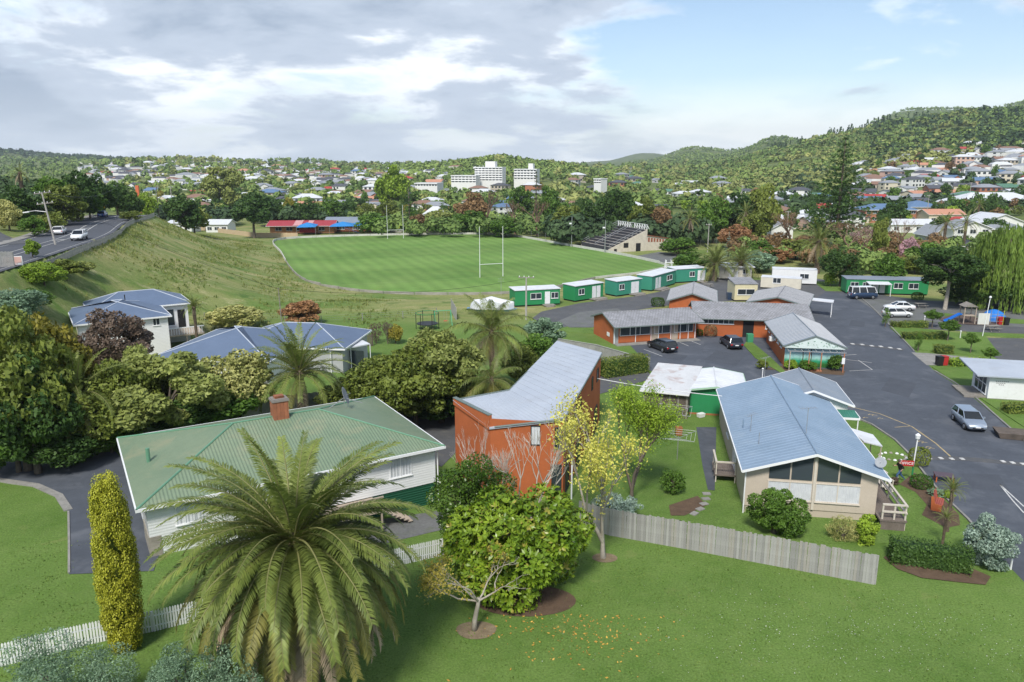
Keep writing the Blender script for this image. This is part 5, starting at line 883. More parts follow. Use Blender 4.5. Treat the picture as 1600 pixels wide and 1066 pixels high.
def gable_roof(par, x0, x1, y0, y1, ze, zr, axis, m, t=0.10, ribs=0, fascia=None, cap=None, ribm=None, ribh=0.035):
    mb = MB(); xm, ym = (x0 + x1) / 2, (y0 + y1) / 2
    S = [[(x0, y0, ze), (xm, y0, zr), (xm, y1, zr), (x0, y1, ze)], [(x1, y1, ze), (xm, y1, zr), (xm, y0, zr), (x1, y0, ze)]] if axis == 'y' else [[(x1, y0, ze), (x1, ym, zr), (x0, ym, zr), (x0, y0, ze)], [(x0, y1, ze), (x0, ym, zr), (x1, ym, zr), (x1, y1, ze)]]
    for q in S: mb.slab(q[::-1] if axis == 'y' else q[::-1], t)
    if ribs:
        mb.mi = 1
        L_ = (y1 - y0) if axis == 'y' else (x1 - x0); n = int(L_ / ribs); sl = Vector((xm - x0, 0, zr - ze)) if axis == 'y' else Vector((0, ym - y0, zr - ze))
        for i in range(1, n):
            s = i * L_ / n
            for sg in (0, 1):
                if axis == 'y': a, b = Vector((x0 if not sg else x1, y0 + s, ze)), Vector((xm, y0 + s, zr)); w = Vector((0, 0.03, 0))
                else: a, b = Vector((x0 + s, y0 if not sg else y1, ze)), Vector((x0 + s, ym, zr)); w = Vector((0.03, 0, 0))
                u_ = Vector((0, 0, ribh)); mb.add([a - w * 1.4, a + w * 1.4, b + w * 1.4, b - w * 1.4, a - w * .6 + u_, a + w * .6 + u_, b + w * .6 + u_, b - w * .6 + u_], [(4, 5, 6, 7), (0, 1, 5, 4), (1, 2, 6, 5), (2, 3, 7, 6), (3, 0, 4, 7)])
    bmesh_fix = mb.build('roof', [m, ribm or m], par); me = bmesh_fix.data; bm = bmesh.new(); bm.from_mesh(me); bmesh.ops.recalc_face_normals(bm, faces=bm.faces[:]); bm.to_mesh(me); bm.free()
    a, b = ((xm, y0 - .02, zr + .02), (xm, y1 + .02, zr + .02)) if axis == 'y' else ((x0 - .02, ym, zr + .02), (x1 + .02, ym, zr + .02)); MB().tube([a, b], 0.07, 6).build('ridge_cap', cap or m, bmesh_fix)
    if fascia:
        th = 0.16
        for y in ((y0 - .03, y1 + .03) if axis == 'y' else ()):
            for xa in (x0, x1): MB().add([(xa, y - .02, ze - th), (xm, y - .02, zr - th), (xm, y - .02, zr + .015), (xa, y - .02, ze + .015), (xa, y + .02, ze - th), (xm, y + .02, zr - th), (xm, y + .02, zr + .015), (xa, y + .02, ze + .015)], [(0, 1, 2, 3), (7, 6, 5, 4), (3, 2, 6, 7), (4, 5, 1, 0)]).build('fascia', fascia, par)
        for x in ((x0 - .03, x1 + .03) if axis == 'x' else ()):
            for ya in (y0, y1): MB().add([(x - .02, ya, ze - th), (x - .02, ym, zr - th), (x - .02, ym, zr + .015), (x - .02, ya, ze + .015), (x + .02, ya, ze - th), (x + .02, ym, zr - th), (x + .02, ym, zr + .015), (x + .02, ya, ze + .015)], [(0, 1, 2, 3), (7, 6, 5, 4), (3, 2, 6, 7), (4, 5, 1, 0)]).build('fascia', fascia, par)
        for e in ((x0, x1) if axis == 'y' else (y0, y1)):
            g = MB(); g.b2((e - .07, y0, ze - .13), (e + .07, y1, ze - .015)) if axis == 'y' else g.b2((x0, e - .07, ze - .13), (x1, e + .07, ze - .015)); g.build('gutter', fascia, bmesh_fix)
    return bmesh_fix
def hip_roof(par, x0, x1, y0, y1, ze, zr, mx, my, cap, fascia, inset=None):
    w = (y1 - y0) / 2 if inset is None else inset; ym = (y0 + y1) / 2; a, b = (x0 + w, ym, zr), (x1 - w, ym, zr); c = [(x0, y0, ze), (x1, y0, ze), (x1, y1, ze), (x0, y1, ze)]
    mb = MB(); mb.quad(c[0], c[1], b, a); mb.quad(c[2], c[3], a, b); mb.mi = 1; mb.quad(c[1], c[2], b); mb.quad(c[3], c[0], a); mb.mi = 0; mb.quad(*[(p[0], p[1], p[2] - .06) for p in c[::-1]])
    r = mb.build('roof', [mx, my], par); k = MB(); up = lambda p: (p[0], p[1], p[2] + .015)
    for p, q in ((a, b), (c[0], a), (c[3], a), (c[1], b), (c[2], b)): k.tube([up(p), up(q)], 0.065, 6)
    k.build('ridge_cap', cap, r); f = MB()
    for (p, q) in ((c[0], c[1]), (c[1], c[2]), (c[2], c[3]), (c[3], c[0])):
        d = (Vector(q) - Vector(p)); m_ = (Vector(p) + Vector(q)) / 2; f.box((m_.x, m_.y, ze - .08), (d.length + .1, .12, .17), math.atan2(d.y, d.x))
    f.build('gutter', fascia, r); return r
def window(par, axis, val, sg, a0, a1, z0, z1, cols=2, rows=1, fm=None, gm=None, curtain=False, fw=0.06, name='window', sill=True):
    """framed window on a wall plane: frame bars proud of the wall, every pane a piece of its own"""
    fm = fm or TRIM; gm = gm or GLASS; a0, a1 = min(a0, a1), max(a0, a1); z0, z1 = min(z0, z1), max(z0, z1)
    def bx(mb, p0, p1, q0, q1, d0, d1):
        if axis == 'y': mb.b2((p0, val + sg * d0, q0), (p1, val + sg * d1, q1))
        else: mb.b2((val + sg * d0, p0, q0), (val + sg * d1, p1, q1))
    f = MB(); bx(f, a0, a1, z0, z0 + fw, .002, .06); bx(f, a0, a1, z1 - fw, z1, .002, .06); cw = (a1 - a0) / cols; rh = (z1 - z0) / rows
    for i in range(cols + 1): x = a0 + i * cw; bx(f, max(a0, x - fw / 2), min(a1, x + fw / 2) if i else x + fw, z0 + fw, z1 - fw, .003, .058)
    for j in range(1, rows): bx(f, a0 + fw, a1 - fw, z0 + j * rh - fw / 2, z0 + j * rh + fw / 2, .004, .055)
    if sill: bx(f, a0 - .05, a1 + .05, z0 - .05, z0, .002, .10)
    o = f.build(name, fm, par)
    for i in range(cols):
        for j in range(rows):
            g = MB(); bx(g, a0 + i * cw + .02, a0 + (i + 1) * cw - .02, z0 + j * rh + .02, z0 + (j + 1) * rh - .02, .001, .022); g.build('pane', CURTAIN if curtain else gm, o)
    return o
def winpx(par, axis, val, sg, u0, v0, u1, v1, **kw):
    p = onwall(par, u0, v0, axis, val); q = onwall(par, u1, v1, axis, val); i = 0 if axis == 'y' else 1; return window(par, axis, val, sg, p[i], q[i], p.z, q.z, **kw)
def door(par, axis, val, sg, a0, a1, z0, z1, m, handle=True):
    d = MB()
    if axis == 'y': d.b2((a0, val + sg * .002, z0), (a1, val + sg * .05, z1))
    else: d.b2((val + sg * .002, a0, z0), (val + sg * .05, a1, z1))
    o = d.build('door', m, par)
    if handle:
        h = MB(); x = a0 + .1 * (a1 - a0)
        h.box((x, val + sg * .07, (z0 + z1) / 2), (.08, .05, .05)) if axis == 'y' else h.box((val + sg * .07, x, (z0 + z1) / 2), (.05, .08, .05)); h.build('handle', METAL, o)
    return o
def dish(par, loc, r, az, el=0.5):
    d = MB(); d.lathe((0, 0, 0), [(0.02, 0), (r * .5, r * .05), (r, r * .2), (r * .97, r * .215), (r * .5, r * .07), (.02, .03)], 14); Mx = Matrix.Translation(loc) @ Matrix.Rotation(az, 4, 'Z') @ Matrix.Rotation(PI / 2 - el, 4, 'X'); d.v = [tuple(Mx @ Vector(v)) for v in d.v]
    o = d.build('satellite_dish', mat('dish_grey', (0.30, 0.32, 0.34), rough=.6), par, True); MB().tube([(loc[0], loc[1], loc[2] - .6), loc], .03, 6).tube([loc, tuple(Mx @ Vector((0, 0, r * .8)))], .015, 4).build('dish_arm', METAL, o); return o
def antenna(par, loc, h, n=5, L_=0.9, rz=0.4):
    a = MB(); a.tube([loc, (loc[0], loc[1], loc[2] + h)], .022, 5); c, s = math.cos(rz), math.sin(rz); a.tube([(loc[0] - c * .6, loc[1] - s * .6, loc[2] + h), (loc[0] + c * .6, loc[1] + s * .6, loc[2] + h)], .015, 4)
    for i in range(n): t = -.55 + 1.1 * i / (n - 1); a.tube([(loc[0] + c * t - s * L_ / 2 * (1 - .1 * i), loc[1] + s * t + c * L_ / 2 * (1 - .1 * i), loc[2] + h), (loc[0] + c * t + s * L_ / 2 * (1 - .1 * i), loc[1] + s * t - c * L_ / 2 * (1 - .1 * i), loc[2] + h)], .010, 4)
    return a.build('antenna', METAL, par)
# ---------------------------------------------------------------- white house with the green hip roof
def green_house():
    A = P(213, 797, 4.2); B = P(695, 697, 4.2); t, L_ = frame(A, B, 'weatherboard_house', 'white weatherboard house with green corrugated hip roof and brick chimney'); W = 13.0
    walls(t, .5, L_ - .5, .5, W - .5, 1.55, 4.12, WHITEW); walls(t, .56, L_ - .56, .56, W - .56, -.3, 1.55, DGREEN, name='basement_wall'); walls(t, .5, 8.6, .47, 4.0, .4, 4.1, WHITEW, name='front_wall'); MB().b2((.44, .44, .3), (1.1, 3.2, 2.2)).build('stone_corner', STONE, t)
    r = hip_roof(t, 0, L_, 0, W, 4.2, 6.05, GREENROOFX, GREENROOFY, GREENCAP, TRIM); winpx(t, 'y', .5, -1, 608, 713, 643, 741, cols=2, curtain=True); winpx(t, 'y', .47, -1, 272, 786, 318, 812, cols=3, curtain=True)
    window(t, 'y', .47, -1, 4.9, 6.6, 2.6, 3.7, cols=2); door(t, 'y', .5, -1, 9.5, 10.5, 1.6, 3.7, TIMBER2)
    for y in (3.0, 6.5, 9.5): window(t, 'x', L_ - .5, 1, y, y + 1.4, 2.4, 3.6, cols=2)
    ch = onwall(t, 438, 662, 'y', 6.5); cx = ch.x; c = MB(); c.b2((cx - .5, 6.0, 5.0), (cx + .5, 6.9, 7.15)); c.mi = 1; c.b2((cx - .56, 5.94, 7.15), (cx + .56, 6.96, 7.28)); c.b2((cx - .5, 6, 7.28), (cx + .5, 6.9, 7.34)); co = c.build('chimney', [BRICKC, mat('chimney_cap', (0.24, 0.22, 0.20), rough=.9)], r)
    MB().b2((cx - .3, 6.2, 7.34), (cx + .3, 6.7, 7.5)).build('chimney_pot', BRICKC, t); v = onwall(t, 198, 705, 'y', 7.0); MB().tube([(1.3, 6.2, 4.3), (1.3, 6.2, 5.45)], .12, 10).build('vent_pipe', GREENCAP, r)
    dish(t, (L_ - 4.2, 7.8, 6.3), .65, 1.1, .35); s = MB()
    for a in ((-1.4, -.6), (1.2, -.5), (.4, 1.1)): s.tube([(L_ - 4.2, 7.8, 6.15), (L_ - 4.2 + a[0], 7.8 + a[1], 5.7)], .03, 5)
    s.build('dish_stand', METAL, t); MB().tube([(L_ - .35, .45, .2), (L_ - .35, .45, 4.1)], .05, 6).build('downpipe', TRIM, t)
    d = MB(); d.b2((9.2, -1.6, 1.35), (13.6, .5, 1.5)); [d.b2((x, -1.58, .0), (x + .1, -1.48, 1.35)) for x in (9.3, 11.4, 13.4)]; do = d.build('deck', PALETIMBER, t); rr = MB(); rr.b2((9.2, -1.6, 2.3), (13.6, -1.5, 2.4)); [rr.b2((9.2 + i * .22, -1.58, 1.5), (9.26 + i * .22, -1.53, 2.3)) for i in range(20)]; rr.build('deck_rail', PALETIMBER, do)
    st = MB(); [st.b2((13.6 + i * .28, -1.4, 1.2 - i * .17 - .05), (13.9 + i * .28, -.3, 1.2 - i * .17)) for i in range(7)]; st.build('steps', PALETIMBER, do); return t
green_house()
sheet('gravel_strip', GP((575, 815), (690, 798), (700, 826), (600, 850), (560, 850)), GRAV, 0.02)
# ---------------------------------------------------------------- bent orange two storey building
def orange_house():
    z0 = 6.0; pts = [P(u, v, z0) for u, v in ((708, 622), (765, 650), (882, 651), (940, 559), (870, 540), (796, 606))]; o = pts[1]; t = thing('orange_building', 'orange two storey building with bent pale metal roof', 'building', (o.x, o.y, 0)); q = [Vector((p.x - o.x, p.y - o.y)) for p in pts]
    cen = sum(q, Vector((0, 0))) / 6; w = [p + (cen - p).normalized() * .12 for p in q]; zt = [5.95, 5.9, 5.65, 6.2, 6.2, 5.7]; mb = MB()
    n = 6; mb.add([(p.x, p.y, -.2) for p in w] + [(p.x, p.y, zz - .12) for p, zz in zip(w, zt)], [(i, (i + 1) % n, n + (i + 1) % n, n + i) for i in range(n)] + [(0, 1, 2, 5), (5, 2, 3, 4)]); mb.build('wall', ORANGE, t)
    zr = [5.80, 5.15, 5.80, 6.35, 6.35, 5.80]; Lc = [q[4], q[5], q[0]]; Lz = [zr[4], zr[5], zr[0]]; Rc = [q[3], q[2], q[1]]; Rz = [zr[3], zr[2], zr[1]]
    def chain(c, z, s):
        k = min(1, int(s)); f = s - k; p = c[k].lerp(c[k + 1], f); return Vector((p.x, p.y, z[k] + (z[k + 1] - z[k]) * f))
    r = MB(); S = [2 * i / 30 for i in range(31)]; a = [chain(Lc, Lz, s) for s in S]; b = [chain(Rc, Rz, s) for s in S]
    for i in range(30):
        st = .05 * (1 if s_ < .33 else 0) if False else (0.10 if S[i] < .62 else 0.05 if S[i] < 1.0 else 0)
        r.slab([a[i] + Vector((0, 0, st)), a[i + 1] + Vector((0, 0, st)), b[i + 1] + Vector((0, 0, st)), b[i] + Vector((0, 0, st))], .12)
    ro = r.build('roof', ZINC, t); s2 = MB()
    for i in range(0, 31, 1): st = Vector((0, 0, .11 if S[i] <= .6 else .06 if S[i] <= .97 else .01)); s2.tube([a[i] + st, b[i] + st], .022, 4)
    tag(s2.build('standing_seam', ZINC, ro), kind='stuff')
    f = MB(); f.tube([p + Vector((0, 0, .02)) for p in b[:-1]], .07, 5); f.tube([p + Vector((0, 0, .02)) for p in a], .07, 5); f.build('roof_edge', mat('green_grey_flashing', (0.16, 0.20, 0.19), rough=.5), ro)
    pa = MB(); A2, B2 = Vector((w[0].x, w[0].y, 0)), Vector((w[1].x, w[1].y, 0)); d = (B2 - A2).normalized(); nn = Vector((d.y, -d.x, 0)) * .12
    pa.add([A2 + nn, B2 + nn, B2 - nn, A2 - nn] and [tuple(A2 + nn + Vector((0, 0, 5.5))), tuple(B2 + nn + Vector((0, 0, 5.0))), tuple(B2 - nn + Vector((0, 0, 5.0))), tuple(A2 - nn + Vector((0, 0, 5.5))), tuple(A2 + nn + Vector((0, 0, 6.0))), tuple(B2 + nn + Vector((0, 0, 6.0))), tuple(B2 - nn + Vector((0, 0, 6.0))), tuple(A2 - nn + Vector((0, 0, 6.0)))], [(0, 1, 5, 4), (1, 2, 6, 5), (2, 3, 7, 6), (3, 0, 4, 7), (4, 5, 6, 7)]); po = pa.build('parapet', ORANGE, t)
    MB().add([tuple(A2 + nn * 1.3 + Vector((0, 0, 6.0))), tuple(B2 + nn * 1.3 + Vector((0, 0, 6.0))), tuple(B2 - nn * 1.3 + Vector((0, 0, 6.0))), tuple(A2 - nn * 1.3 + Vector((0, 0, 6.0))), tuple(A2 + nn * 1.3 + Vector((0, 0, 6.06))), tuple(B2 + nn * 1.3 + Vector((0, 0, 6.06))), tuple(B2 - nn * 1.3 + Vector((0, 0, 6.06))), tuple(A2 - nn * 1.3 + Vector((0, 0, 6.06)))], [(0, 1, 5, 4), (1, 2, 6, 5), (2, 3, 7, 6), (3, 0, 4, 7), (4, 5, 6, 7)]).build('coping', MATS['green_grey_flashing'], po)
    DK = mat('dark_frame', (0.03, 0.035, 0.04), rough=.5)
    def fac(i, j, items):
        a_, b_ = w[i], w[j]; d_ = b_ - a_; rz = math.atan2(d_.y, d_.x); L_ = d_.length
        for s0, s1, za, zb, cols, cur in items:
            o_ = window(t, 'y', 0, -1, s0 * L_, s1 * L_, za, zb, cols, fm=DK, curtain=cur, sill=False)
            Mx = Matrix.Translation((a_.x, a_.y, 0)) @ Matrix.Rotation(rz, 4, 'Z')
            for ob in [o_] + list(o_.children): ob.data.transform(Mx)
    fac(1, 2, [(.55, .68, 3.9, 5.3, 1, True), (.88, .98, 3.6, 5.2, 1, False), (.84, .98, .2, 2.5, 2, False)]); fac(2, 3, [(.03, .09, 3.6, 5.3, 1, False), (.05, .12, .1, 2.5, 2, False), (.24, .30, 3.9, 5.4, 1, False), (.36, .40, 4.0, 5.4, 1, False), (.30, .40, .2, 2.3, 2, False), (.55, .63, .2, 2.3, 2, False), (.70, .74, 4.4, 5.5, 1, False), (.86, .92, 4.4, 5.5, 1, False), (.8, .9, .2, 2.3, 2, False)])
    MB().tube([(w[2].x + .6, w[2].y - .1, 0), (w[2].x + .6, w[2].y - .1, 3.1)], .06, 6).build('porch_post', TRIM, t); MB().tube([(w[2].x + .15, w[2].y, 5.6), (w[2].x + .7, w[2].y + .3, 4.2)], .06, 6).build('downpipe', BEIGE2, t); return t
orange_house()
# ---------------------------------------------------------------- office
def office():
    A = P(1160, 735, 3.2); B = P(1392, 750, 3.2); t, L_ = frame(A, B, 'office_house', 'beige gabled office with long pale blue roof and big front windows'); W = 18.6; ze, zr = 3.2, 4.62; x0, x1 = .35, L_ - .55
    xm = L_ / 2; walls(t, x0, x1, .5, W - .3, .55, ze - .06, BEIGE, 'y', zr - .12); walls(t, x0 + .05, x1 - .05, .56, W - .35, -.2, .55, BEIGE2, name='foundation')
    r = gable_roof(t, 0, L_, 0, W, ze, zr, 'y', BLUEROOF, .10, .46, TRIM, mat('blue_cap', (0.22, 0.31, 0.42), rough=.5), ribh=0.022)
    zroof = lambda x: zr - .3 - abs(x - xm) * (zr - ze) / (L_ / 2)
    def group(xa, xb):
        xs = [xa, (xa + xb) / 2, xb]
        window(t, 'y', .5, -1, xa, xb, 1.15, 2.45, 2, curtain=True, fm=mat('cream_frame', (0.62, 0.56, 0.48), rough=.6))
        for i in range(2):
            p, q = xs[i] + .05, xs[i + 1] - .05; MB().add([(p, .46, 2.6), (q, .46, 2.6), (q, .46, zroof(q)), (p, .46, zroof(p)), (p, .49, 2.6), (q, .49, 2.6), (q, .49, zroof(q)), (p, .49, zroof(p))], [(0, 1, 2, 3), (7, 6, 5, 4), (0, 4, 5, 1), (3, 2, 6, 7), (0, 3, 7, 4), (1, 5, 6, 2)]).build('gable_pane', GLASS2, t)
    pl = onwall(t, 1198, 770, 'y', .5).x; pr = onwall(t, 1268, 770, 'y', .5).x; group(pl, pr); pl2 = onwall(t, 1273, 770, 'y', .5).x; pr2 = onwall(t, 1344, 770, 'y', .5).x; group(pl2, pr2)
    m = MB(); m.b2((pr + .02, .40, .6), (pl2 - .02, .52, zr - .35)); m.build('centre_post', mat('cream_frame', (0.62, 0.56, 0.48)), t)
    MB().tube([(x0 - .06, .42, 0), (x0 - .06, .42, ze - .1)], .05, 6).build('downpipe', TRIM, t)
    antenna(r, (xm, 3.6, zr), 1.9, 5, .8, .3); antenna(r, (xm - 3.2, 6.5, ze + .4), 1.3, 4, .6, 1.0); MB().tube([(xm - 3.0, 3.8, ze + .3), (xm - 3.0, 3.8, ze + 1.3)], .025, 5).build('vent_pipe', METAL, r); MB().tube([(xm - 3.6, 7.5, ze + .3), (xm - 3.6, 7.5, ze + 1.0)], .05, 6).build('vent_pipe', mat('blue_cap', (0.22, 0.31, 0.42)), r)
    dish(t, (L_ - .2, 1.6, 3.7), .36, -.4, .55)
    d = MB(); d.b2((x1 + .0, -.6, .62), (x1 + 1.6, 7.0, .74)); d.b2((x1 + .05, -.55, -.1), (x1 + 1.5, -.45, .62)); do = d.build('deck', DECK, t); RAIL = mat('deck_rail_paint', (0.58, 0.53, 0.46), rough=.7)
    for y in (-.5, 1.2, 2.9, 4.6): MB().b2((x1 + 1.45, y, 0.0), (x1 + 1.55, y + .1, 1.72)).build('rail_post', RAIL, do)
    MB().b2((x1 + .1, -.5, .0), (x1 + .2, -.4, 1.72)).build('rail_post', RAIL, do); MB().b2((x1 + .8, -.5, .0), (x1 + .9, -.4, 1.72)).build('rail_post', RAIL, do)
    for z in (1.2, 1.68): MB().b2((x1 + 1.43, -.6, z), (x1 + 1.57, 5.4, z + .10)).build('rail', RAIL, do); MB().b2((x1 + .1, -.53, z + .003), (x1 + 1.43, -.40, z + .097)).build('rail', RAIL, do)
    for i in range(4): MB().b2((x1 + 1.56 + i * .28, 5.6, .50 - i * .16), (x1 + 1.86 + i * .28, 6.9, .55 - i * .16)).build('step', RAIL, do)
    for y in (5.5, 6.95): MB().tube([(x1 + 1.55, y, 1.6), (x1 + 2.6, y, .9)], .045, 5).build('handrail', RAIL, do); MB().tube([(x1 + 2.55, y, 0), (x1 + 2.55, y, .95)], .045, 5).build('handrail', RAIL, do)
    for y in (2.0, 8.5, 12.5): window(t, 'x', x1, 1, y, y + 1.5, 1.3, 2.6, 2)
    window(t, 'x', x0, -1, 10.5, 12, 1.5, 2.6, 2); p = MB(); p.b2((x0 - 1.5, 5.2, .55), (x0, 7.6, .65)); po = p.build('back_landing', DECK, t)
    for x, y in ((x0 - 1.45, 5.25), (x0 - 1.45, 7.5), (x0 - .1, 5.25), (x0 - 1.45, 6.4)): MB().b2((x, y, -.1), (x + .08, y + .08, 1.6)).build('rail_post', RAIL, po)
    MB().b2((x0 - 1.5, 5.2, 1.55), (x0 - 1.36, 7.6, 1.65)).build('rail', RAIL, po); MB().b2((x0 - 1.36, 5.2, 1.55), (x0 - .1, 5.32, 1.65)).build('rail', RAIL, po); door(t, 'x', x0, -1, 5.9, 6.9, .7, 2.7, WHITE); f = MB(); f.b2((x0 - .1, 5.3, .66), (x0 - .03, 5.4, 2.85)); f.b2((x0 - .1, 7.1, .66), (x0 - .03, 7.2, 2.85)); f.b2((x0 - .1, 5.4, 2.75), (x0 - .03, 7.1, 2.85)); f.build('porch_frame', TRIM, t); return t
office()
sheet('asphalt_pad', GP((1088, 668), (1128, 668), (1152, 690), (1150, 740), (1152, 770), (1106, 766), (1098, 730)), ASPH, 0.030)
for i, (u, v) in enumerate(((1104, 772), (1103, 780), (1100, 788), (1094, 796), (1085, 803))):
    c = G(u, v); tag(MB().box((c.x, c.y, .03), (.55, .4, .06), .2 * i).build('stepping_stone', CONC), ['stepping stone nearest the asphalt pad on the back lawn', 'second stepping stone from the asphalt pad', 'middle stepping stone on the back lawn', 'fourth stepping stone from the asphalt pad', 'stepping stone nearest the paling fence'][i], 'paver', 'stepping stones on the back lawn')
sheet('flower_bed', GP((1045, 790), (1090, 775), (1104, 790), (1070, 806), (1048, 806)), SOIL, 0.02)
# ---------------------------------------------------------------- annexe behind the office, canopy
def annexe():
    t = thing('annexe', 'slate grey gabled annexe behind the blue roofed office', 'building', (22.0, 61.2, 0), R(-11)); walls(t, .3, 6.2, .4, 6.8, -.1, 2.9, WHITE, 'y', 3.9); gable_roof(t, 0, 6.6, 0, 7.2, 3.0, 4.15, 'y', GREYROOF2, .1, .5, TRIM, None, ribh=.02); walls(t, -1.2, .3, 3.5, 6.8, -.1, 2.7, WHITE, name='side_wall')
    a = MB(); a.slab([(4.2, -1.5, 2.35), (6.7, -1.5, 2.35), (6.7, .2, 2.55), (4.2, .2, 2.55)], .05); ao = a.build('awning', mat('green_awning', (0.05, 0.20, 0.15), rough=.5, wave=('X', .2)), t); [MB().b2((x, -1.5, -.1), (x + .08, -1.42, 2.3)).build('awning_post', TRIM, ao) for x in (4.25, 6.58)]; e = MB(); e.b2((4.15, -1.56, 2.25), (6.75, -1.50, 2.42)); e.b2((6.70, -1.50, 2.27), (6.76, .2, 2.5)); e.build('awning_edge', TRIM, ao)
    door(t, 'y', .4, -1, 4.8, 5.8, 0, 2.1, TIMBER2); window(t, 'x', 6.2, 1, 2, 3.5, 1.1, 2.2, 2); antenna(t, (0.2, 6.5, 3.2), 2.0, 4, .5, .9); return t
annexe()
def canopy():
    p = [P(u, v, 2.5) for u, v in ((1323, 667), (1364, 679), (1379, 697), (1350, 690))]; o = p[0]; t = thing('patio_canopy', 'small flat white canopy on posts beside the office', 'canopy', (o.x, o.y, 0)); q = [(v.x - o.x, v.y - o.y, 2.5) for v in p]; MB().slab([q[0], q[3], q[2], q[1]], .08).build('canopy_roof', WHITEROOF, t)
    for a in (q[1], q[2], q[3]): MB().tube([(a[0] * .97, a[1] * .97, 0), (a[0] * .97, a[1] * .97, 2.42)], .045, 6).build('post', PALETIMBER, t)
canopy()
# ---------------------------------------------------------------- sheds
def sheds():
    A = (11.7, 66.4); B = (15.9, 64.9); t, L_ = frame(A, B, 'lean_to_shed', 'grey timber shed with flat rust stained white roof', 'shed'); walls(t, .3, L_ - .1, .4, 8.6, -.1, 2.35, TIMBER2); MB().slab([(0, 0, 2.45), (L_, 0, 2.4), (L_ + .2, 9.2, 2.75), (.2, 9.2, 2.75)], .07).build('roof', RUSTROOF, t)
    for i in range(26): MB().b2((.32 + i * (L_ - .45) / 26, .36 + .008 * (i % 2), 0), (.32 + (i + .94) * (L_ - .45) / 26, .398, 2.3)).build('plank', TIMBER2 if i % 5 else TIMBER, t)
    MB().b2((0, -.04, 2.28), (L_, .03, 2.40)).build('barge_board', WHITE, t)
    t2, L2 = frame((15.9, 66.6), (21.4, 65.4), 'green_shed', 'bright green shed with low white gabled roof', 'shed'); walls(t2, .15, L2 - .2, .3, 6.6, -.1, 2.3, GREENP, 'y', 2.75); gable_roof(t2, 0, L2, 0, 6.9, 2.4, 2.85, 'y', WHITEROOF, .08, .6, mat('mint_trim', (0.38, 0.58, 0.42), rough=.6), None, ribh=.02); MB().b2((.15, .27, -.05), (L2 - .2, .299, .16)).build('plinth', mat('terracotta_plinth', (0.36, 0.14, 0.06), rough=.8), t2); MB().b2((L2 + .02, 0, 2.1), (L2 + .08, 6.9, 2.36)).build('barge_board', REDP, t2)
sheds()
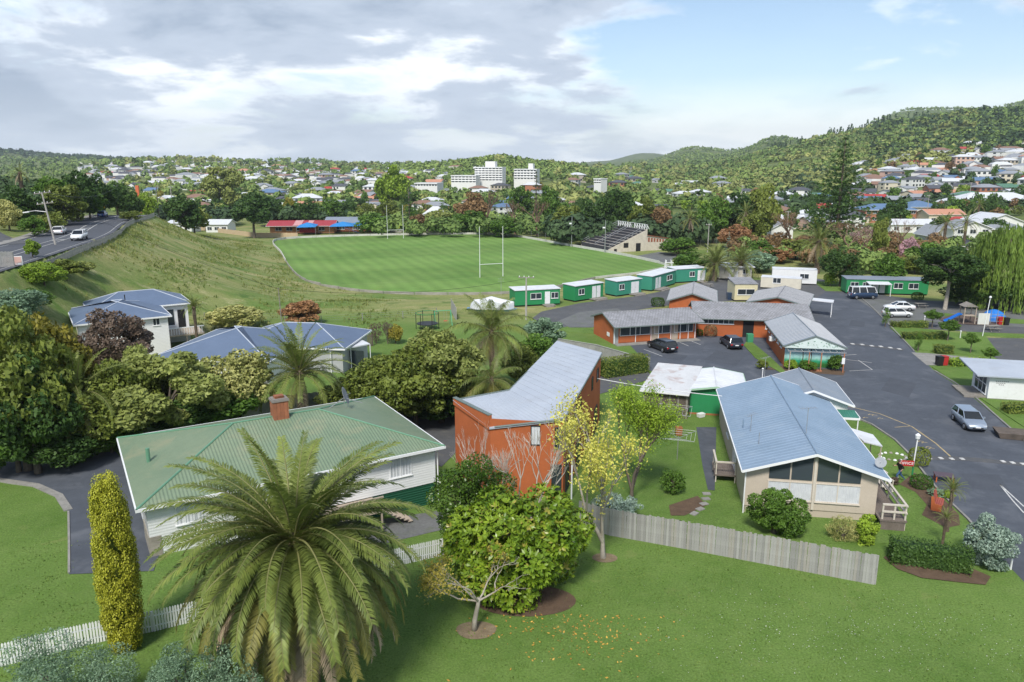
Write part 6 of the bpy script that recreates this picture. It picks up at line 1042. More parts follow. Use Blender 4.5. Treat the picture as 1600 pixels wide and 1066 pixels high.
# ---------------------------------------------------------------- motel units
def motel():
    G1 = 'grey tiled orange brick motel blocks'
    t, L_ = frame(G(958, 538), G(1087, 529), 'motel_block', 'orange motel block with three doors facing the two black cars', 'motel'); W = 6.6; walls(t, 0, L_, 0, W, -.1, 2.6, ORANGE, 'x', 3.45); gable_roof(t, -.35, L_ + .5, -1.1, W + .4, 2.45, 3.62, 'x', GREYROOF, .1, 0, mat('green_grey_flashing', (0.16, 0.20, 0.19)))
    b = L_ / 3.0
    for i, (a, c) in enumerate(((.15, .46), (.56, .70), (.80, .985))): window(t, 'y', 0, -1, a * L_ - .9, c * L_ - .3, 1.0, 2.35, 3 if i != 1 else 2, gm=GLASS2, sill=False); MB().b2((a * L_ - .9, -.04, .15), (c * L_ - .3, -.005, .95)).build('brick_panel', ORANGE, t)
    for a in (.47, .71): door(t, 'y', 0, -1, a * L_ - .15, a * L_ + .75, .05, 2.2, PALETIMBER)
    for a in (.01, .26, .445, .535, .685, .80, .90, .985): MB().b2((a * L_ - .04, -.09, 0), (a * L_ + .04, -.012, 2.5)).build('mullion', TRIM, t)
    MB().b2((.0, -.012, .0), (.7, -.002, 2.5)).build('grey_panel', mat('grey_cladding', (0.33, 0.34, 0.34), rough=.7, wave=('X', .2)), t); MB().b2((0, -1.3, -.05), (L_, -.1, .09)).build('step_slab', CONC, t); c = onwall(t, 950, 530, 'x', 0); MB().b2((-.06, 1.2, .75), (-.01, 2.0, 1.25)).build('meter_box', TRIM, t)
    A2, B2 = Vector((24.9, 99.9)), Vector((39.4, 97.6)); t, L_ = frame(A2, B2, 'motel_block', 'long orange motel block across the court with dark doorway', 'motel'); W = 8.2; walls(t, 0, L_, 0, W, -.1, 2.6, ORANGE, 'x', 3.8); gable_roof(t, -.5, L_ + .4, -.6, W + .5, 2.5, 3.95, 'x', GREYROOF, .1, 0, mat('green_grey_flashing', (0.16, 0.20, 0.19)))
    window(t, 'y', 0, -1, .2, 4.9, 1.7, 2.35, 7, gm=GLASS2); MB().b2((6.1, -.03, 0), (7.5, -.01, 2.3)).build('dark_doorway', DARKIN, t); window(t, 'y', 0, -1, 9, 12, 1.2, 2.3, 3)
    t, L_ = frame((23.4, 112.2), (30.4, 110.4), 'motel_block', 'orange gabled motel block rising behind the long block at left', 'motel'); walls(t, .3, L_ - .3, .4, 11.5, -.1, 2.6, ORANGE, 'y', 3.7); gable_roof(t, -.1, L_ + .1, 0, 12, 2.6, 3.85, 'y', GREYROOF, .1, .75, mat('green_grey_flashing', (0.16, 0.20, 0.19)), ribm=mat('pale_batten', (0.45, 0.46, 0.48)))
    t, L_ = frame((35.2, 111.6), (43.0, 108.0), 'motel_block', 'orange gabled motel block behind the long block at right', 'motel'); walls(t, .3, L_ - .3, .4, 11.2, -.1, 2.5, ORANGE, 'y', 3.4); gable_roof(t, -.1, L_ + .1, 0, 11.8, 2.5, 3.55, 'y', GREYROOF, .1, .75, mat('green_grey_flashing', (0.16, 0.20, 0.19)), ribm=mat('pale_batten', (0.45, 0.46, 0.48)))
    c = MB(); c.slab([(L_ + .1, 6.5, 2.4), (L_ + 3.2, 6.0, 2.35), (L_ + 3.2, 8.4, 2.35), (L_ + .1, 8.8, 2.4)], .1); co = c.build('carport_roof', WHITEROOF, t); [MB().tube([(L_ + 3.0, y, -.1), (L_ + 3.0, y, 2.3)], .05, 6).build('post', TRIM, co) for y in (6.2, 8.2)]; window(t, 'x', L_ - .3, 1, 2, 4, 1.2, 2.1, 2)
motel()
# ---------------------------------------------------------------- hall with the painted mural and pergola
def mural_mat():
    m, nt, N, L, out, b = _nt('painted_mural'); tc = N.new('ShaderNodeTexCoord').outputs['Object']; sep = N.new('ShaderNodeSeparateXYZ'); L.new(tc, sep.inputs[0]); nz = _noise(N, L, tc, 1.1, 5, .6); z = _math(N, L, 'ADD', sep.outputs[2], _math(N, L, 'MULTIPLY', _math(N, L, 'SUBTRACT', nz, .5), .7))
    c = _mix(N, L, _range(N, L, z, .9, 2.0), (0.30, 0.58, 0.50), (0.46, 0.66, 0.80)); c = _mix(N, L, _range(N, L, z, 1.05, .75), c, (0.02, 0.33, 0.17)); c = _mix(N, L, _range(N, L, z, .75, .35), c, (0.03, 0.16, 0.03)); L.new(c, b.inputs['Base Color']); b.inputs['Roughness'].default_value = .6; return m
def mural_hall():
    t, L_ = frame((31.2, 83.9), (37.2, 82.9), 'mural_hall', 'orange hall with grey roof and a painted landscape mural under its gable', 'hall'); W = 12.4; walls(t, 0, L_, 0, W, -.1, 2.65, ORANGE, 'y', 3.75); gable_roof(t, -.35, L_ + .4, -.9, W + .4, 2.6, 3.86, 'y', GREYROOF2, .1, .55, mat('green_grey_flashing', (0.16, 0.20, 0.19)), ribm=mat('pale_batten', (0.45, 0.46, 0.48)), ribh=.05)
    MB().b2((.03, -.03, 0), (L_ - .03, -.004, 2.35)).build('mural', mural_mat(), t); g = MB(); xm = L_ / 2; g.add([(-.2, -.88, 2.38), (L_ + .2, -.88, 2.38), (L_ + .2, -.88, 2.62), (xm, -.88, 3.72), (-.2, -.88, 2.62), (-.2, -.80, 2.38), (L_ + .2, -.80, 2.38), (L_ + .2, -.80, 2.62), (xm, -.80, 3.72), (-.2, -.80, 2.62)], [(0, 1, 2, 3, 4), (9, 8, 7, 6, 5), (0, 5, 6, 1)]); go = g.build('gable_board', mat('pale_mint_board', (0.66, 0.76, 0.74), rough=.6), t)
    rg = random.Random(5); GR = mat('mural_green', (0.05, 0.25, 0.12), rough=.7)
    for i in range(34): x = rg.uniform(.6, L_ - .6); z = rg.uniform(2.48, 2.5 + .95 * (1 - abs(x - xm) / (L_ / 2))); MB().tube([(x, -.89, z), (x + rg.uniform(-.1, .1), -.89, z + .07), (x + rg.uniform(-.14, .14), -.89, z + rg.uniform(.08, .16))], .018, 4).build('painted_sprig', GR, go)
    for x, z0, z1 in ((2.0, .3, 2.0), (2.9, .3, 2.15)): MB().tube([(x, -.045, z0), (x + .05, -.045, (z0 + z1) / 2), (x, -.045, z1)], .05, 4).build('painted_trunk', TIMBER2, t)
    pg = MB(); POST = mat('terracotta_post', (0.42, 0.17, 0.09), rough=.7)
    for x in (.25, 2.3, 3.6, L_ - .1): MB().b2((x - .05, -1.95, 0), (x + .05, -1.85, 2.2)).build('pergola_post', POST if x > 1 else PALETIMBER, t)
    MB().b2((0, -1.95, 2.2), (L_ + .1, -1.85, 2.3)).build('pergola_beam', METAL, t)
    for i in range(9): x = .1 + i * (L_ - .1) / 8; MB().b2((x - .03, -1.84, 2.2), (x + .03, -.04, 2.28)).build('pergola_rafter', METAL, t)
    MB().b2((2.1, -1.9, 0), (3.8, -1.3, .08)).build('pergola_step', POST, t); MB().tube([(2.9, -1.5, .08), (2.9, -1.5, .5)], [.16, .22], 10).build('flower_pot', POST, t); MB().b2((L_ - .32, -1.99, 1.0), (L_ + .0, -1.96, 1.7)).build('notice_board', TRIM, t)
    for i in range(5): window(t, 'x', 0, -1, 1.6 + i * 2.1, 2.7 + i * 2.1, 1.7, 2.3, 1, gm=GLASS2)
    MB().b2((-.6, 6.6, 1.4), (-.05, 7.2, 1.9)).build('heat_pump', TRIM, t)
mural_hall()
sheet('pergola_bed', [(v.x, v.y) for v in (P(1190, 577), P(1318, 587), P(1321, 580), P(1225, 571))], SOIL, 0.02)
# ---------------------------------------------------------------- cabins and caravans
def cabin(label, A, B, W, h, m, wins, doors, name='green_cabin', roofm=None, group='green cabins along the lane', deck=None, slope=.12, over=.12, cat='cabin'):
    t, L_ = frame(A, B, name, label, cat, group); walls(t, 0, L_, 0, W, .25, h, m); MB().slab([(-over, -over, h + .02), (L_ + over, -over, h + .02), (L_ + over, W + over, h + slope), (-over, W + over, h + slope)], .10).build('roof', roofm or WHITEROOF, t); MB().b2((.1, .1, -.1), (L_ - .1, W - .1, .25)).build('skirting', DARKIN, t)
    for a, b in wins: window(t, 'y', 0, -1, a * L_, b * L_, 1.15, 2.15, 2)
    for a in doors: door(t, 'y', 0, -1, a * L_, a * L_ + .9, .3, 2.3, WHITE)
    if deck: d = MB(); d.b2((deck[0] * L_, -1.3, .12), (deck[1] * L_, -.02, .25)); d.b2((deck[0] * L_ + .2, -1.7, -.05), (deck[1] * L_ - .4, -1.3, .12)); d.build('step_deck', TIMBER, t)
    return t
cabin('green cabin at the left end of the row, beside the power pole', (0.5, 120.8), (7.9, 123.0), 3.2, 2.75, GREENP, ((.34, .58), (.80, .96)), (.66,), deck=(.6, .85))
cabin('second green cabin from the left, darker green with double doors', (10.6, 125.3), (15.8, 129.5), 3.0, 2.75, GREENP, ((.12, .32),), (.60, .76), deck=(.5, .98))
cabin('third cabin from the left, teal with white corner window', (18.3, 130.6), (23.2, 134.2), 3.0, 2.75, TEALP, ((.10, .30),), (.58, .74), deck=(.5, .98))
cabin('fourth cabin from the left, teal, beside the orange gable', (25.5, 136.4), (31.6, 145.0), 3.0, 2.8, TEALP, ((.62, .85),), (.15, .27), deck=(.1, .5))
cabin('fifth cabin, teal, at the right end of the row', (31.9, 146.1), (38.4, 148.6), 3.2, 2.8, TEALP, ((.45, .62),), (.72, .84), deck=(.7, .95))
cabin('cream flat roofed cabin beside the squat palms', (41.7, 151.1), (48.2, 151.0), 4.0, 2.6, mat('cream_paint', (0.66, 0.62, 0.52), rough=.6), ((.72, .88),), (.3, .44), 'cream_cabin', None, None, None, .35, .5)
cabin('narrow yellow cabin behind the long motel block', (37.6, 126.0), (41.4, 126.0), 4.5, 3.0, mat('pale_yellow_paint', (0.66, 0.60, 0.40), rough=.6), ((.12, .88),), (), 'yellow_cabin', GREYROOF, None, None, .5, .1)
cabin('large white caravan with blue awning window', (50.6, 146.0), (58.4, 143.6), 3.0, 2.9, WHITE, ((.62, .82),), (), 'white_caravan', None, None, None, .04, .02, 'caravan')
cabin('low cream caravan before the large white caravan', (46.5, 140.0), (53.0, 137.2), 2.6, 2.2, mat('cream_paint', (0.66, 0.62, 0.52)), ((.3, .5),), (), 'cream_caravan', None, None, None, .04, .02, 'caravan')
t = cabin('long green cabin with white porch behind the blue van', (59.9, 134.0), (73.4, 131.8), 3.6, 2.7, GREENP, ((.05, .15), (.20, .27), (.58, .69), (.76, .88)), (.33, .41), 'long_cabin', GREYROOF2, None, None)
a = MB(); a.slab([(3.2, -2.2, 2.15), (7.0, -2.2, 2.15), (7.0, 0, 2.35), (3.2, 0, 2.35)], .08); ao = a.build('porch_roof', WHITEROOF, t); [MB().b2((x, -2.15, 0), (x + .1, -2.05, 2.1)).build('porch_post', TRIM, ao) for x in (3.3, 6.8)]
def white_cabin():
    t, L_ = frame(G(1542, 624), G(1640, 630), 'white_cabin', 'white flat roofed cabin at the right edge with lettering on its wall', 'cabin'); walls(t, 0, 9, 0, 4.4, .12, 2.45, WHITE); MB().slab([(-1.3, -.5, 2.5), (9.3, -.5, 2.5), (9.3, 5.0, 2.95), (-1.3, 5.0, 2.95)], .12).build('roof', ZINC, t); window(t, 'x', 0, -1, .5, 3.6, .35, 2.3, 3, 2); MB().b2((-2.0, .2, .02), (-.02, 4.0, .22)).build('porch_deck', TIMBER, t); MB().b2((-.02, -.015, 0), (9, -.003, .13)).build('plinth', CONC, t); window(t, 'y', 0, -1, 4.1, 4.5, 1.5, 1.75, 1)
    GY = mat('grey_lettering', (0.25, 0.25, 0.26), rough=.7)
    for j, (z, n, x0) in enumerate(((1.84, 7, .55), (1.66, 5, .62), (1.50, 3, .85))):
        for i in range(n): MB().b2((x0 + i * .17, -.012, z), (x0 + i * .17 + .10, -.003, z + .09)).build('letter', GY, t)
    MB().slab([(4.0, -2.3, 2.0), (9, -2.3, 2.0), (9, -.6, 2.1), (4.0, -.6, 2.1)], .08).build('porch_roof', WHITEROOF, t)
white_cabin()
# ---------------------------------------------------------------- blue roofed houses, left
def blue_houses():
    A = P(115, 508, 5); B = P(268, 493, 5); t, L_ = frame(A, B, 'blue_roofed_house', 'white house with steel blue hip roof nearest the road bank'); zb = hz(A.x + 5, A.y + 5); walls(t, .4, L_ - .4, .4, 11, -1, 4.9, WHITEW); r = hip_roof(t, 0, L_, 0, 11.4, 5, 6.5, STEELBLUE, STEELBLUE, mat('pale_cap', (0.45, 0.50, 0.58)), TRIM); walls(t, 2.5, L_ + 3.2, 8.0, 15.0, -1, 4.9, WHITEW, name='rear_wing'); r2 = hip_roof(t, 2, L_ + 3.7, 7.6, 15.4, 5.05, 6.6, STEELBLUE, STEELBLUE, MATS['pale_cap'], TRIM)
    winpx(t, 'y', .4, -1, 238, 498, 250, 508, cols=2); window(t, 'y', 8.0, -1, L_ + .3, L_ + 1.5, 2.2, 4.4, 1); window(t, 'x', L_ - .4, 1, 2, 4, 2.6, 4.2, 2); door(t, 'y', 8.0, -1, L_ + 1.9, L_ + 2.8, 1.8, 4.2, DARKIN); d = MB(); d.b2((L_ - .4, 3.6, 1.6), (L_ + 4.2, 8, 1.8)); [d.b2((L_ + a, 3.65, -1), (L_ + a + .15, 3.8, 1.6)) for a in (0, 2, 4)]; do = d.build('deck', PALETIMBER, t); q = MB(); q.b2((L_ - .4, 3.6, 2.6), (L_ + 4.2, 3.7, 2.7)); [q.b2((L_ - .3 + i * .3, 3.62, 1.8), (L_ - .24 + i * .3, 3.68, 2.6)) for i in range(15)]; q.build('deck_rail', TRIM, do)
    MB().tube([(L_ * .6, 7, 6.2), (L_ * .6, 7, 6.9)], .06, 6).build('vent_pipe', BLACK, r)
    A, B = P(232, 560, 3.6), P(420, 566, 3.6); t, L_ = frame(A, B, 'blue_roofed_house', 'house with steel blue hip roof and white verandah behind the palms'); W = 13.5; walls(t, .4, L_ - .4, .4, W - .4, -.1, 3.5, WHITEW); r = hip_roof(t, 0, L_, 0, W, 3.6, 5.6, STEELBLUE, STEELBLUE, MATS['pale_cap'], TRIM)
    walls(t, 5.5, L_ + 5.2, 6.5, W + 1.5, -.1, 3.5, mat('town_grey', (0.42, 0.43, 0.44), rough=.7), name='side_wing'); hip_roof(t, 5, L_ + 5.6, 6.1, W + 2, 3.62, 5.3, STEELBLUE, STEELBLUE, MATS['pale_cap'], TRIM)
    p = [onwall(t, u, v, 'z', 3.3) for u, v in ((473, 541), (516, 549), (578, 537), (553, 525))]; v = MB(); v.slab([(q.x, q.y, 3.3) for q in p], .12); vo = v.build('verandah_roof', WHITEROOF, t); [MB().tube([(q.x, q.y, 0), (q.x, q.y, 3.2)], .05, 5).build('verandah_post', TRIM, vo) for q in (p[1], p[2], p[1].lerp(p[2], .5))]
    MB().b2((p[1].x + .5, p[1].y + 2.5, 0), (p[2].x - .3, p[1].y + 2.6, 2.8)).build('dark_glazing', GLASS, t)
blue_houses()
# ---------------------------------------------------------------- fences and walls
def line_pts(pts, step):
    """evenly spaced positions with directions along a polyline"""
    res = []; pts = [Vector((p[0], p[1])) for p in pts]; carry = 0.0
    for a, b in zip(pts[:-1], pts[1:]):
        d = b - a; L_ = d.length; d.normalize(); s = carry
        while s < L_: res.append((a + d * s, math.atan2(d.y, d.x))); s += step
        carry = s - L_
    return res
def paling_fence(name, label, pts, h, w, gap, m, top='flat', rails=(0.3, 0.85), seed=1, thick=0.022, postgap=2.4, cap=None, jit=0.03, joined=False, shapes=4):
    rg = random.Random(seed); p0 = Vector((pts[0][0], pts[0][1])); t = thing(name, label, 'fence', (p0.x, p0.y, hz(p0.x, p0.y))); zb = t.location.z
    ms = m if isinstance(m, list) else [m]; meshes = []
    for k in range(shapes):
        b = MB(); hh = h * (1 + rg.uniform(-jit, jit)); b.box((0, 0, hh / 2), (w, thick, hh))
        if top == 'point': b.add([(-w / 2, -thick / 2, hh), (w / 2, -thick / 2, hh), (0, -thick / 2, hh + .07), (-w / 2, thick / 2, hh), (w / 2, thick / 2, hh), (0, thick / 2, hh + .07)], [(0, 1, 2), (5, 4, 3), (1, 4, 5, 2), (0, 2, 5, 3)])
        meshes.append(b.mesh('paling', ms[k % len(ms)]))
    L_ = line_pts(pts, w + gap)
    if not joined:
        for p, a in L_: link('picket' if top == 'point' else 'paling', meshes[rg.randrange(shapes)], t, (p.x - p0.x + rg.uniform(-.004, .004), p.y - p0.y, hz(p.x, p.y) - zb), (rg.uniform(-.012, .012), rg.uniform(-.012, .012), a))
    else:
        b = MB()
        for p, a in L_: hh = h * (1 + rg.uniform(-jit, jit)); b.box((p.x - p0.x, p.y - p0.y, hz(p.x, p.y) - zb + hh / 2), (w, thick, hh), a)
        tag(b.build('palings', ms[0], t), kind='stuff')
    for i, (a, b) in enumerate(zip(pts[:-1], pts[1:])):
        a = Vector((a[0], a[1])); b = Vector((b[0], b[1])); d = b - a; n = Vector((-d.y, d.x)).normalized() * (thick + .03)
        k = max(1, int(d.length / postgap))
        for f in rails:
            r = MB()
            for j in range(k):
                q0 = a + d * (j / k) + n; q1 = a + d * ((j + 1) / k) + n; r.tube([(q0.x - p0.x, q0.y - p0.y, hz(q0.x, q0.y) - zb + f * h), (q1.x - p0.x, q1.y - p0.y, hz(q1.x, q1.y) - zb + f * h)], .035, 4)
            r.build('rail', ms[0], t)
        for j in range(k + 1): q = a + d * (j / k) + n * 1.8; MB().box((q.x - p0.x, q.y - p0.y, hz(q.x, q.y) - zb + h * .48), (.1, .1, h * .96), math.atan2(d.y, d.x)).build('post', ms[0], t)
        if cap: c = (a + b) / 2; MB().box((c.x - p0.x, c.y - p0.y, hz(c.x, c.y) - zb + h + .04), (d.length, .14, .04), math.atan2(d.y, d.x)).build('cap_rail', cap, t)
    return t
PICKW = mat('picket_white', (0.85, 0.86, 0.86), (0.78, 0.79, 0.79), scale=1.5, rough=.6, mottle=.06)
PAL = [mat('paling_grey', (0.36, 0.355, 0.34), (0.27, 0.265, 0.255), scale=1.8, rough=.9, bump=.3, mottle=.16, dirt=(0.22, 0.23, 0.19), dscale=1.5), mat('paling_pale', (0.40, 0.395, 0.38), (0.32, 0.315, 0.30), scale=1.8, rough=.9, bump=.3, mottle=.16), mat('paling_dark', (0.30, 0.295, 0.285), (0.225, 0.22, 0.21), scale=1.8, rough=.9, mottle=.16), mat('paling_warm', (0.37, 0.35, 0.32), (0.28, 0.265, 0.24), scale=1.8, rough=.9, mottle=.16)]
paling_fence('picket_fence', 'white picket fence running past the big palm', GP((-40, 1052), (240, 987), (600, 889), (692, 868)), 1.05, .085, .04, PICKW, 'point', (.25, .75), 2, jit=.0)
paling_fence('paling_fence', 'weathered grey paling fence along the back of the big lawn', GP((905, 824), (954, 837), (1060, 856), (1367, 914)), 1.8, .145, .008, PAL, seed=3, shapes=8, rails=(.15, .55, .88))
paling_fence('paling_fence', 'grey paling fence between the motel end wall and the lane', GP((872, 552), (930, 562), (990, 580)), 1.8, .15, .01, PAL[0], seed=4, joined=True, cap=PAL[1])
paling_fence('paling_fence', 'short grey fence above the olive hedge by the motel court', GP((938, 582), (975, 572), (1014, 578)), 1.5, .15, .01, PAL[1], seed=5, joined=True)
paling_fence('plank_fence', 'old grey plank fence behind the green roofed house', GP((385, 672), (440, 650), (520, 642), (600, 636)), 1.8, .2, .012, PAL[2], seed=6, joined=True)
paling_fence('slat_fence', 'dark slatted fence beside the white verandah roof', GP((540, 540), (582, 541)), 1.5, .10, .05, TIMBER2, seed=7, joined=True)
paling_fence('paling_fence', 'light grey fence left of the white covered boat', GP((705, 486), (712, 500)), 2.0, .15, .01, PAL[1], seed=8, joined=True)
paling_fence('timber_fence', 'pale timber fence before the red roofed kindergarten', [P(u, v, -1.5) for u, v in ((310, 350), (352, 358), (400, 366), (465, 367))], 1.7, .2, .01, mat('new_timber', (0.55, 0.42, 0.27), rough=.8), seed=9, joined=True)
paling_fence('timber_fence', 'grey timber fence behind the far touchline', [P(u, v, -2.5) for u, v in ((585, 362), (640, 362), (740, 357))], 1.6, .2, .01, PAL[1], seed=10, joined=True)
rd, rr_ = ribbon_pts(dense(ROAD, 6), 7.0, 7.6)
road_edge = [p for p in rd if 88 < p.y < 200]
paling_fence('road_fence', 'low weathered fence along the paddock side of the road', road_edge, .95, .18, .05, PAL[0], seed=11, joined=True, jit=.08)
rail_pts = [p for p in rd if 196 < p.y < 262]
def guard_rail():
    p0 = rail_pts[0]; t = thing('guard_rail', 'grey blue metal railing along the far bend of the road', 'railing', (p0.x, p0.y, hz(p0.x, p0.y))); z0 = t.location.z; L3 = [(p.x - p0.x, p.y - p0.y, hz(p.x, p.y) - z0) for p in rail_pts]
    for h in (.5, 1.0): MB().tube([(a, b, c + h) for a, b, c in L3], .07, 5).build('rail', METAL, t)
    for a, b, c in L3: MB().box((a, b, c + .5), (.1, .1, 1.1)).build('post', METAL, t)
guard_rail()
def field_wall():
    E = dense(FIELD_EDGE, 4.5, True); c0 = E[0]; t = thing('field_wall', 'low white concrete wall enclosing the playing field', 'wall', (c0.x, c0.y, -2.5)); ms = [MB().box((0, 0, .42), (4.4, .16, .84)).mesh('wall_panel', m) for m in (mat('white_concrete', (0.62, 0.61, 0.57), rough=.85, dirt=(0.3, 0.29, 0.24), dscale=1.2), mat('stained_concrete', (0.36, 0.345, 0.31), (0.24, 0.23, 0.2), rough=.9, dirt=(0.18, 0.2, 0.12), dscale=1))]
    n = len(E)
    for i in range(n):
        a, b = E[i], E[(i + 1) % n]; d = b - a; m = (a + b) / 2
        if d.length < .5: continue
        o = link('wall_panel', ms[0 if (m.y > 195 or m.x > 20) else 1], t, (m.x - c0.x, m.y - c0.y, hz(m.x, m.y) + 2.5 - .1), (0, 0, math.atan2(d.y, d.x)), (d.length / 4.5, 1, 1 if m.y > 195 else .75))
field_wall()
def wire_fence(label, pts, h=1.1, step=6, seed=1, name='wire_fence', pm=None, mesh=False):
    p0 = pts[0]; t = thing(name, label, 'fence', (p0[0], p0[1], hz(p0[0], p0[1]))); z0 = t.location.z; q = line_pts(pts, step); L3 = [(p.x - p0[0], p.y - p0[1], hz(p.x, p.y) - z0) for p, _ in q]
    for a, b, c in L3: MB().tube([(a, b, c - .2), (a, b, c + h)], .06 if not mesh else .04, 5).build('post', pm or PAL[2], t)
    for f in ((.35, .65, .95) if not mesh else (.05, .25, .4, .55, .7, .85, .98)): MB().tube([(a, b, c + h * f) for a, b, c in L3], .012, 3).build('wire', METAL, t)
wire_fence('post and wire fence along the foot of the paddock', GP((320, 500), (420, 500), (505, 505), (580, 500), (665, 496), (705, 486)))
wire_fence('tall netting fence behind the far right touchline', [P(u, v, -2.5) for u, v in ((770, 364), (830, 372), (905, 385))], 2.6, 5, name='netting_fence', pm=METAL, mesh=True)
wire_fence('netting fence right of the grandstand yard', [P(u, v, -2.5) for u, v in ((1045, 382), (1100, 384), (1150, 386))], 2.2, 5, name='netting_fence', pm=METAL, mesh=True)
def footbridge():
    a, b = P(1150, 388, -2), P(1240, 382, -2); t = thing('footbridge', 'white railed footbridge at the right end of the tree belt', 'bridge', a); d = b - a; L_ = d.length; t.rotation_euler = (0, 0, math.atan2(d.y, d.x)); MB().b2((0, 0, -.3), (L_, 2, 0)).build('deck', CONC, t)
    for y in (.05, 1.95):
        for z in (.5, 1.1): MB().b2((0, y - .03, z), (L_, y + .03, z + .06)).build('rail', TRIM, t)
        for i in range(16): MB().b2((i * L_ / 15 - .03, y - .04, 0), (i * L_ / 15 + .03, y + .04, 1.15)).build('baluster', TRIM, t)
footbridge()
# ---------------------------------------------------------------- goal posts, grandstand, kindergarten
def goal(label, c):
    t = thing('goal_posts', label, 'goal posts', (c.x, c.y, -2.5), math.atan2(FN.y, FN.x), 'rugby goal posts')
    for x in (-2.8, 2.8): MB().tube([(x, 0, -.1), (x, 0, 11.5)], [.085, .055], 8).build('upright', WHITE, t)
    MB().tube([(-2.8, 0, 3.0), (2.8, 0, 3.0)], .06, 8).build('crossbar', WHITE, t)
goal('near white rugby goal posts on the playing field', FG); goal('far white rugby goal posts at the kindergarten end', FG + FD * 99.4)
def grandstand():
    A, B = P(908, 386, -2.5), P(951, 395, -2.5); t, L_ = frame(A, B, 'grandstand', 'concrete grandstand with dark tiered benches and railings', 'grandstand', z=-2.5); D = 13; n = 9; h = 6.3; CR = mat('cream_concrete', (0.62, 0.56, 0.47), (0.52, 0.47, 0.40), rough=.85, dirt=(0.36, 0.33, 0.28), dscale=.6); SEAT = mat('dark_bench', (0.055, 0.055, 0.065), rough=.8); b = MB()
    b.add([(0, 0, -.2), (0, D, -.2), (0, D, h), (0, 0, .9)] + [(L_, 0, -.2), (L_, D, -.2), (L_, D, h), (L_, 0, .9)], [(0, 3, 2, 1), (4, 5, 6, 7), (0, 4, 7, 3), (1, 2, 6, 5), (3, 7, 6, 2)]); b.build('body', CR, t)
    for i in range(n): z = 1.0 + i * (h - .9) / n; y = i * D / n; MB().b2((.25, y - .02, z - .5), (L_ - .25, y + D / n, z + .42)).build('tier', SEAT, t); MB().b2((.4, y + .15, z + .55), (L_ - .4, y + .5, z + .62)).build('bench', mat('grey_bench', (0.16, 0.16, 0.175), rough=.7), t)
    for x in (.05, L_ - .05, L_ * .5):
        MB().tube([(x, .2, 2.2), (x, D, h + 1.5)], .05, 5).build('handrail', METAL, t); MB().tube([(x, .2, 1.6), (x, D, h + .9)], .04, 5).build('handrail', METAL, t)
        for i in range(6): y = .2 + i * (D - .2) / 5; MB().tube([(x, y, .8 + y * (h - .9) / D), (x, y, 2.2 + y * (h - .7) / D)], .04, 5).build('rail_post', METAL, t)
    for i in range(13):
        x = .3 + i * (L_ - .6) / 12
        if i in (6,): continue
        MB().b2((x - .1, D - .1, h), (x + .1, D + .1, h + 1.4)).build('back_post', TRIM, t); MB().tube([(x, D, h + 1.3), (x + (L_ - .6) / 14, D, h + .2)], .06, 4).build('back_brace', TRIM, t)
    MB().b2((0, D - .04, h + 1.4), (L_, D + .06, h + 1.5)).build('back_rail', TRIM, t); s = MB(); s.add([(L_ - .3, D, -.2), (L_ - .3, D + 9, -.2), (L_ - .3, D + 9, 3.2), (L_ - .3, D, 4.6), (0, D, -.2), (0, D + 9, -.2), (0, D + 9, 3.2), (0, D, 4.6)], [(0, 1, 2, 3), (7, 6, 5, 4), (3, 2, 6, 7), (1, 5, 6, 2)]); so = s.build('rear_building', CR, t); MB().slab([(-.2, D, 4.7), (L_ + .0, D, 4.7), (L_ + .0, D + 9.3, 3.25), (-.2, D + 9.3, 3.25)], .15).build('rear_roof', mat('rust_red_roof', (0.30, 0.10, 0.06), rough=.8), t)
    for y, w, z0, z1 in ((5.0, 1.6, 1.2, 2.6), (9.2, 1.6, -.1, 2.4), (1.8, .9, -.1, 1.0)): MB().b2((L_ + .002, y, z0), (L_ + .03, y + w, z1)).build('opening', DARKIN, t)
    for i in range(6): MB().b2((L_ - .298, D + .5 + i * 1.0, 2.6 - i * .03), (L_ - .25, D + 1.1 + i * 1.0, 3.9 - i * .14)).build('louvre', mat('rust_red_roof', (0.30, 0.10, 0.06)), t)
grandstand()
def mast(label, u, v, h):
    g = P(u, v, -2.5); t = thing('light_mast', label, 'mast', g); MB().tube([(0, 0, -.2), (0, 0, h)], [.14, .08], 8).build('pole', METAL, t); MB().box((-.5, -.2, h - 2.2), (.7, .5, .4)).build('floodlight', TRIM, t); MB().tube([(0, 0, h - 2.2), (-.3, 0, h - 2.2)], .04, 4).build('arm', METAL, t)
mast('slim light mast left of the grandstand', 893, 386, 9.5); mast('slim light mast in front of the grandstand steps', 945, 395, 9.5)
sheet('yard', [P(u, v, -2.5) for u, v in ((985, 402), (1030, 394), (1060, 398), (1045, 412), (1020, 408))], GRAV, .03, step=8)
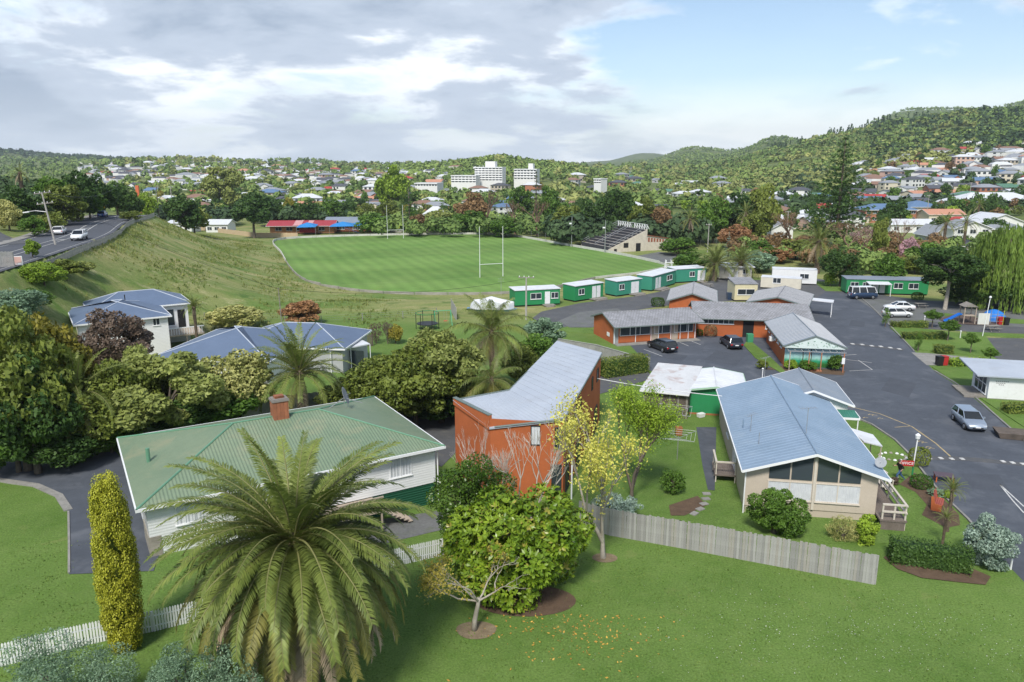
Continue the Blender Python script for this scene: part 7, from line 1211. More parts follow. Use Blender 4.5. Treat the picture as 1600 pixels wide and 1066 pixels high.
def kindergarten():
    t = thing('kindergarten', 'long low kindergarten with red and grey roofs beyond the field', 'building', P(420, 365, -2.5), R(4)); zb = -2.5; RED = mat('red_roof', (0.36, 0.045, 0.055), rough=.55, wave=('X', .5)); PINK = mat('pale_red_roof', (0.58, 0.30, 0.30), rough=.6); L_ = 26
    walls(t, 0, 24, 2, 12, -.1, 2.6, mat('terracotta_wall', (0.45, 0.22, 0.12), rough=.8), 'x', 3.8); gable_roof(t, -1, 24.5, 0, 13, 2.7, 4.3, 'x', RED, .12, 0, TRIM); walls(t, 20, 46, 8, 22, -.1, 2.8, BRICKC, 'x', 4.6); gable_roof(t, 19, 47, 7, 23, 2.8, 5.0, 'x', GREYROOF2, .12, 0, TRIM)
    for x0, x1 in ((9, 12), (14, 16)): MB().slab([(x0, .0, 2.9), (x1, 0, 2.9), (x1, 6.4, 4.38), (x0, 6.4, 4.38)], .03).build('skylight', PINK, t)
    for x in (2, 6, 10, 14, 18): window(t, 'y', 2, -1, x, x + 2.4, .8, 2.2, 2)
    for x in (24, 30, 36, 41): window(t, 'y', 8, -1, x, x + 3, .7, 2.3, 3)
    BL = mat('blue_shade_cloth', (0.03, 0.22, 0.55), rough=.7)
    for i, (x, y, w) in enumerate(((11.5, -6, 7), (23, -3, 9), (30, -1, 8))):
        z = 2.6; s = MB(); s.add([(x, y, z), (x + w, y - .5, z + .2), (x + w, y + 6, z + .7), (x, y + 6, z + .5), (x + w / 2, y + 3, z + 1.7)], [(0, 1, 4), (1, 2, 4), (2, 3, 4), (3, 0, 4)]); o = s.build('shade_sail', BL, t); [MB().tube([(a, b, 0), (a, b, z + .3)], .06, 5).build('sail_post', METAL, o) for a, b in ((x, y), (x + w, y - .5), (x + w, y + 6))]
    MB().b2((12, -3.2, .5), (18, -3, 2)).build('play_wall', mat('dark_red_panel', (0.28, 0.02, 0.03), rough=.7), t); MB().b2((46, 6, 0), (50, 6.3, 3.2)).build('yellow_panel', mat('lime_panel', (0.45, 0.50, 0.05), rough=.7), t); MB().b2((53, 6, 0), (57, 9, 2.8)).build('teal_shed', mat('teal_shed', (0.03, 0.30, 0.32), rough=.7), t)
    s = MB(); s.add([(28, -4, 2.2), (29, -4, 2.2), (33.5, -4, .2), (34.5, -4, .2), (28, -3.4, 2.2), (29, -3.4, 2.2), (33.5, -3.4, .2), (34.5, -3.4, .2)], [(0, 1, 5, 4), (1, 3, 7, 5), (2, 6, 7, 3)]); s.build('slide', BL, t)
kindergarten()
# ---------------------------------------------------------------- poles and wires
POLE = mat('pole_concrete', (0.42, 0.40, 0.37), (0.32, 0.30, 0.28), rough=.85)
def pole(label, u, v_top, g, lean=0.0, arms=(0.4, 2.2), w=2.4, rz=0.2, lamp=False, m=None, r=.16):
    top = at(u, v_top, g.y); h = top.z - g.z; t = thing('power_pole', label, 'pole', g, rz); t.rotation_euler = (0, lean, rz); MB().tube([(0, 0, -.3), (0, 0, h)], [r, r * .65], 8).build('post', m or POLE, t)
    for a in arms:
        o = MB().box((0, .12, h - a), (w, .12, .14)).build('crossarm', TIMBER, t)
        for i in range(4): MB().lathe((-w / 2 + .15 + i * (w - .3) / 3, .12, h - a + .07), [(.05, 0), (.07, .08), (.03, .2)], 6).build('insulator', TRIM, o)
    if lamp: o = MB().tube([(0, 0, h - 3.0), (-1.6, 0, h - 2.6), (-2.8, 0, h - 2.6)], .05, 5).build('lamp_arm', METAL, t); MB().box((-3.0, 0, h - 2.65), (.9, .3, .16)).build('street_lamp', TRIM, o)
    return t
def road_pt(y, off):
    i = int(np.argmin([abs(p.y - y) for p in rl])); d = (rl[i + 1] - rl[i]).normalized(); q = rl[i] + Vector((d.y, -d.x)) * off; return Vector((q.x, q.y, hz(q.x, q.y)))
g = at(87, 384, 118); g = Vector((g.x, 118, hz(g.x, 118))); pole('concrete power pole with street lamp beside the road fence', 74, 300, g, -.12, (.1, 1.7), 2.5, .1, True)
g = road_pt(196, -7.2); pole('second power pole on the far side of the road', 183, 290, g, -.05, (1.2,), 2.0)
g = road_pt(232, -7.2); pole('dark power pole beyond the second one', 246, 290, Vector((at(247, 320, 240).x, 240, hz(at(247, 320, 240).x, 240))), 0, (.6,), 1.6, m=TIMBER2)
g = Vector((at(269, 320, 250).x, 250, 0)); g.z = hz(g.x, 250); pole('pale power pole right of the dark one', 268, 290, g, 0, (.6,), 1.6)
g = G(822, 500); pole('power pole standing beside the first green cabin', 820, 433, g, 0, (.1,), 2.4, -.2)
g = G(441, 512); pole('thin bare pole behind the verandah house', 437, 450, g, -.03, (), m=TIMBER, r=.09)
for u, vt, Y, lb in ((1452, 305, 330, 'far power pole before the long blue roof'), (1232, 330, 240, 'far pole left of the tall tiered pine'), (1108, 350, 222, 'pale pole above the field corner'), (1330, 300, 330, 'far pole behind the tall tiered pine'), (1518, 285, 400, 'far pole on the right hillside foot'), (1160, 290, 420, 'far pole above the tree belt'), (752, 300, 420, 'far pole in the middle of the town')):
    a = at(u, vt, Y); pole(lb, u, vt, Vector((a.x, Y, hz(a.x, Y))), 0, (.3,), 1.8, .1)
def wire(label, pts, r=.014, sag=.4, m=None, cat='cable'):
    a, b = Vector(pts[0]), Vector(pts[-1]); n = 12; o = MB().tube([tuple(a.lerp(b, i / n) - a - Vector((0, 0, sag * 4 * (i / n) * (1 - i / n)))) for i in range(n + 1)], r, 4).build('overhead_cable', m or BLACK); o.location = a; tag(o, label, cat)
wire('white cable strung from the orange building to the sheds', (at(920, 589, 62.5), at(1128, 619, 60.5)), .03, .15, TRIM)
wire('black overhead wire crossing above the left blue roofs, upper', (at(74, 303, 118), at(437, 452, 100)), .02, 1.0)
wire('black overhead wire from the thin bare pole to the right', (at(437, 452, 100), at(820, 436, 110)), .02, 1.2)
wire('black overhead wire along the road between the first poles', (at(74, 301, 118), at(183, 292, 196)), .03, 1.5)
# ---------------------------------------------------------------- road signs, billboard
def warn_sign(label, y, off):
    g = road_pt(y, off); t = thing('warning_sign', label, 'sign', g, .3, 'yellow road warning signs'); MB().tube([(0, 0, -.1), (0, 0, 2.2)], .06, 6).build('post', TRIM, t); b = MB(); b.add([(0, -.03, 2.0), (.65, -.03, 2.65), (0, -.03, 3.3), (-.65, -.03, 2.65), (0, .01, 2.0), (.65, .01, 2.65), (0, .01, 3.3), (-.65, .01, 2.65)], [(0, 1, 2, 3), (7, 6, 5, 4), (0, 4, 5, 1), (1, 5, 6, 2), (2, 6, 7, 3), (3, 7, 4, 0)]); o = b.build('plate', mat('sign_yellow', (0.75, 0.42, 0.01), rough=.5), t); MB().add([(.0, -.04, 2.25), (.2, -.04, 2.7), (-.05, -.04, 2.95), (-.25, -.04, 2.6)], [(0, 1, 2, 3)]).build('symbol', BLACK, o)
warn_sign('yellow diamond warning sign before the bank trees', 168, -6.9); warn_sign('yellow diamond warning sign near the far bend', 212, -6.9)
def billboard():
    c = at(20, 412, 93); t = thing('billboard', 'white and red billboard on the roadside at the left edge', 'sign', (c.x, 93, hz(c.x, 93)), .25); zz = c.z - t.location.z; MB().b2((-1.1, -.05, zz - .85), (1.1, .05, zz + .9)).build('board', TRIM, t); MB().b2((-1.02, -.08, zz - .82), (1.02, -.055, zz - .45)).build('red_band', REDP, t)
    PK = mat('salmon_print', (0.62, 0.28, 0.24), rough=.6); MB().b2((-1.02, -.075, zz + .1), (1.02, -.056, zz + .82)).build('salmon_panel', mat('pale_salmon', (0.70, 0.45, 0.40), rough=.6), t)
    for i in range(3): MB().b2((-.9, -.075, zz - .05 - i * .14), (.55 - .2 * i, -.057, zz + .0 - i * .14)).build('print_line', PK, t)
    for x in (-.8, .8): MB().tube([(x, .1, -.5), (x, .1, zz + .6)], .06, 6).build('post', TIMBER, t)
billboard()
paling_fence('paling_fence', 'grey boundary fence below the billboard at the left edge', [at(-30, 455, 90).to_2d(), at(28, 450, 92).to_2d()], 1.9, .15, .01, PAL[0], seed=14, joined=True)
def orange_mast():
    a = at(214, 290, 245); t = thing('orange_mast', 'tall orange red mast near the road bend', 'mast', (a.x, 245, hz(a.x, 245))); h = a.z - t.location.z; OR = mat('orange_mast_paint', (0.62, 0.16, 0.07), rough=.6); MB().b2((-.5, -.3, 0), (.5, .3, h)).build('shaft', OR, t); b = MB(); b.add([(-4, -2, 0), (-1, -2, 0), (-1, 2, 0), (-4, 2, 0), (-2.4, 0, 6)], [(0, 1, 4), (1, 2, 4), (2, 3, 4), (3, 0, 4)]); b.build('pointed_roof', OR, t)
orange_mast()
# side road mouth with a sandy strip
_sr = [P(20, 388, 10.4), P(32, 366, 10.6), P(38, 352, 11.2), P(44, 330, 13.0)]
strip('side_road', dense([(p.x, p.y) for p in (Vector((-78, 118)), Vector((-92, 132)), Vector((-104, 146)), Vector((-118, 160)))], 3), -3.0, 3.0, ASPH2, .08, kind='structure')
# ---------------------------------------------------------------- vehicles
CHROME = mat('alloy', (0.55, 0.56, 0.58), rough=.3, metal=.9); TYRE = mat('tyre', (0.018, 0.018, 0.018), rough=.85); LENS = mat('headlamp', (0.75, 0.78, 0.8), rough=.15); TAIL = mat('tail_lamp', (0.45, 0.01, 0.012), rough=.25); CGLASS = glassmat('car_glass', (0.012, 0.016, 0.02), .04)
def paintm(n, c): return mat('car_paint_' + n, c, rough=.28, spec=.5, coat=.6, mottle=.02)
def car(label, c, head, L_, W, H, m, kind='hatch', m2=None, cat='car', name='parked_car', group=None):
    head = Vector((head[0], head[1])).normalized(); t = thing(name, label, cat, (c[0], c[1], hz(c[0], c[1]) + .02), math.atan2(head.y, head.x), group)
    prof = dict(hatch=[(-.5, .42, .60, .84), (-.485, .30, .86, .93), (-.42, .24, .95, .98), (-.2, .22, .95, 1), (.16, .22, .95, 1), (.24, .22, .93, 1), (.38, .24, .82, .97), (.46, .27, .70, .90), (.495, .34, .56, .80)],
                sedan=[(-.5, .42, .62, .84), (-.485, .30, .90, .92), (-.36, .24, .96, .98), (-.2, .22, .95, 1), (.14, .22, .93, 1), (.22, .22, .91, 1), (.38, .24, .80, .97), (.46, .27, .68, .9), (.495, .34, .54, .8)],
                wagon=[(-.5, .42, .62, .84), (-.485, .30, .92, .93), (-.40, .24, .97, .98), (-.2, .22, .96, 1), (.14, .22, .94, 1), (.22, .22, .92, 1), (.38, .24, .80, .97), (.46, .27, .68, .9), (.495, .34, .54, .8)],
                suv=[(-.5, .5, .7, .86), (-.485, .38, 1.0, .94), (-.4, .3, 1.08, .98), (-.2, .28, 1.08, 1), (.16, .28, 1.06, 1), (.24, .28, 1.04, 1), (.40, .3, .96, .97), (.47, .34, .82, .92), (.497, .42, .66, .82)],
                van=[(-.5, .40, .62, .92), (-.49, .28, 1.12, .97), (-.3, .24, 1.16, 1), (0, .24, 1.16, 1), (.3, .24, 1.14, 1), (.42, .24, 1.10, 1), (.47, .28, 1.02, .98), (.49, .34, .86, .94), (.5, .44, .6, .88)])[kind]
    gh = dict(hatch=(-.455, .26, -.40, .06), sedan=(-.36, .24, -.22, .05), wagon=(-.465, .23, -.41, .03), suv=(-.455, .26, -.40, .07), van=(-.48, .46, -.46, .36))[kind]; w = W / 2; b = MB(); n = len(prof)
    for x, z0, z1, k in prof: zm = z0 + (z1 - z0) * .55; b.v += [(x * L_, s * y * w * k, z) for y, z, s in ((.86, z0, -1), (1, zm, -1), (.97, z1 - .05, -1), (.88, z1, -1), (.88, z1, 1), (.97, z1 - .05, 1), (1, zm, 1), (.86, z0, 1))]
    for i in range(n - 1):
        for j in range(8): k = (j + 1) % 8; b.f.append((i * 8 + j, i * 8 + k, (i + 1) * 8 + k, (i + 1) * 8 + j)); b.m.append(0)
    b.f += [tuple(range(7, -1, -1)), tuple(range((n - 1) * 8, n * 8))]; b.m += [0, 0]; bo = b.build('body', m2 or m, t); bm = bmesh.new(); bm.from_mesh(bo.data); bmesh.ops.recalc_face_normals(bm, faces=bm.faces[:]); bm.to_mesh(bo.data); bm.free(); bo.data.polygons.foreach_set('use_smooth', [True] * len(bo.data.polygons))
    zb = max(p[2] for p in prof) - .03; xb0, xb1, xt0, xt1 = [a * L_ for a in gh]; yb, yt = w * .93, w * .74
    base = [(xb0, -yb, zb), (xb1, -yb * .97, zb - .03), (xb1, yb * .97, zb - .03), (xb0, yb, zb)]; top = [(xt0, -yt, H - .05), (xt1, -yt, H - .05), (xt1, yt, H - .05), (xt0, yt, H - .05)]; gl = MB().add(base + top, [(0, 1, 5, 4), (1, 2, 6, 5), (2, 3, 7, 6), (3, 0, 4, 7), (4, 5, 6, 7)]); gl.build('windows', CGLASS, t)
    r = MB(); r.add([(xt0 - .06, -yt - .02, H - .06), (xt1 + .05, -yt - .02, H - .06), (xt1 + .05, yt + .02, H - .06), (xt0 - .06, yt + .02, H - .06), (xt0 + .08, -yt * .85, H), (xt1 - .12, -yt * .85, H), (xt1 - .12, yt * .85, H), (xt0 + .08, yt * .85, H)], [(0, 1, 5, 4), (1, 2, 6, 5), (2, 3, 7, 6), (3, 0, 4, 7), (4, 5, 6, 7), (3, 2, 1, 0)]); r.build('roof', m, t)
    pil = MB()
    for i in range(4): pil.tube([base[i], top[i]], .045 if kind != 'van' else .07, 4)
    for s in (-1, 1):
        for f in ((.48,) if kind != 'van' else (.3, .62)): xm0 = xb0 + (xb1 - xb0) * f; xm1 = xt0 + (xt1 - xt0) * f; pil.tube([(xm0, s * yb, zb), (xm1, s * yt, H - .05)], .04 if kind != 'van' else .07, 4)
    pil.build('pillars', m, t); wr = .31 if kind not in ('suv', 'van') else .34
    for x in (-.30 * L_, .31 * L_):
        for s in (-1, 1):
            q = MB(); q.lathe((0, 0, -.1), [(wr * .6, 0), (wr * .95, .0), (wr, .04), (wr, .16), (wr * .95, .2), (wr * .6, .2)], 14); q.v = [(x + a, s * (w - .10) + c_, wr + b_) for a, b_, c_ in q.v]; wo = q.build('wheel', TYRE, t, True); e = MB(); e.lathe((0, 0, 0), [(wr * .62, 0), (wr * .58, .015), (wr * .2, .025)], 12); e.v = [(x + a, s * (w - .0) + s * c_ * 1.0 + s * .004, wr + b_) for a, b_, c_ in e.v]; e.build('rim', CHROME, wo)
    zl = prof[-2][2] - .12; zt = prof[1][2] - .22
    for s in (-1, 1):
        MB().box((prof[-2][0] * L_ + .03, s * w * .66, zl), (.12, w * .34, .13)).build('headlight', LENS, t); MB().box((-.488 * L_, s * w * .74, zt), (.10, w * .26, .2)).build('tail_light', TAIL, t); MB().box((xb1 - .35, s * (w + .06), zb + .08), (.12, .16, .12)).build('mirror', m, t)
    MB().box((.497 * L_, 0, .42), (.04, w * 1.0, .1)).build('grille', BLACK, t); MB().box((-.5 * L_, 0, .62), (.03, .45, .12)).build('number_plate', TRIM, t); MB().box((.5 * L_, 0, .5), (.025, .42, .11)).build('number_plate', TRIM, t)
    return t
def from_side(ua, va, ub, vb, W, away):
    """centre and heading from the near side's front (a) and rear (b) wheel"""
    a, b = G(ua, va), G(ub, vb); h = (a - b).to_2d().normalized(); n = Vector((-h.y, h.x)); n = n if n.y > 0 else -n; m = (a + b).to_2d() / 2 + n * (W / 2 - .1); return m, h
SIL = mat('car_paint_silver', (0.36, 0.42, 0.50), rough=.3, metal=.5, coat=.5, mottle=.02); BLK = paintm('black', (0.012, 0.013, 0.016)); WHT = paintm('white', (0.78, 0.79, 0.80)); NAVY = paintm('navy', (0.02, 0.045, 0.10)); BLU = paintm('blue', (0.03, 0.10, 0.26))
m, h = from_side(1537, 674, 1517, 658, 1.7, 1); car('silver hatchback parked at the right edge of the drive', m, h, 4.1, 1.7, 1.45, SIL, 'hatch')
m, h = from_side(1014, 543, 1037, 552, 1.8, 1); car('black station wagon parked before the motel doors', m, h, 4.7, 1.8, 1.48, BLK, 'wagon')
m, h = from_side(1127, 538, 1137, 545, 1.8, 1); car('dark blue black car parked by the green wheelie bin', m, h, 4.5, 1.8, 1.5, paintm('ink', (0.018, 0.022, 0.035)), 'wagon')
m, h = from_side(1421, 497, 1390, 497, 1.7, 1); car('white hatchback nearest the clipped hedge', m, h, 4.1, 1.7, 1.5, WHT, 'hatch')
m, h = from_side(1391, 486, 1422, 487, 1.75, 1); car('white sedan behind the white hatchback', m, h, 4.5, 1.75, 1.42, WHT, 'sedan')
m, h = from_side(1364, 468, 1337, 468, 1.8, 1); car('dark blue camper van with white raised roof beside the long green cabin', m, h, 4.6, 1.85, 2.15, WHT, 'van', NAVY, 'van', 'camper_van')
def road_car(label, y, off, away, *a, **k):
    p = road_pt(y, off); q = road_pt(y + 6, off); d = (q - p).to_2d(); car(label, (p.x, p.y), d if away else -d, *a, name='moving_car', **k)
road_car('white car driving towards the camera on the road', 126, 3.2, False, 4.5, 1.85, 1.65, WHT, 'suv'); road_car('white car driving away on the road, behind the approaching one', 137, -2.6, True, 4.5, 1.8, 1.5, WHT, 'wagon'); road_car('blue car driving away at the far end of the road', 186, -3.2, True, 4.3, 1.8, 1.55, BLU, 'hatch')
a = road_pt(228, 4.5); car('white car far off near the road bend', (a.x, a.y), (.2, 1), 4.3, 1.75, 1.5, WHT, 'hatch', name='moving_car')
# ---------------------------------------------------------------- office corner: lamp, sign, person, bench
def text_mesh(txt, size, m, depth=.004):
    cu = bpy.data.curves.new('txt', 'FONT'); cu.body = txt; cu.size = size; cu.extrude = depth; cu.align_x = 'CENTER'; cu.align_y = 'CENTER'; o = bpy.data.objects.new('txt', cu); COL.objects.link(o); dg = bpy.context.evaluated_depsgraph_get(); me = bpy.data.meshes.new_from_object(o.evaluated_get(dg)); bpy.data.objects.remove(o); me.materials.clear(); me.materials.append(m); return me
g = G(1424, 752)
def lamp():
    t = thing('lamp_post', 'white lamp post with green foot beside the office', 'lamp', g); h = at(1430, 680, g.y).z; MB().tube([(0, 0, 0), (0, 0, 1.3)], .06, 8).build('foot', GREENP, t); MB().tube([(0, 0, 1.3), (.06, 0, h - .35)], .045, 8).build('pole', TRIM, t); MB().lathe((.06, 0, h - .35), [(.05, 0), (.14, .08), (.17, .32), (.19, .34), (.04, .48)], 8).build('lantern', TRIM, t)
    s = thing('office_sign', 'red board reading OFFICE in white letters', 'sign', (g.x - .45, g.y - .05, 0), -.12); MB().b2((-.62, -.02, 1.2), (.42, .02, 1.62)).build('board', REDP, s); link('lettering', text_mesh('OFFICE', .3, TRIM), s, (-.1, -.03, 1.41), (PI / 2, 0, 0)); MB().tube([(.44, .03, 1.3), (.40, .03, 1.3)], .03, 5).build('bracket', METAL, s); MB().tube([(-.55, .02, 0), (-.55, .02, 1.25)], .03, 5).build('leg', TRIM, s)
lamp()
def person():
    c = G(1405, 753); t = thing('person', 'person in black top and blue jeans striding towards the office steps', 'person', c, R(180)); f = 1.0
    # joints: x is the walking direction
    J = dict(pel=(0, 0, .95), chest=(.10, 0, 1.28), neck=(.15, 0, 1.48), head=(.19, 0, 1.58), top=(.20, 0, 1.73), hl=(0, .09, .92), hr=(0, -.09, .92), kl=(.30, .10, .56), al=(.20, .10, .12), tl=(.40, .11, .04), kr=(-.10, -.10, .50), ar=(-.42, -.10, .20), tr=(-.40, -.10, .06), sl=(.12, .19, 1.42), sr=(.12, -.19, 1.42), el=(-.08, .27, 1.18), wl=(.08, .25, .98), fl=(.13, .24, .90), er=(.20, -.28, 1.16), wr=(.42, -.22, 1.18), fr=(.50, -.20, 1.20))
    rad = dict(pel=.15, chest=.165, neck=.06, head=.085, top=.06, hl=.11, hr=.11, kl=.075, al=.045, tl=.04, kr=.075, ar=.045, tr=.04, sl=.075, sr=.075, el=.048, wl=.032, fl=.035, er=.048, wr=.032, fr=.035)
    E = [('pel', 'chest'), ('chest', 'neck'), ('neck', 'head'), ('head', 'top'), ('pel', 'hl'), ('pel', 'hr'), ('hl', 'kl'), ('kl', 'al'), ('al', 'tl'), ('hr', 'kr'), ('kr', 'ar'), ('ar', 'tr'), ('chest', 'sl'), ('chest', 'sr'), ('sl', 'el'), ('el', 'wl'), ('wl', 'fl'), ('sr', 'er'), ('er', 'wr'), ('wr', 'fr')]
    K = list(J); me = bpy.data.meshes.new('body'); me.from_pydata([J[k] for k in K], [(K.index(a), K.index(b)) for a, b in E], []); o = bpy.data.objects.new('body_src', me); COL.objects.link(o); o.modifiers.new('s', 'SKIN'); sub = o.modifiers.new('u', 'SUBSURF'); sub.levels = 2
    for i, k in enumerate(K): me.skin_vertices[0].data[i].radius = (rad[k], rad[k]); me.skin_vertices[0].data[i].use_root = (k == 'pel')
    me2 = bpy.data.meshes.new_from_object(o.evaluated_get(bpy.context.evaluated_depsgraph_get())); bpy.data.objects.remove(o); me2.materials.clear()
    for m_ in (mat('black_cloth', (0.012, 0.012, 0.014), rough=.9), mat('denim', (0.05, 0.11, 0.22), rough=.9), mat('skin', (0.45, 0.27, 0.19), rough=.6), mat('shoe', (0.35, 0.30, 0.28), rough=.8)): me2.materials.append(m_)
    for p in me2.polygons:
        q = p.center; p.use_smooth = True; p.material_index = 3 if q.z < .13 else 1 if (q.z < .97 and abs(q.y) < .2) else 2 if (q.z > 1.47 or (abs(q.y) > .19 and q.z < 1.22 and (q.x > .14 or q.z < 1.1))) else 0
    link('body', me2, t); hm = MB(); hm.lathe((.175, 0, 1.62), [(.10, -.02), (.105, .05), (.085, .11), (.03, .15)], 10); hm.build('hair', mat('grey_hair', (0.10, 0.085, 0.075), rough=.8), t, True)
person()
def bench():
    c = G(1462, 800); t = thing('garden_bench', 'orange red timber seat in the garden bed by the drive', 'bench', c, R(55)); OR = mat('orange_timber', (0.48, 0.13, 0.045), rough=.7); RW = mat('red_slat', (0.36, 0.09, 0.07), rough=.75)
    for x in (0, 1.3): b = MB(); b.add([(x, -.3, 0), (x, .3, 0), (x, .36, 1.0), (x, .2, 1.0), (x, .1, .55), (x, -.3, .5)] + [(x + .08, y, z) for y, z in ((-.3, 0), (.3, 0), (.36, 1.0), (.2, 1.0), (.1, .55), (-.3, .5))], [(0, 1, 2, 3, 4, 5), (11, 10, 9, 8, 7, 6)] + [(i, 6 + i, 6 + (i + 1) % 6, (i + 1) % 6) for i in range(6)]); b.build('side_panel', OR, t)
    for i in range(4): MB().b2((.08, -.32 + i * .12, .48), (1.3, -.22 + i * .12, .52)).build('seat_slat', RW, t)
    for i in range(4): MB().b2((.08, .14 + i * .03, .62 + i * .16), (1.3, .17 + i * .03, .74 + i * .16)).build('back_slat', RW, t)
    c = G(1474, 752); t = thing('low_table', 'low purple brown slatted table beside the drive', 'table', c, -.3); MB().box((0, 0, .5), (1.3, .9, .06)).build('top', mat('purple_brown', (0.10, 0.075, 0.095), rough=.8), t); [MB().b2((x - .04, y - .04, 0), (x + .04, y + .04, .47)).build('leg', OR, t) for x in (-.55, .55) for y in (-.35, .35)]
    c = G(1395, 715); t = thing('stone_ring', 'ring of white stones on the office lawn', 'stones', c)
    for i in range(14): a = i * PI / 7; MB().lathe((1.0 * math.cos(a), .8 * math.sin(a), .02), [(.10, 0), (.15, .06), (.08, .14)], 6).build('stone', WHITE if i % 3 else STONE, t)
bench()
# garden props on the back lawn
def clothesline(label, u, v, r):
    c = G(u, v); t = thing('clothesline', label, 'clothesline', c, .5, 'rotary clotheslines'); MB().tube([(0, 0, 0), (0, 0, 1.9)], .035, 6).build('pole', METAL, t)
    for i in range(4): a = i * PI / 2; MB().tube([(0, 0, 1.75), (r * math.cos(a), r * math.sin(a), 2.05)], .02, 4).build('arm', METAL, t)
    for k in (.5, .75, 1): MB().tube([(r * k * math.cos(i * PI / 2), r * k * math.sin(i * PI / 2), 1.75 + .3 * k) for i in range(5)], .008, 3).build('line', TRIM, t)
clothesline('rotary clothesline before the grey timber shed', 1052, 676, 2.0); clothesline('rotary clothesline nearer the paling fence', 1058, 718, 1.8)
def boxy(name, label, cat, u, v, d, m, lid=None, rz=0.0, wheels=False):
    c = G(u, v); t = thing(name, label, cat, c, rz); MB().box((0, 0, d[2] / 2 + .03), (d[0], d[1], d[2]), 0, 1.14).build('body', m, t)
    if lid: MB().box((0, -.02, d[2] + .06), (d[0] * 1.18, d[1] * 1.18, .07)).build('lid', lid, t)
    if wheels: [MB().tube([(s * d[0] * .35, d[1] * .45, .1), (s * d[0] * .5, d[1] * .45, .1)], .1, 8).build('wheel', TYRE, t) for s in (-1, 1)]
boxy('wheelie_bin', 'black wheelie bin by the side path', 'bin', 1467, 571, (.6, .6, 1.0), BLACK, BLACK, 0, True); boxy('wheelie_bin', 'red wheelie bin by the side path', 'bin', 1474.5, 570.5, (.55, .6, 1.0), REDP, REDP, 0, True); boxy('wheelie_bin', 'black wheelie bin beside the playground', 'bin', 1571, 508, (.6, .6, 1.0), BLACK, BLACK, 0, True); boxy('wheelie_bin', 'red bin beside the blue tent', 'bin', 1562, 507, (.7, .7, 1.0), REDP, REDP, 0, True); boxy('wheelie_bin', 'green wheelie bin at the motel doorway', 'bin', 1171, 535, (.7, .7, 1.1), mat('bin_green', (0.06, 0.30, 0.15), rough=.6), None, 0, True); boxy('barrel', 'dark blue barrel beside the yellow cabin', 'barrel', 1140, 468, (.9, .9, 1.2), NAVY)
boxy('crate_frame', 'white crate lying on the back lawn near the green shed', 'crate', 1095, 652, (.6, .4, .35), WHITE, None, .5); boxy('planter_tub', 'rusty brown tub on the back lawn', 'tub', 1060, 680, (.5, .5, .7), mat('rust_tub', (0.30, 0.12, 0.04), rough=.9)); boxy('raised_bed', 'dark timber raised bed at the right edge by the silver car', 'planter', 1592, 684, (3.2, 1.6, .5), TIMBER2, None, -.3)
bb = G(1205, 582)
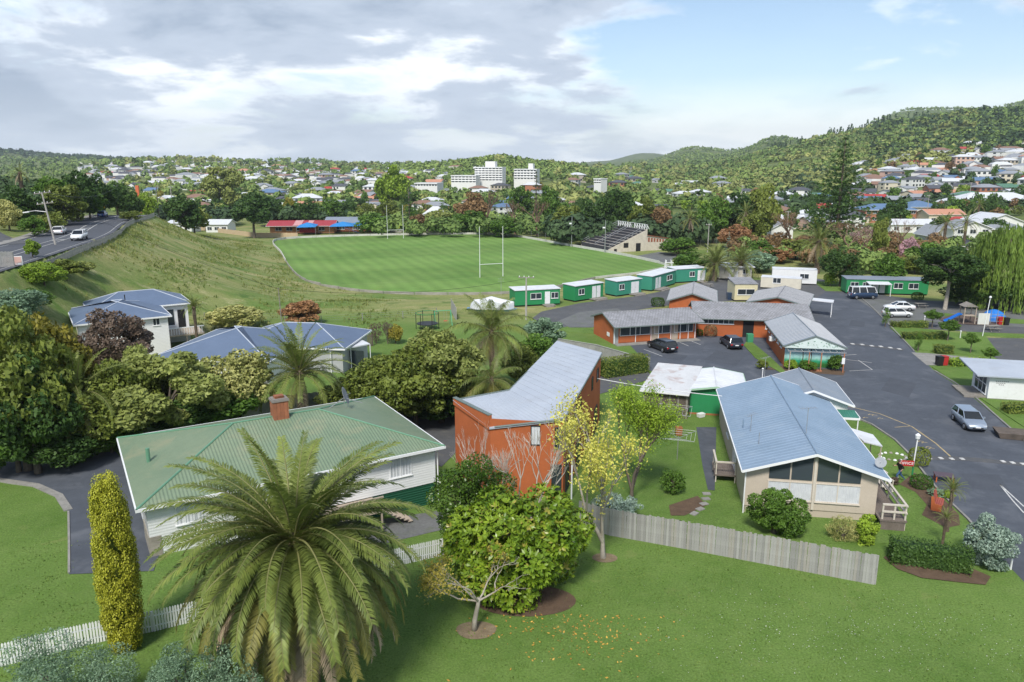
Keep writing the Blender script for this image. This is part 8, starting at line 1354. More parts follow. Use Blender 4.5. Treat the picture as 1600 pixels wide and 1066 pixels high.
def playground():
    c = G(1510, 505); t = thing('playground', 'timber play tower with blue slide and climbing wall', 'playground', c, R(-8)); t.scale = (.85, .85, .85); sheet('play_mulch', GP((1466, 499), (1490, 492), (1560, 500), (1555, 510), (1480, 506)), mat('bark_mulch', (0.12, 0.085, 0.07), rough=.95, mottle=.25), .08)
    for x in (-.9, .9):
        for y in (-.9, .9): MB().b2((x - .07, y - .07, 0), (x + .07, y + .07, 3.0)).build('post', PALETIMBER, t)
    MB().b2((-1, -1, 1.4), (1, 1, 1.5)).build('platform', PALETIMBER, t); r = MB(); r.add([(-1.15, -1.15, 3.0), (1.15, -1.15, 3.0), (1.15, 1.15, 3.0), (-1.15, 1.15, 3.0), (0, -1.15, 3.6), (0, 1.15, 3.6)], [(0, 1, 4), (2, 3, 5), (1, 2, 5, 4), (3, 0, 4, 5)]); r.build('tower_roof', TIMBER, t)
    SB = mat('slide_blue', (0.02, 0.17, 0.60), rough=.4); s = MB(); P_ = [(-1.0, 1.5), (-1.4, 1.45), (-3.0, .45), (-3.6, .25)]
    for (xa, za), (xb, zb_) in zip(P_[:-1], P_[1:]): s.add([(xa, -.35, za), (xb, -.35, zb_), (xb, .35, zb_), (xa, .35, za), (xa, -.35, za + .25), (xb, -.35, zb_ + .25), (xb, .35, zb_ + .25), (xa, .35, za + .25), (xa, -.35, za - .05), (xb, -.35, zb_ - .05), (xb, .35, zb_ - .05), (xa, .35, za - .05)], [(0, 3, 2, 1), (0, 1, 5, 4), (2, 3, 7, 6), (8, 9, 10, 11)])
    s.build('slide', SB, t); MB().b2((1.2, -1.3, .1), (3.0, -1.15, 2.0)).build('climbing_wall', mat('pale_panel', (0.66, 0.68, 0.62), rough=.7), t)
    for x in (3.4, 4.4, 5.4): MB().tube([(x, -.8, 0), (x, -.8, 2.5)], .05, 5).build('climbing_post', METAL if x < 5 else mat('lime_panel', (0.45, 0.50, 0.05)), t)
    for z in (.6, 1.2, 1.8): MB().tube([(1.0, -.8, z), (5.4, -.8, z)], .035, 5).build('rung', METAL, t)
    c = G(1552, 501); t = thing('tent', 'blue dome tent beside the playground', 'tent', c); b = MB(); n = 12
    b.lathe((0, 0, 0), [(1.75, 0), (1.6, .6), (1.15, 1.25), (.5, 1.6), (.05, 1.7)], 12); b.build('flysheet', mat('tent_blue', (0.02, 0.20, 0.62), (0.02, 0.15, 0.5), rough=.6), t); MB().add([(-.5, -1.68, 0.02), (.5, -1.68, .02), (0, -1.42, 1.0)], [(0, 1, 2)]).build('door_flap', mat('tent_pale', (0.30, 0.50, 0.72), rough=.6), t)
    def picnic(label, u, v):
        c = G(u, v); t = thing('picnic_table', label, 'picnic table', c, .1, 'picnic tables'); MB().box((0, 0, .74), (1.8, .75, .05)).build('top', TIMBER, t)
        for y in (-.7, .7): MB().box((0, y, .44), (1.8, .25, .05)).build('bench', TIMBER, t)
        for x in (-.6, .6): MB().tube([(x, -.7, 0), (x, 0, .72)], .05, 4).build('leg', TIMBER, t); MB().tube([(x, .7, 0), (x, 0, .72)], .05, 4).build('leg', TIMBER, t)
    picnic('picnic table on the strip below the playground', 1550, 517); picnic('picnic table left of the playground under the gum tree', 1438, 481); picnic('picnic table by the fifth teal cabin', 1106, 450)
    c = G(1336, 527)
    for lb, u, v, h in (('white leaning lamp post on the lawn island by the parking pad', 1535, 526, 5.2), ('white lamp post beyond the far lane', 1560, 478, 3.0)):
        c = G(u, v); t = thing('lamp_post', lb, 'lamp', c); t.rotation_euler = (0, .06, 0); MB().tube([(0, 0, 0), (0, 0, h)], .05, 6).build('pole', TRIM, t); MB().lathe((0, 0, h), [(.08, 0), (.16, .1), (.16, .25), (.04, .35)], 8).build('lantern', TRIM, t)
    for lb, u, v in (('low white lamp bollard at the left of the lawn islands', 1444, 505), ('low white lamp bollard by the parking pad', 1500, 529), ('white marker post at the front hedge', 1579, 890), ('white bollard post at the court edge', 1191, 590)):
        c = G(u, v); t = thing('bollard', lb, 'bollard', c); MB().tube([(0, 0, 0), (0, 0, .9)], .05, 8).build('post', TRIM, t); MB().lathe((0, 0, .9), [(.07, 0), (.12, .06), (.10, .14), (.02, .18)], 8).build('cap', TRIM, t)
playground()
# yard behind the blue house: trampoline, goal frame, covered boat
def yard():
    c = G(668, 514); t = thing('trampoline', 'dark netted trampoline in the back yard left of the tall palm', 'trampoline', c); MB().lathe((0, 0, .75), [(1.5, 0), (1.5, .08), (.05, .06)], 20).build('mat', BLACK, t)
    for i in range(6): a = i * PI / 3; MB().tube([(1.6 * math.cos(a), 1.6 * math.sin(a), 0), (1.6 * math.cos(a), 1.6 * math.sin(a), 2.4)], .05, 5).build('pole', BLACK, t)
    MB().tube([(1.6 * math.cos(i * PI / 9), 1.6 * math.sin(i * PI / 9), 2.3) for i in range(19)], .04, 4).build('top_ring', GREENP, t)
    c = G(692, 508); t = thing('swing_frame', 'green metal swing frame with coloured toys in the back yard', 'swing', c, .3); GM = mat('swing_green', (0.10, 0.45, 0.25), rough=.5)
    for x in (-1.2, 1.2):
        for y in (-.8, .8): MB().tube([(x, y, 0), (x, 0, 2.1)], .05, 5).build('leg', GM, t)
    MB().tube([(-1.2, 0, 2.1), (1.2, 0, 2.1)], .05, 5).build('top_bar', GM, t); MB().box((.4, 0, .6), (.5, .25, .08)).build('seat', mat('toy_red', (0.6, 0.1, 0.05), rough=.5), t); [MB().tube([(x, 0, .6), (x, 0, 2.1)], .015, 3).build('chain', METAL, t) for x in (.2, .6)]
    c = G(768, 492); t = thing('covered_boat', 'boat under a white cover behind the tall feathery palm', 'boat', c, R(-6)); b = MB(); S = [(-3.2, .8, 1.7), (-2.8, 1.1, 2.3), (-1.4, 1.25, 2.5), (0, 1.25, 2.9), (1.6, 1.15, 2.5), (2.8, .7, 2.3), (3.5, .1, 2.1)]
    for x, w, z in S: b.v += [(x, -w, 1.0), (x, -w, z - .5), (x, 0, z), (x, w, z - .5), (x, w, 1.0)]
    for i in range(len(S) - 1):
        for j in range(4): b.f.append((i * 5 + j, (i + 1) * 5 + j, (i + 1) * 5 + j + 1, i * 5 + j + 1)); b.m.append(0)
    b.f += [tuple(range(5)), tuple(range(len(b.v) - 1, len(b.v) - 6, -1))]; b.m += [0, 0]; b.build('cover', WHITEROOF, t); MB().box((0, 0, .8), (5.5, 1.2, .35), 0, 1.4).build('hull', mat('hull_blue', (0.1, 0.25, 0.4), rough=.4), t); [MB().tube([(0, y, .35), (0, y + .2 * (1 if y > 0 else -1), .35)], .33, 10).build('wheel', TYRE, t) for y in (-.9, .9)]
    c = G(783, 462); t = thing('television_mast', 'thin television aerial mast behind the tall palm', 'aerial', c); MB().tube([(0, 0, 0), (0, 0, 3.6)], .04, 5).build('mast', METAL, t); [MB().tube([(-.6, 0, z), (.6, 0, z)], .02, 4).build('bar', METAL, t) for z in (2.8, 3.1, 3.4)]
    c = G(1044, 425); t = thing('white_tower', 'white timber scoring tower at the field corner', 'tower', c)
    for x in (-.8, .8):
        for y in (-.6, .6): MB().tube([(x * 1.2, y, -2), (x * .7, y * .8, 2.6)], .08, 5).build('leg', TRIM, t)
    for z in (0, 1, 2): MB().b2((-.95, -.68, z), (.95, -.6, z + .15)).build('brace', TRIM, t)
yard()
# fallen leaves on the big lawn
def fallen():
    rg = np.random.default_rng(9); n = 230; u = rg.normal(900, 70, n); v = 960 + np.abs(rg.normal(0, 38, n)); p = np.array([tuple(P(a, b, .035)) for a, b in zip(u, v)]); V, F = leaf_quads(p, unit(np.array([0, 0, 1.]) + rg.normal(0, .25, (n, 3))), rg.uniform(.08, .2, n), rg, .5); tag(link('fallen_leaves', npmesh('fallen_leaves', V, F, leafmat('fallen_leaf', (0.22, 0.10, 0.03), (0.55, 0.33, 0.06), rnd=0), rg.uniform(0, 1, n))), 'scattered orange and brown leaves lying on the front lawn', 'leaves', kind='stuff')
fallen()
# ---------------------------------------------------------------- the town: houses one by one
WALLS = dict(white=mat('town_white', (0.74, 0.74, 0.72), rough=.7, mottle=.05), cream=mat('town_cream', (0.62, 0.56, 0.44), rough=.7, mottle=.05), grey=mat('town_grey', (0.42, 0.43, 0.44), rough=.7), brick=mat('town_brick', (0.40, 0.17, 0.10), rough=.8), pink=mat('town_pink', (0.62, 0.42, 0.34), rough=.7), beige=mat('town_beige', (0.50, 0.44, 0.36), rough=.7))
ROOFS = dict(white=mat('troof_white', (0.62, 0.64, 0.67), rough=.6), grey=mat('troof_grey', (0.28, 0.30, 0.33), rough=.7), dark=mat('troof_dark', (0.09, 0.095, 0.11), rough=.7), red=mat('troof_red', (0.42, 0.06, 0.055), rough=.6), brown=mat('troof_brown', (0.25, 0.15, 0.11), rough=.8), blue=mat('troof_blue', (0.12, 0.20, 0.33), rough=.6), salmon=mat('troof_salmon', (0.52, 0.26, 0.17), rough=.7), green=mat('troof_green', (0.10, 0.22, 0.15), rough=.7))
def hmesh(var):
    """walls, roof and windows of one house shape as three material slots; about 13 x 9 m, base at z = 0"""
    rg = random.Random(var); L_ = 6.5; D = 4.6; h = 3.0 if var % 3 else 5.4; zr = h + 1.9; b = MB(); b.b2((-L_, -D, -3), (L_, D, h))
    if var in (1, 4): b.b2((-L_ * .3, -D - 3.5, -3), (L_ * .45, -D + .1, h - .02))
    b.mi = 1; o = .5
    if var in (0, 3, 4):
        b.add([(-L_ - o, -D - o, h), (L_ + o, -D - o, h), (L_ + o, D + o, h), (-L_ - o, D + o, h), (-L_ + D - o, 0, zr), (L_ - D + o, 0, zr)], [(0, 1, 5, 4), (1, 2, 5), (2, 3, 4, 5), (3, 0, 4), (3, 2, 1, 0)])
    else:
        b.add([(-L_ - o, -D - o, h - .1), (L_ + o, -D - o, h - .1), (L_ + o, 0, zr), (-L_ - o, 0, zr), (-L_ - o, D + o, h - .1), (L_ + o, D + o, h - .1)], [(0, 1, 2, 3), (3, 2, 5, 4)]); b.mi = 0; b.add([(-L_, -D, h), (-L_, D, h), (-L_, 0, zr - .2), (L_, -D, h), (L_, D, h), (L_, 0, zr - .2)], [(1, 0, 2), (3, 4, 5)]); b.mi = 1
    if var in (1, 4): x0, x1, y0 = -L_ * .3 - .4, L_ * .45 + .4, -D - 3.9; xm = (x0 + x1) / 2; b.add([(x0, y0, h - .05), (xm, y0, zr - .3), (xm, 0, zr - .3), (x0, 0, h - .05), (x1, y0, h - .05), (x1, 0, h - .05)], [(0, 1, 2, 3), (1, 4, 5, 2)]); b.mi = 0; b.add([(x0 + .4, y0 + .4, h - .05), (x1 - .4, y0 + .4, h - .05), (xm, y0 + .4, zr - .5)], [(0, 1, 2)])
    b.mi = 2
    for z in ([0.9] if h < 4 else [.8, 3.5]):
        for i in range(4):
            if rg.random() < .15: continue
            x = -L_ + 1.2 + i * 3.2; y = -D - .03 if not (var in (1, 4) and -L_ * .3 < x + .7 < L_ * .45) else -D - 3.53; b.b2((x, y - .02, z), (x + 1.7, y + .02, z + 1.3))
        for s in (-1, 1): b.b2((s * (L_ + .01) - .02, -2, z), (s * (L_ + .01) + .02, .2, z + 1.3))
    return b.mesh('house', [WALLS['white'], ROOFS['grey'], GLASS])
HM = [hmesh(v) for v in range(6)]
HOUSES = []
def town_house(u, Y, w, r, var, rz, s, area, sy=1.0):
    a = at(u, 300, Y); z = hz(a.x, Y); o = link('house', HM[var], None, (a.x, Y, z), (0, 0, rz), (s, s * sy, s))
    for i, m in ((0, WALLS[w]), (1, ROOFS[r])): o.material_slots[i].link = 'OBJECT'; o.material_slots[i].material = m
    HOUSES.append((o, u, w, r, area)); return o
def landmark(name, label, u0, u1, vb, Y, W, h, rise, wm, rm, kind='gable_x', wins=5, cat='house', storeys=1):
    """a nearer town building, measured by its left and right ends"""
    a, b = at(u0, vb, Y), at(u1, vb, Y); zg = min(a.z, hz((a.x + b.x) / 2, Y)); t, L_ = frame((a.x, Y), (b.x, Y + (b.x - a.x) * .0), name, label, cat, z=zg); hh = max(h, 1); k = kind[-1]
    if kind.startswith('gable'): walls(t, 0, L_, 0, W, -6, hh, wm, k, hh + rise - .15); gable_roof(t, -.5, L_ + .5, -.5, W + .5, hh, hh + rise, k, rm, .15, 0, TRIM)
    elif kind.startswith('hip'): walls(t, 0, L_, 0, W, -6, hh, wm); hip_roof(t, -.6, L_ + .6, -.6, W + .6, hh, hh + rise, rm, rm, rm, TRIM, inset=min(L_ / 2.05, W / 2))
    for s in range(storeys):
        for i in range(wins): x = L_ * (i + .5) / wins; window(t, 'y', 0, -1, x - .9, x + .9, .9 + s * 2.8, 2.2 + s * 2.8, 2)
    return t
W_, R_ = WALLS, ROOFS
landmark('long_building', 'long orange brick building with dark blue roof on the right', 1352, 1432, 336, 335, 12, 5.4, 2.4, W_['brick'], R_['blue'], 'hip', 8, 'building', 2)
landmark('blue_wing', 'right wing with dark blue hip roof behind the long brick building', 1420, 1470, 326, 352, 14, 5.0, 2.6, W_['cream'], R_['blue'], 'hip', 4, 'building')
landmark('salmon_house', 'cream house with salmon roof right of the long blue roof', 1452, 1508, 338, 325, 11, 3.6, 2.0, W_['cream'], R_['salmon'], 'gable_x', 4)
landmark('red_house', 'house with bright red hip roof behind the two feathery palms', 1482, 1538, 352, 280, 12, 3.0, 2.6, W_['cream'], R_['red'], 'hip', 4)
landmark('pale_roof_house', 'low house with pale blue white roof below the long brick building', 1392, 1462, 356, 275, 10, 3.0, 1.6, W_['white'], R_['white'], 'gable_x', 4)
landmark('white_gable_house', 'large white gabled house with pale roof at the right edge', 1528, 1606, 358, 270, 14, 4.0, 3.4, W_['white'], R_['white'], 'gable_y', 4)
landmark('great_grey_hall', 'very wide pale grey roofed hall at the foot of the hillside', 1500, 1640, 328, 375, 24, 3.4, 5.0, W_['cream'], ROOFS['white'], 'hip', 6, 'building')
landmark('grey_house', 'grey roofed house at the right edge before the hall', 1540, 1606, 372, 245, 12, 3, 2.2, W_['beige'], R_['grey'], 'hip', 4)
landmark('white_villa', 'white villa with gabled verandah above the dark roof near the willow', 1488, 1546, 385, 225, 9, 5.2, 2.2, W_['white'], R_['grey'], 'gable_y', 3, 'house', 2)
landmark('dark_roof_house', 'house with blue black roof left of the willow', 1478, 1530, 402, 205, 9, 3.0, 2.2, W_['white'], R_['dark'], 'hip', 3)
landmark('grey_gable_house', 'grey blue gabled house half hidden behind the gum tree', 1455, 1488, 385, 230, 10, 3.0, 3.0, W_['grey'], R_['grey'], 'gable_y', 2)
landmark('white_house', 'white house with pale roof left of the tall tiered pine', 1222, 1262, 330, 310, 10, 3.2, 2.2, W_['white'], R_['white'], 'gable_x', 3)
landmark('white_house', 'white house with grey roof left of the russet twiggy tree', 1206, 1240, 352, 265, 10, 3.4, 2.2, W_['white'], R_['grey'], 'gable_y', 2)
landmark('dark_hip_house', 'house with brown hip roof above the white house by the pine', 1224, 1256, 312, 360, 10, 3.0, 2.4, W_['white'], R_['brown'], 'hip', 3)
landmark('pitched_villa', 'white villa with tall pale pitched roof behind the far goal posts', 655, 702, 320, 345, 12, 3.4, 4.6, W_['white'], R_['white'], 'hip', 4)
landmark('blue_white_house', 'white gabled house with blue grey roof beside the pitched villa', 680, 716, 327, 325, 9, 3.0, 2.4, W_['white'], R_['blue'], 'gable_x', 4)
landmark('red_gable_house', 'white house with red gabled roof left of the middle of the town', 522, 556, 318, 385, 10, 3.2, 3.0, W_['white'], R_['red'], 'gable_x', 3)
landmark('brown_house', 'long brown roofed house behind the dark trees left of the far goal', 572, 615, 327, 335, 9, 3.0, 2.0, W_['brick'], R_['dark'], 'gable_x', 3)
landmark('grey_roof_house', 'long blue grey roofed house behind the kindergarten', 440, 516, 314, 370, 11, 3.2, 2.0, W_['white'], R_['grey'], 'hip', 5)
landmark('white_block', 'white house with terracotta roof above the long grey roof', 462, 500, 303, 430, 10, 4.5, 2.0, W_['white'], R_['salmon'], 'gable_x', 3)
landmark('red_roof_house', 'house with red roof right of the dark pointed conifer', 890, 914, 310, 370, 9, 3.0, 2.4, W_['white'], R_['red'], 'hip', 2)
landmark('white_low_house', 'white house with brown roof left of the red roof', 872, 894, 308, 378, 9, 3.0, 2.0, W_['white'], R_['brown'], 'gable_x', 2)
landmark('brown_roof_house', 'house with brown roof right of the red roof', 914, 950, 310, 380, 10, 3.0, 2.4, W_['beige'], R_['brown'], 'hip', 3)
landmark('white_shop', 'white flat building left of the orange mast', 258, 296, 322, 300, 9, 3.4, .8, W_['white'], R_['white'], 'gable_x', 3, 'building')
landmark('pale_house', 'white house with pale roof at the top left of the paddock', 318, 352, 316, 300, 9, 3.2, 1.6, W_['white'], R_['white'], 'gable_x', 3)
def hospital():
    def block(name, label, u0, u1, vt, vb, Y, D, fl, cols):
        a, b, c = at(u0, vb, Y), at(u1, vb, Y), at(u0, vt, Y); t, L_ = frame((a.x, Y), (b.x, Y - 4), name, label, 'building', z=a.z); h = c.z - a.z; walls(t, 0, L_, 0, D, -8, h, W_['white']); fh = h / fl
        for s in range(fl):
            for i in range(cols): x = L_ * (i + .18) / cols; w = MB(); w.b2((x, -.08, s * fh + fh * .35), (x + L_ / cols * .66, -.01, s * fh + fh * .82)); w.build('window', GLASS2, t)
            MB().b2((-.1, -.5, (s + 1) * fh - .35), (L_ + .1, -.02, (s + 1) * fh - .05)).build('floor_band', TRIM, t)
        MB().b2((-.2, -.6, h), (L_ + .2, D + .2, h + .5)).build('parapet', TRIM, t); return t, L_, D, h
    t, L_, D, h = block('hospital_tower', 'tall white hospital block with rows of windows, left one', 742, 785, 262, 283, 640, 16, 6, 8); MB().b2((L_ * .35, 4, h), (L_ * .7, 14, h + 5)).build('plant_room', WALLS['white'], t)
    t, L_, D, h = block('hospital_tower', 'white hospital block with rows of windows, right one', 803, 838, 265, 281, 660, 16, 4, 7); MB().b2((L_ * .6, 4, h), (L_ * .8, 12, h + 5)).build('plant_room', WALLS['white'], t)
    block('hospital_wing', 'low white hospital wing left of the tall block', 705, 744, 275, 286, 625, 14, 3, 7); block('white_school', 'low white building with pale roof left of the hospital', 648, 684, 287, 292, 560, 14, 1, 8); block('white_flats', 'small white flats behind the tree belt right of the hospital', 928, 938, 280, 287, 560, 8, 2, 3)
hospital()
def scatter_houses():
    rg = random.Random(21); pts = []
    def area(n, name, u0, u1, y0, y1, wk, rk, smin, smax, dmin, rzr=.6):
        k = tries = 0
        while k < n and tries < n * 60:
            tries += 1; u = rg.uniform(u0, u1); Y = math.exp(rg.uniform(math.log(y0), math.log(y1))); x = at(u, 300, Y).x
            if any((x - a) ** 2 + (Y - b) ** 2 < (dmin * max(1, Y / 700)) ** 2 for a, b in pts): continue
            pts.append((x, Y)); k += 1; town_house(u, Y, rg.choice(wk), rg.choice(rk), rg.randrange(6), rg.uniform(-rzr, rzr), rg.uniform(smin, smax), name, rg.uniform(.85, 1.2))
    wk = ['white'] * 6 + ['cream', 'cream', 'grey', 'beige', 'pink', 'brick']; rk = ['grey', 'white', 'white', 'grey', 'dark', 'brown', 'grey', 'white', 'dark', 'grey', 'white', 'brown', 'dark', 'grey', 'red', 'salmon', 'blue', 'green']
    area(100, 'right hand hillside', 1345, 1620, 410, 700, wk, rk, .75, 1.1, 15); area(26, 'flat beside the tall tiered pine', 1175, 1345, 300, 560, wk, rk, .8, 1.1, 16)
    area(52, 'middle of the town', 560, 1180, 400, 720, wk, rk, .8, 1.15, 20); area(104, 'long left hill', 160, 700, 620, 1500, ['white'] * 8 + ['cream', 'pink'], rk, .9, 1.3, 24); area(26, 'flat left of the hospital', 250, 640, 420, 640, wk, rk, 1.0, 1.3, 20); area(22, 'hill right of the hospital', 850, 1130, 700, 1300, wk, rk, .9, 1.3, 30)
    by = {}
    for o, u, w, r, a in HOUSES: by.setdefault((w, r, a), []).append((u, o))
    def nth(i): return f"{i}{'th' if 10 <= i % 100 <= 20 else {1: 'st', 2: 'nd', 3: 'rd'}.get(i % 10, 'th')}"
    for (w, r, a), L_ in by.items():
        L_.sort(key=lambda q: q[0])
        for i, (u, o) in enumerate(L_): tag(o, f"{w} house with {r} roof on the {a}" if len(L_) == 1 else f"{w} house, {r} roof, {nth(i + 1)} such from left on {a}", 'house', 'houses of the town')
    # houses beyond those, too far off to tell apart
    rgn = np.random.default_rng(4); V, F, MI = [], [], []; base = 0; far_pts = []; n = 620; u = rgn.uniform(130, 760, n); Y = np.exp(rgn.uniform(math.log(800), math.log(2000), n)); u[:40] = rgn.uniform(1340, 1620, 40); Y[:40] = rgn.uniform(560, 760, 40)
    for k in range(n):
        a = at(u[k], 300, Y[k]); z = hz(a.x, Y[k]); s = rgn.uniform(.8, 1.3); L_, D, h = 6.5 * s, 4.5 * s, 3.4 * s; cs, sn = math.cos(rgn.uniform(-.7, .7)), math.sin(rgn.uniform(-.7, .7)); q = [(-L_, -D, -4), (L_, -D, -4), (L_, D, -4), (-L_, D, -4), (-L_, -D, h), (L_, -D, h), (L_, D, h), (-L_, D, h), (-L_ * .5, 0, h + 1.8), (L_ * .5, 0, h + 1.8)]
        V += [(a.x + x * cs - y * sn, Y[k] + x * sn + y * cs, z + zz) for x, y, zz in q]; rm = 1 + int(rgn.integers(0, 4))
        for f, m in (((0, 1, 5, 4), 0), ((1, 2, 6, 5), 0), ((3, 0, 4, 7), 0), ((4, 5, 9, 8), rm), ((6, 7, 8, 9), rm), ((5, 6, 9, 9), rm), ((7, 4, 8, 8), rm)): F.append(tuple(i + base for i in dict.fromkeys(f))); MI.append(m)
        base += 10; far_pts.append((a.x, float(Y[k])))
    me = bpy.data.meshes.new('distant_houses'); me.from_pydata(V, [], F)
    for m in (WALLS['white'], ROOFS['grey'], ROOFS['white'], ROOFS['dark'], ROOFS['brown']): me.materials.append(m)
    me.polygons.foreach_set('material_index', MI); tag(link('distant_houses', me), 'mass of small pale houses far off on the hills', 'houses', kind='stuff')
    return pts, far_pts
HPTS, FPTS = scatter_houses()
# ---------------------------------------------------------------- the town's trees: the larger ones one by one, then woodland
def town_trees():
    rg = random.Random(33); protos = []
    for i, (kind, key, h, w) in enumerate((('round', 'green', 8, 8), ('round', 'dark', 9, 8), ('round', 'olive', 7, 8), ('round', 'lime', 7, 7), ('tall', 'dark', 11, 6), ('airy', 'pale', 8, 8), ('round', 'gold', 7, 6), ('round', 'brown', 8, 8), ('tall', 'green', 10, 6), ('cone', 'dark', 13, 6))):
        if kind == 'cone': me = cone_crown(key, 7)[0].copy(); me.transform(Matrix.Diagonal((w / 2, w / 2, h, 1)))
        else:
            kw = dict(round=dict(nl=20), tall=dict(nl=26, rmin=.22, rmax=.36, fill=.8), airy=dict(nl=26, rmin=.2, rmax=.32, fill=.85))[kind]; me, _ = crown('tree', (1, 1, 1), 620, .24, LEAF[key], 400 + i, **kw); me.transform(Matrix.Translation((0, 0, h * .52)) @ Matrix.Diagonal((w / 2.1, w / 2.1, h * .46, 1)))
        protos.append((me, {'green': 'mid green', 'dark': 'dark', 'olive': 'olive', 'lime': 'bright green', 'pale': 'pale', 'gold': 'yellowish', 'brown': 'brown'}[key] + (' pointed tree' if kind == 'cone' else ' slim tree' if kind == 'tall' else ' round tree')))
    by = {}
    def put(n, area, u0, u1, y0, y1, ks, s0, s1):
        for _ in range(n):
            for _t in range(20):
                u = rg.uniform(u0, u1); Y = math.exp(rg.uniform(math.log(y0), math.log(y1))); x = at(u, 300, Y).x
                if all((x - a) ** 2 + (Y - b) ** 2 > 70 for a, b in HPTS): break
            me, lb = protos[rg.choice(ks)]; s = rg.uniform(s0, s1); o = link('town_tree', me, None, (x, Y, hz(x, Y) - .3), (0, 0, rg.uniform(0, 6.28)), (s, s, s * rg.uniform(.85, 1.2))); by.setdefault((lb, area), []).append((u, o))
    put(95, 'right hand hillside', 1345, 1615, 330, 700, (0, 1, 1, 2, 0, 4, 7, 8, 3, 1), .7, 1.2); put(45, 'flat beside the tall tiered pine', 1175, 1345, 285, 560, (0, 1, 2, 3, 4, 8, 7, 1), .7, 1.15); put(85, 'middle of the town', 560, 1180, 330, 700, (0, 1, 2, 3, 5, 6, 8, 9, 7, 3), .75, 1.25); put(75, 'flat left of the hospital', 230, 600, 330, 700, (0, 1, 2, 3, 5, 6, 8, 5), .75, 1.25)
    def nth(i): return f"{i}{'th' if 10 <= i % 100 <= 20 else {1: 'st', 2: 'nd', 3: 'rd'}.get(i % 10, 'th')}"
    for (lb, a), L_ in by.items():
        L_.sort(key=lambda q: q[0])
        for i, (u, o) in enumerate(L_): tag(o, f"{lb} on the {a}" if len(L_) == 1 else f"{lb}, {nth(i + 1)} such from left on {a}", 'tree', 'trees among the houses')
town_trees()
def woodland(name, label, key, n, us, ys, size, seed, quads=30, avoid=True, cone=False, leaf=.55, power=1.0):
    rg = np.random.default_rng(seed); u = rg.uniform(*us, n); Y = np.exp(rg.uniform(0, 1, n) ** power * math.log(ys[1] / ys[0]) + math.log(ys[0])); X = (u - 800) / FPX * Y / CP
    if avoid:
        H_ = np.array(HPTS + FPTS); H_ = H_[:, :2]; d = np.min((X[:, None] - H_[None, :, 0]) ** 2 + (Y[:, None] + 3 - H_[None, :, 1]) ** 2, 1); k = d > 160; X, Y = X[k], Y[k]
    uu = 800 + X / Y * FPX * CP; k = ~((uu > 690) & (uu < 850) & (Y > 560) & (Y < 670)); X, Y = X[k], Y[k]
    n = len(X); Z = hgt(X, Y)
    lo = sum(np.sin((X * math.cos(q) + Y * math.sin(q)) / wl + ph) for q, wl, ph in ((.4, 34, 1), (1.7, 47, 2), (2.6, 26, 0), (.9, 80, 4), (2.1, 60, 5))) / 2.2
    if not avoid: k = lo < .95; X, Y, Z, lo = X[k], Y[k], Z[k], lo[k]; n = len(X)
    s = rg.uniform(size[0], size[1], n) * np.clip(Y / 900, 1, 2.0)
    d = unit(rg.normal(size=(n, quads, 3))); d[..., 2] = np.abs(d[..., 2]) * np.where(rg.uniform(size=(n, quads)) < .25, -.5, 1); r = rg.uniform(.65, 1.05, (n, quads, 1))
    if cone: hh = rg.uniform(0, 1, (n, quads)); a = rg.uniform(0, 6.28, (n, quads)); rr = (1 - hh) * .36 + .03; p = np.stack([np.cos(a) * rr, np.sin(a) * rr, hh * 2.1], -1) * s[:, None, None]; nr = unit(np.stack([np.cos(a), np.sin(a), np.full_like(a, .6)], -1) + rg.normal(0, .3, (n, quads, 3)))
    else: p = d * r * s[:, None, None] * np.array([.62, .62, .6]) + np.array([0, 0, .55]) * s[:, None, None]; nr = unit(d + rg.normal(0, .4, d.shape))
    p = p + np.stack([X, Y, Z], -1)[:, None, :]; tone = np.repeat(rg.normal(.42, .2, n) + .2 * lo, quads); V, F = leaf_quads(p.reshape(-1, 3), nr.reshape(-1, 3), np.repeat(s, quads) * leaf * (.55 if cone else 1) * rg.uniform(.6, 1.3, n * quads), rg, .75); tag(link(name, npmesh(name, V, F, LEAF[key], np.clip(tone + rg.normal(0, .14, n * quads), 0, 1))), label, 'woodland', kind='stuff')
woodland('town_woodland', 'scattered garden trees filling the middle of the town', 'far', 1300, (180, 1200), (420, 1500), (4.5, 8), 1, 34)
woodland('pale_woodland', 'pale spring green trees scattered over the town and lower hills', 'farb', 900, (180, 1330), (480, 1700), (4.5, 8), 2, 30)
woodland('right_hill_woodland', 'garden trees between the right hillside houses', 'fard', 900, (1200, 1640), (360, 780), (4, 7), 3, 40)
woodland('green_hill_woodland', 'bush covering the right hand mountain', 'far', 6000, (1060, 1680), (720, 1700), (4.5, 7.5), 4, 18, False, power=.8)
woodland('back_ridge_woodland', 'fine textured bush on the far ridge at the right', 'far', 4200, (980, 1680), (1750, 3400), (3.2, 5), 17, 14, False)
woodland('dark_hill_woodland', 'dark bush patches on the right hand mountain', 'fard', 1700, (1330, 1680), (720, 1500), (4.5, 8), 5, 18, False)
woodland('pale_hill_woodland', 'pale scrub on the middle slopes', 'farb', 3000, (1040, 1480), (620, 1500), (4, 7), 6, 18, False)
woodland('pine_plantation', 'dark pine stand along the right hand ridge', 'fard', 160, (1262, 1420), (1180, 1380), (5, 7.5), 7, 46, False, True)
woodland('pine_plantation', 'smaller dark pine stand left along the ridge', 'fard', 45, (1182, 1228), (1180, 1330), (5, 7), 8, 46, False, True)
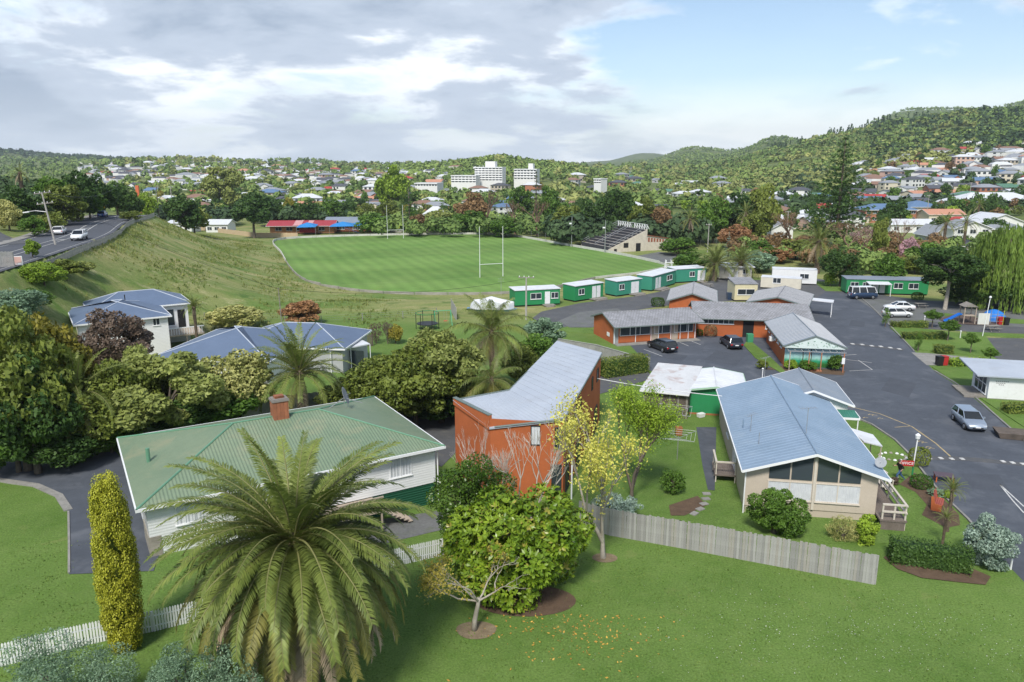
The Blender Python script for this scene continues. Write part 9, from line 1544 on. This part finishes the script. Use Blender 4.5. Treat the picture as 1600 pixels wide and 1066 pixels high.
woodland('hospital_hill_woodland', 'bush on the hill behind the hospital', 'far', 1100, (620, 960), (800, 1300), (4.5, 7.5), 9, 22, False)
woodland('hospital_foot_trees', 'trees at the foot of the hospital blocks', 'far', 150, (630, 860), (440, 600), (5, 7.5), 19, 60)
woodland('left_hill_woodland', 'trees on the long left hill between the houses', 'far', 900, (-40, 640), (900, 2400), (4.5, 7), 10, 22)
woodland('left_ridge_woodland', 'bush on the far blue left ridge', 'fard', 900, (-60, 260), (2200, 4200), (5, 8), 11, 18, False)
woodland('bank_woodland', 'tangled growth on the bank left of the road', 'fard', 90, (-160, 110), (150, 300), (4, 6), 12, 150, False, leaf=.26)
woodland('river_growth', 'green undergrowth along the river behind the field', 'far', 260, (560, 1340), (268, 330), (4.0, 6.5), 13, 130, False, leaf=.26)
woodland('river_growth', 'dark undergrowth behind the grandstand and to its right', 'fard', 170, (860, 1345), (236, 290), (4.5, 8.5), 14, 150, False, leaf=.26)
woodland('right_bank_growth', 'mixed undergrowth behind the cabins at the right', 'far', 60, (1140, 1620), (158, 215), (2.6, 4.2), 15, 220, False, leaf=.22)
woodland('russet_growth', 'russet and brown scrub behind the cabins at the right', 'brown', 60, (1140, 1460), (165, 225), (2.6, 4.6), 18, 220, False, leaf=.2)
woodland('left_town_growth', 'trees between the road bend and the kindergarten', 'fard', 60, (250, 560), (332, 370), (5, 8.0), 16, 150, False, leaf=.26)
# ---------------------------------------------------------------- air
def haze():
    o = MB().b2((-6900, -6900, -60), (6900, 6900, 330)).build('haze', []); m = bpy.data.materials.new('haze_air'); m.use_nodes = True; nt = m.node_tree; nt.nodes.clear(); out = nt.nodes.new('ShaderNodeOutputMaterial'); v = nt.nodes.new('ShaderNodeVolumePrincipled')
    v.inputs['Color'].default_value = (0.80, 0.88, 0.97, 1); v.inputs['Density'].default_value = HAZE; v.inputs['Anisotropy'].default_value = 0.2; nt.links.new(v.outputs[0], out.inputs['Volume']); o.data.materials.append(m); tag(o, kind='stuff')
HAZE = 0.00011
haze()
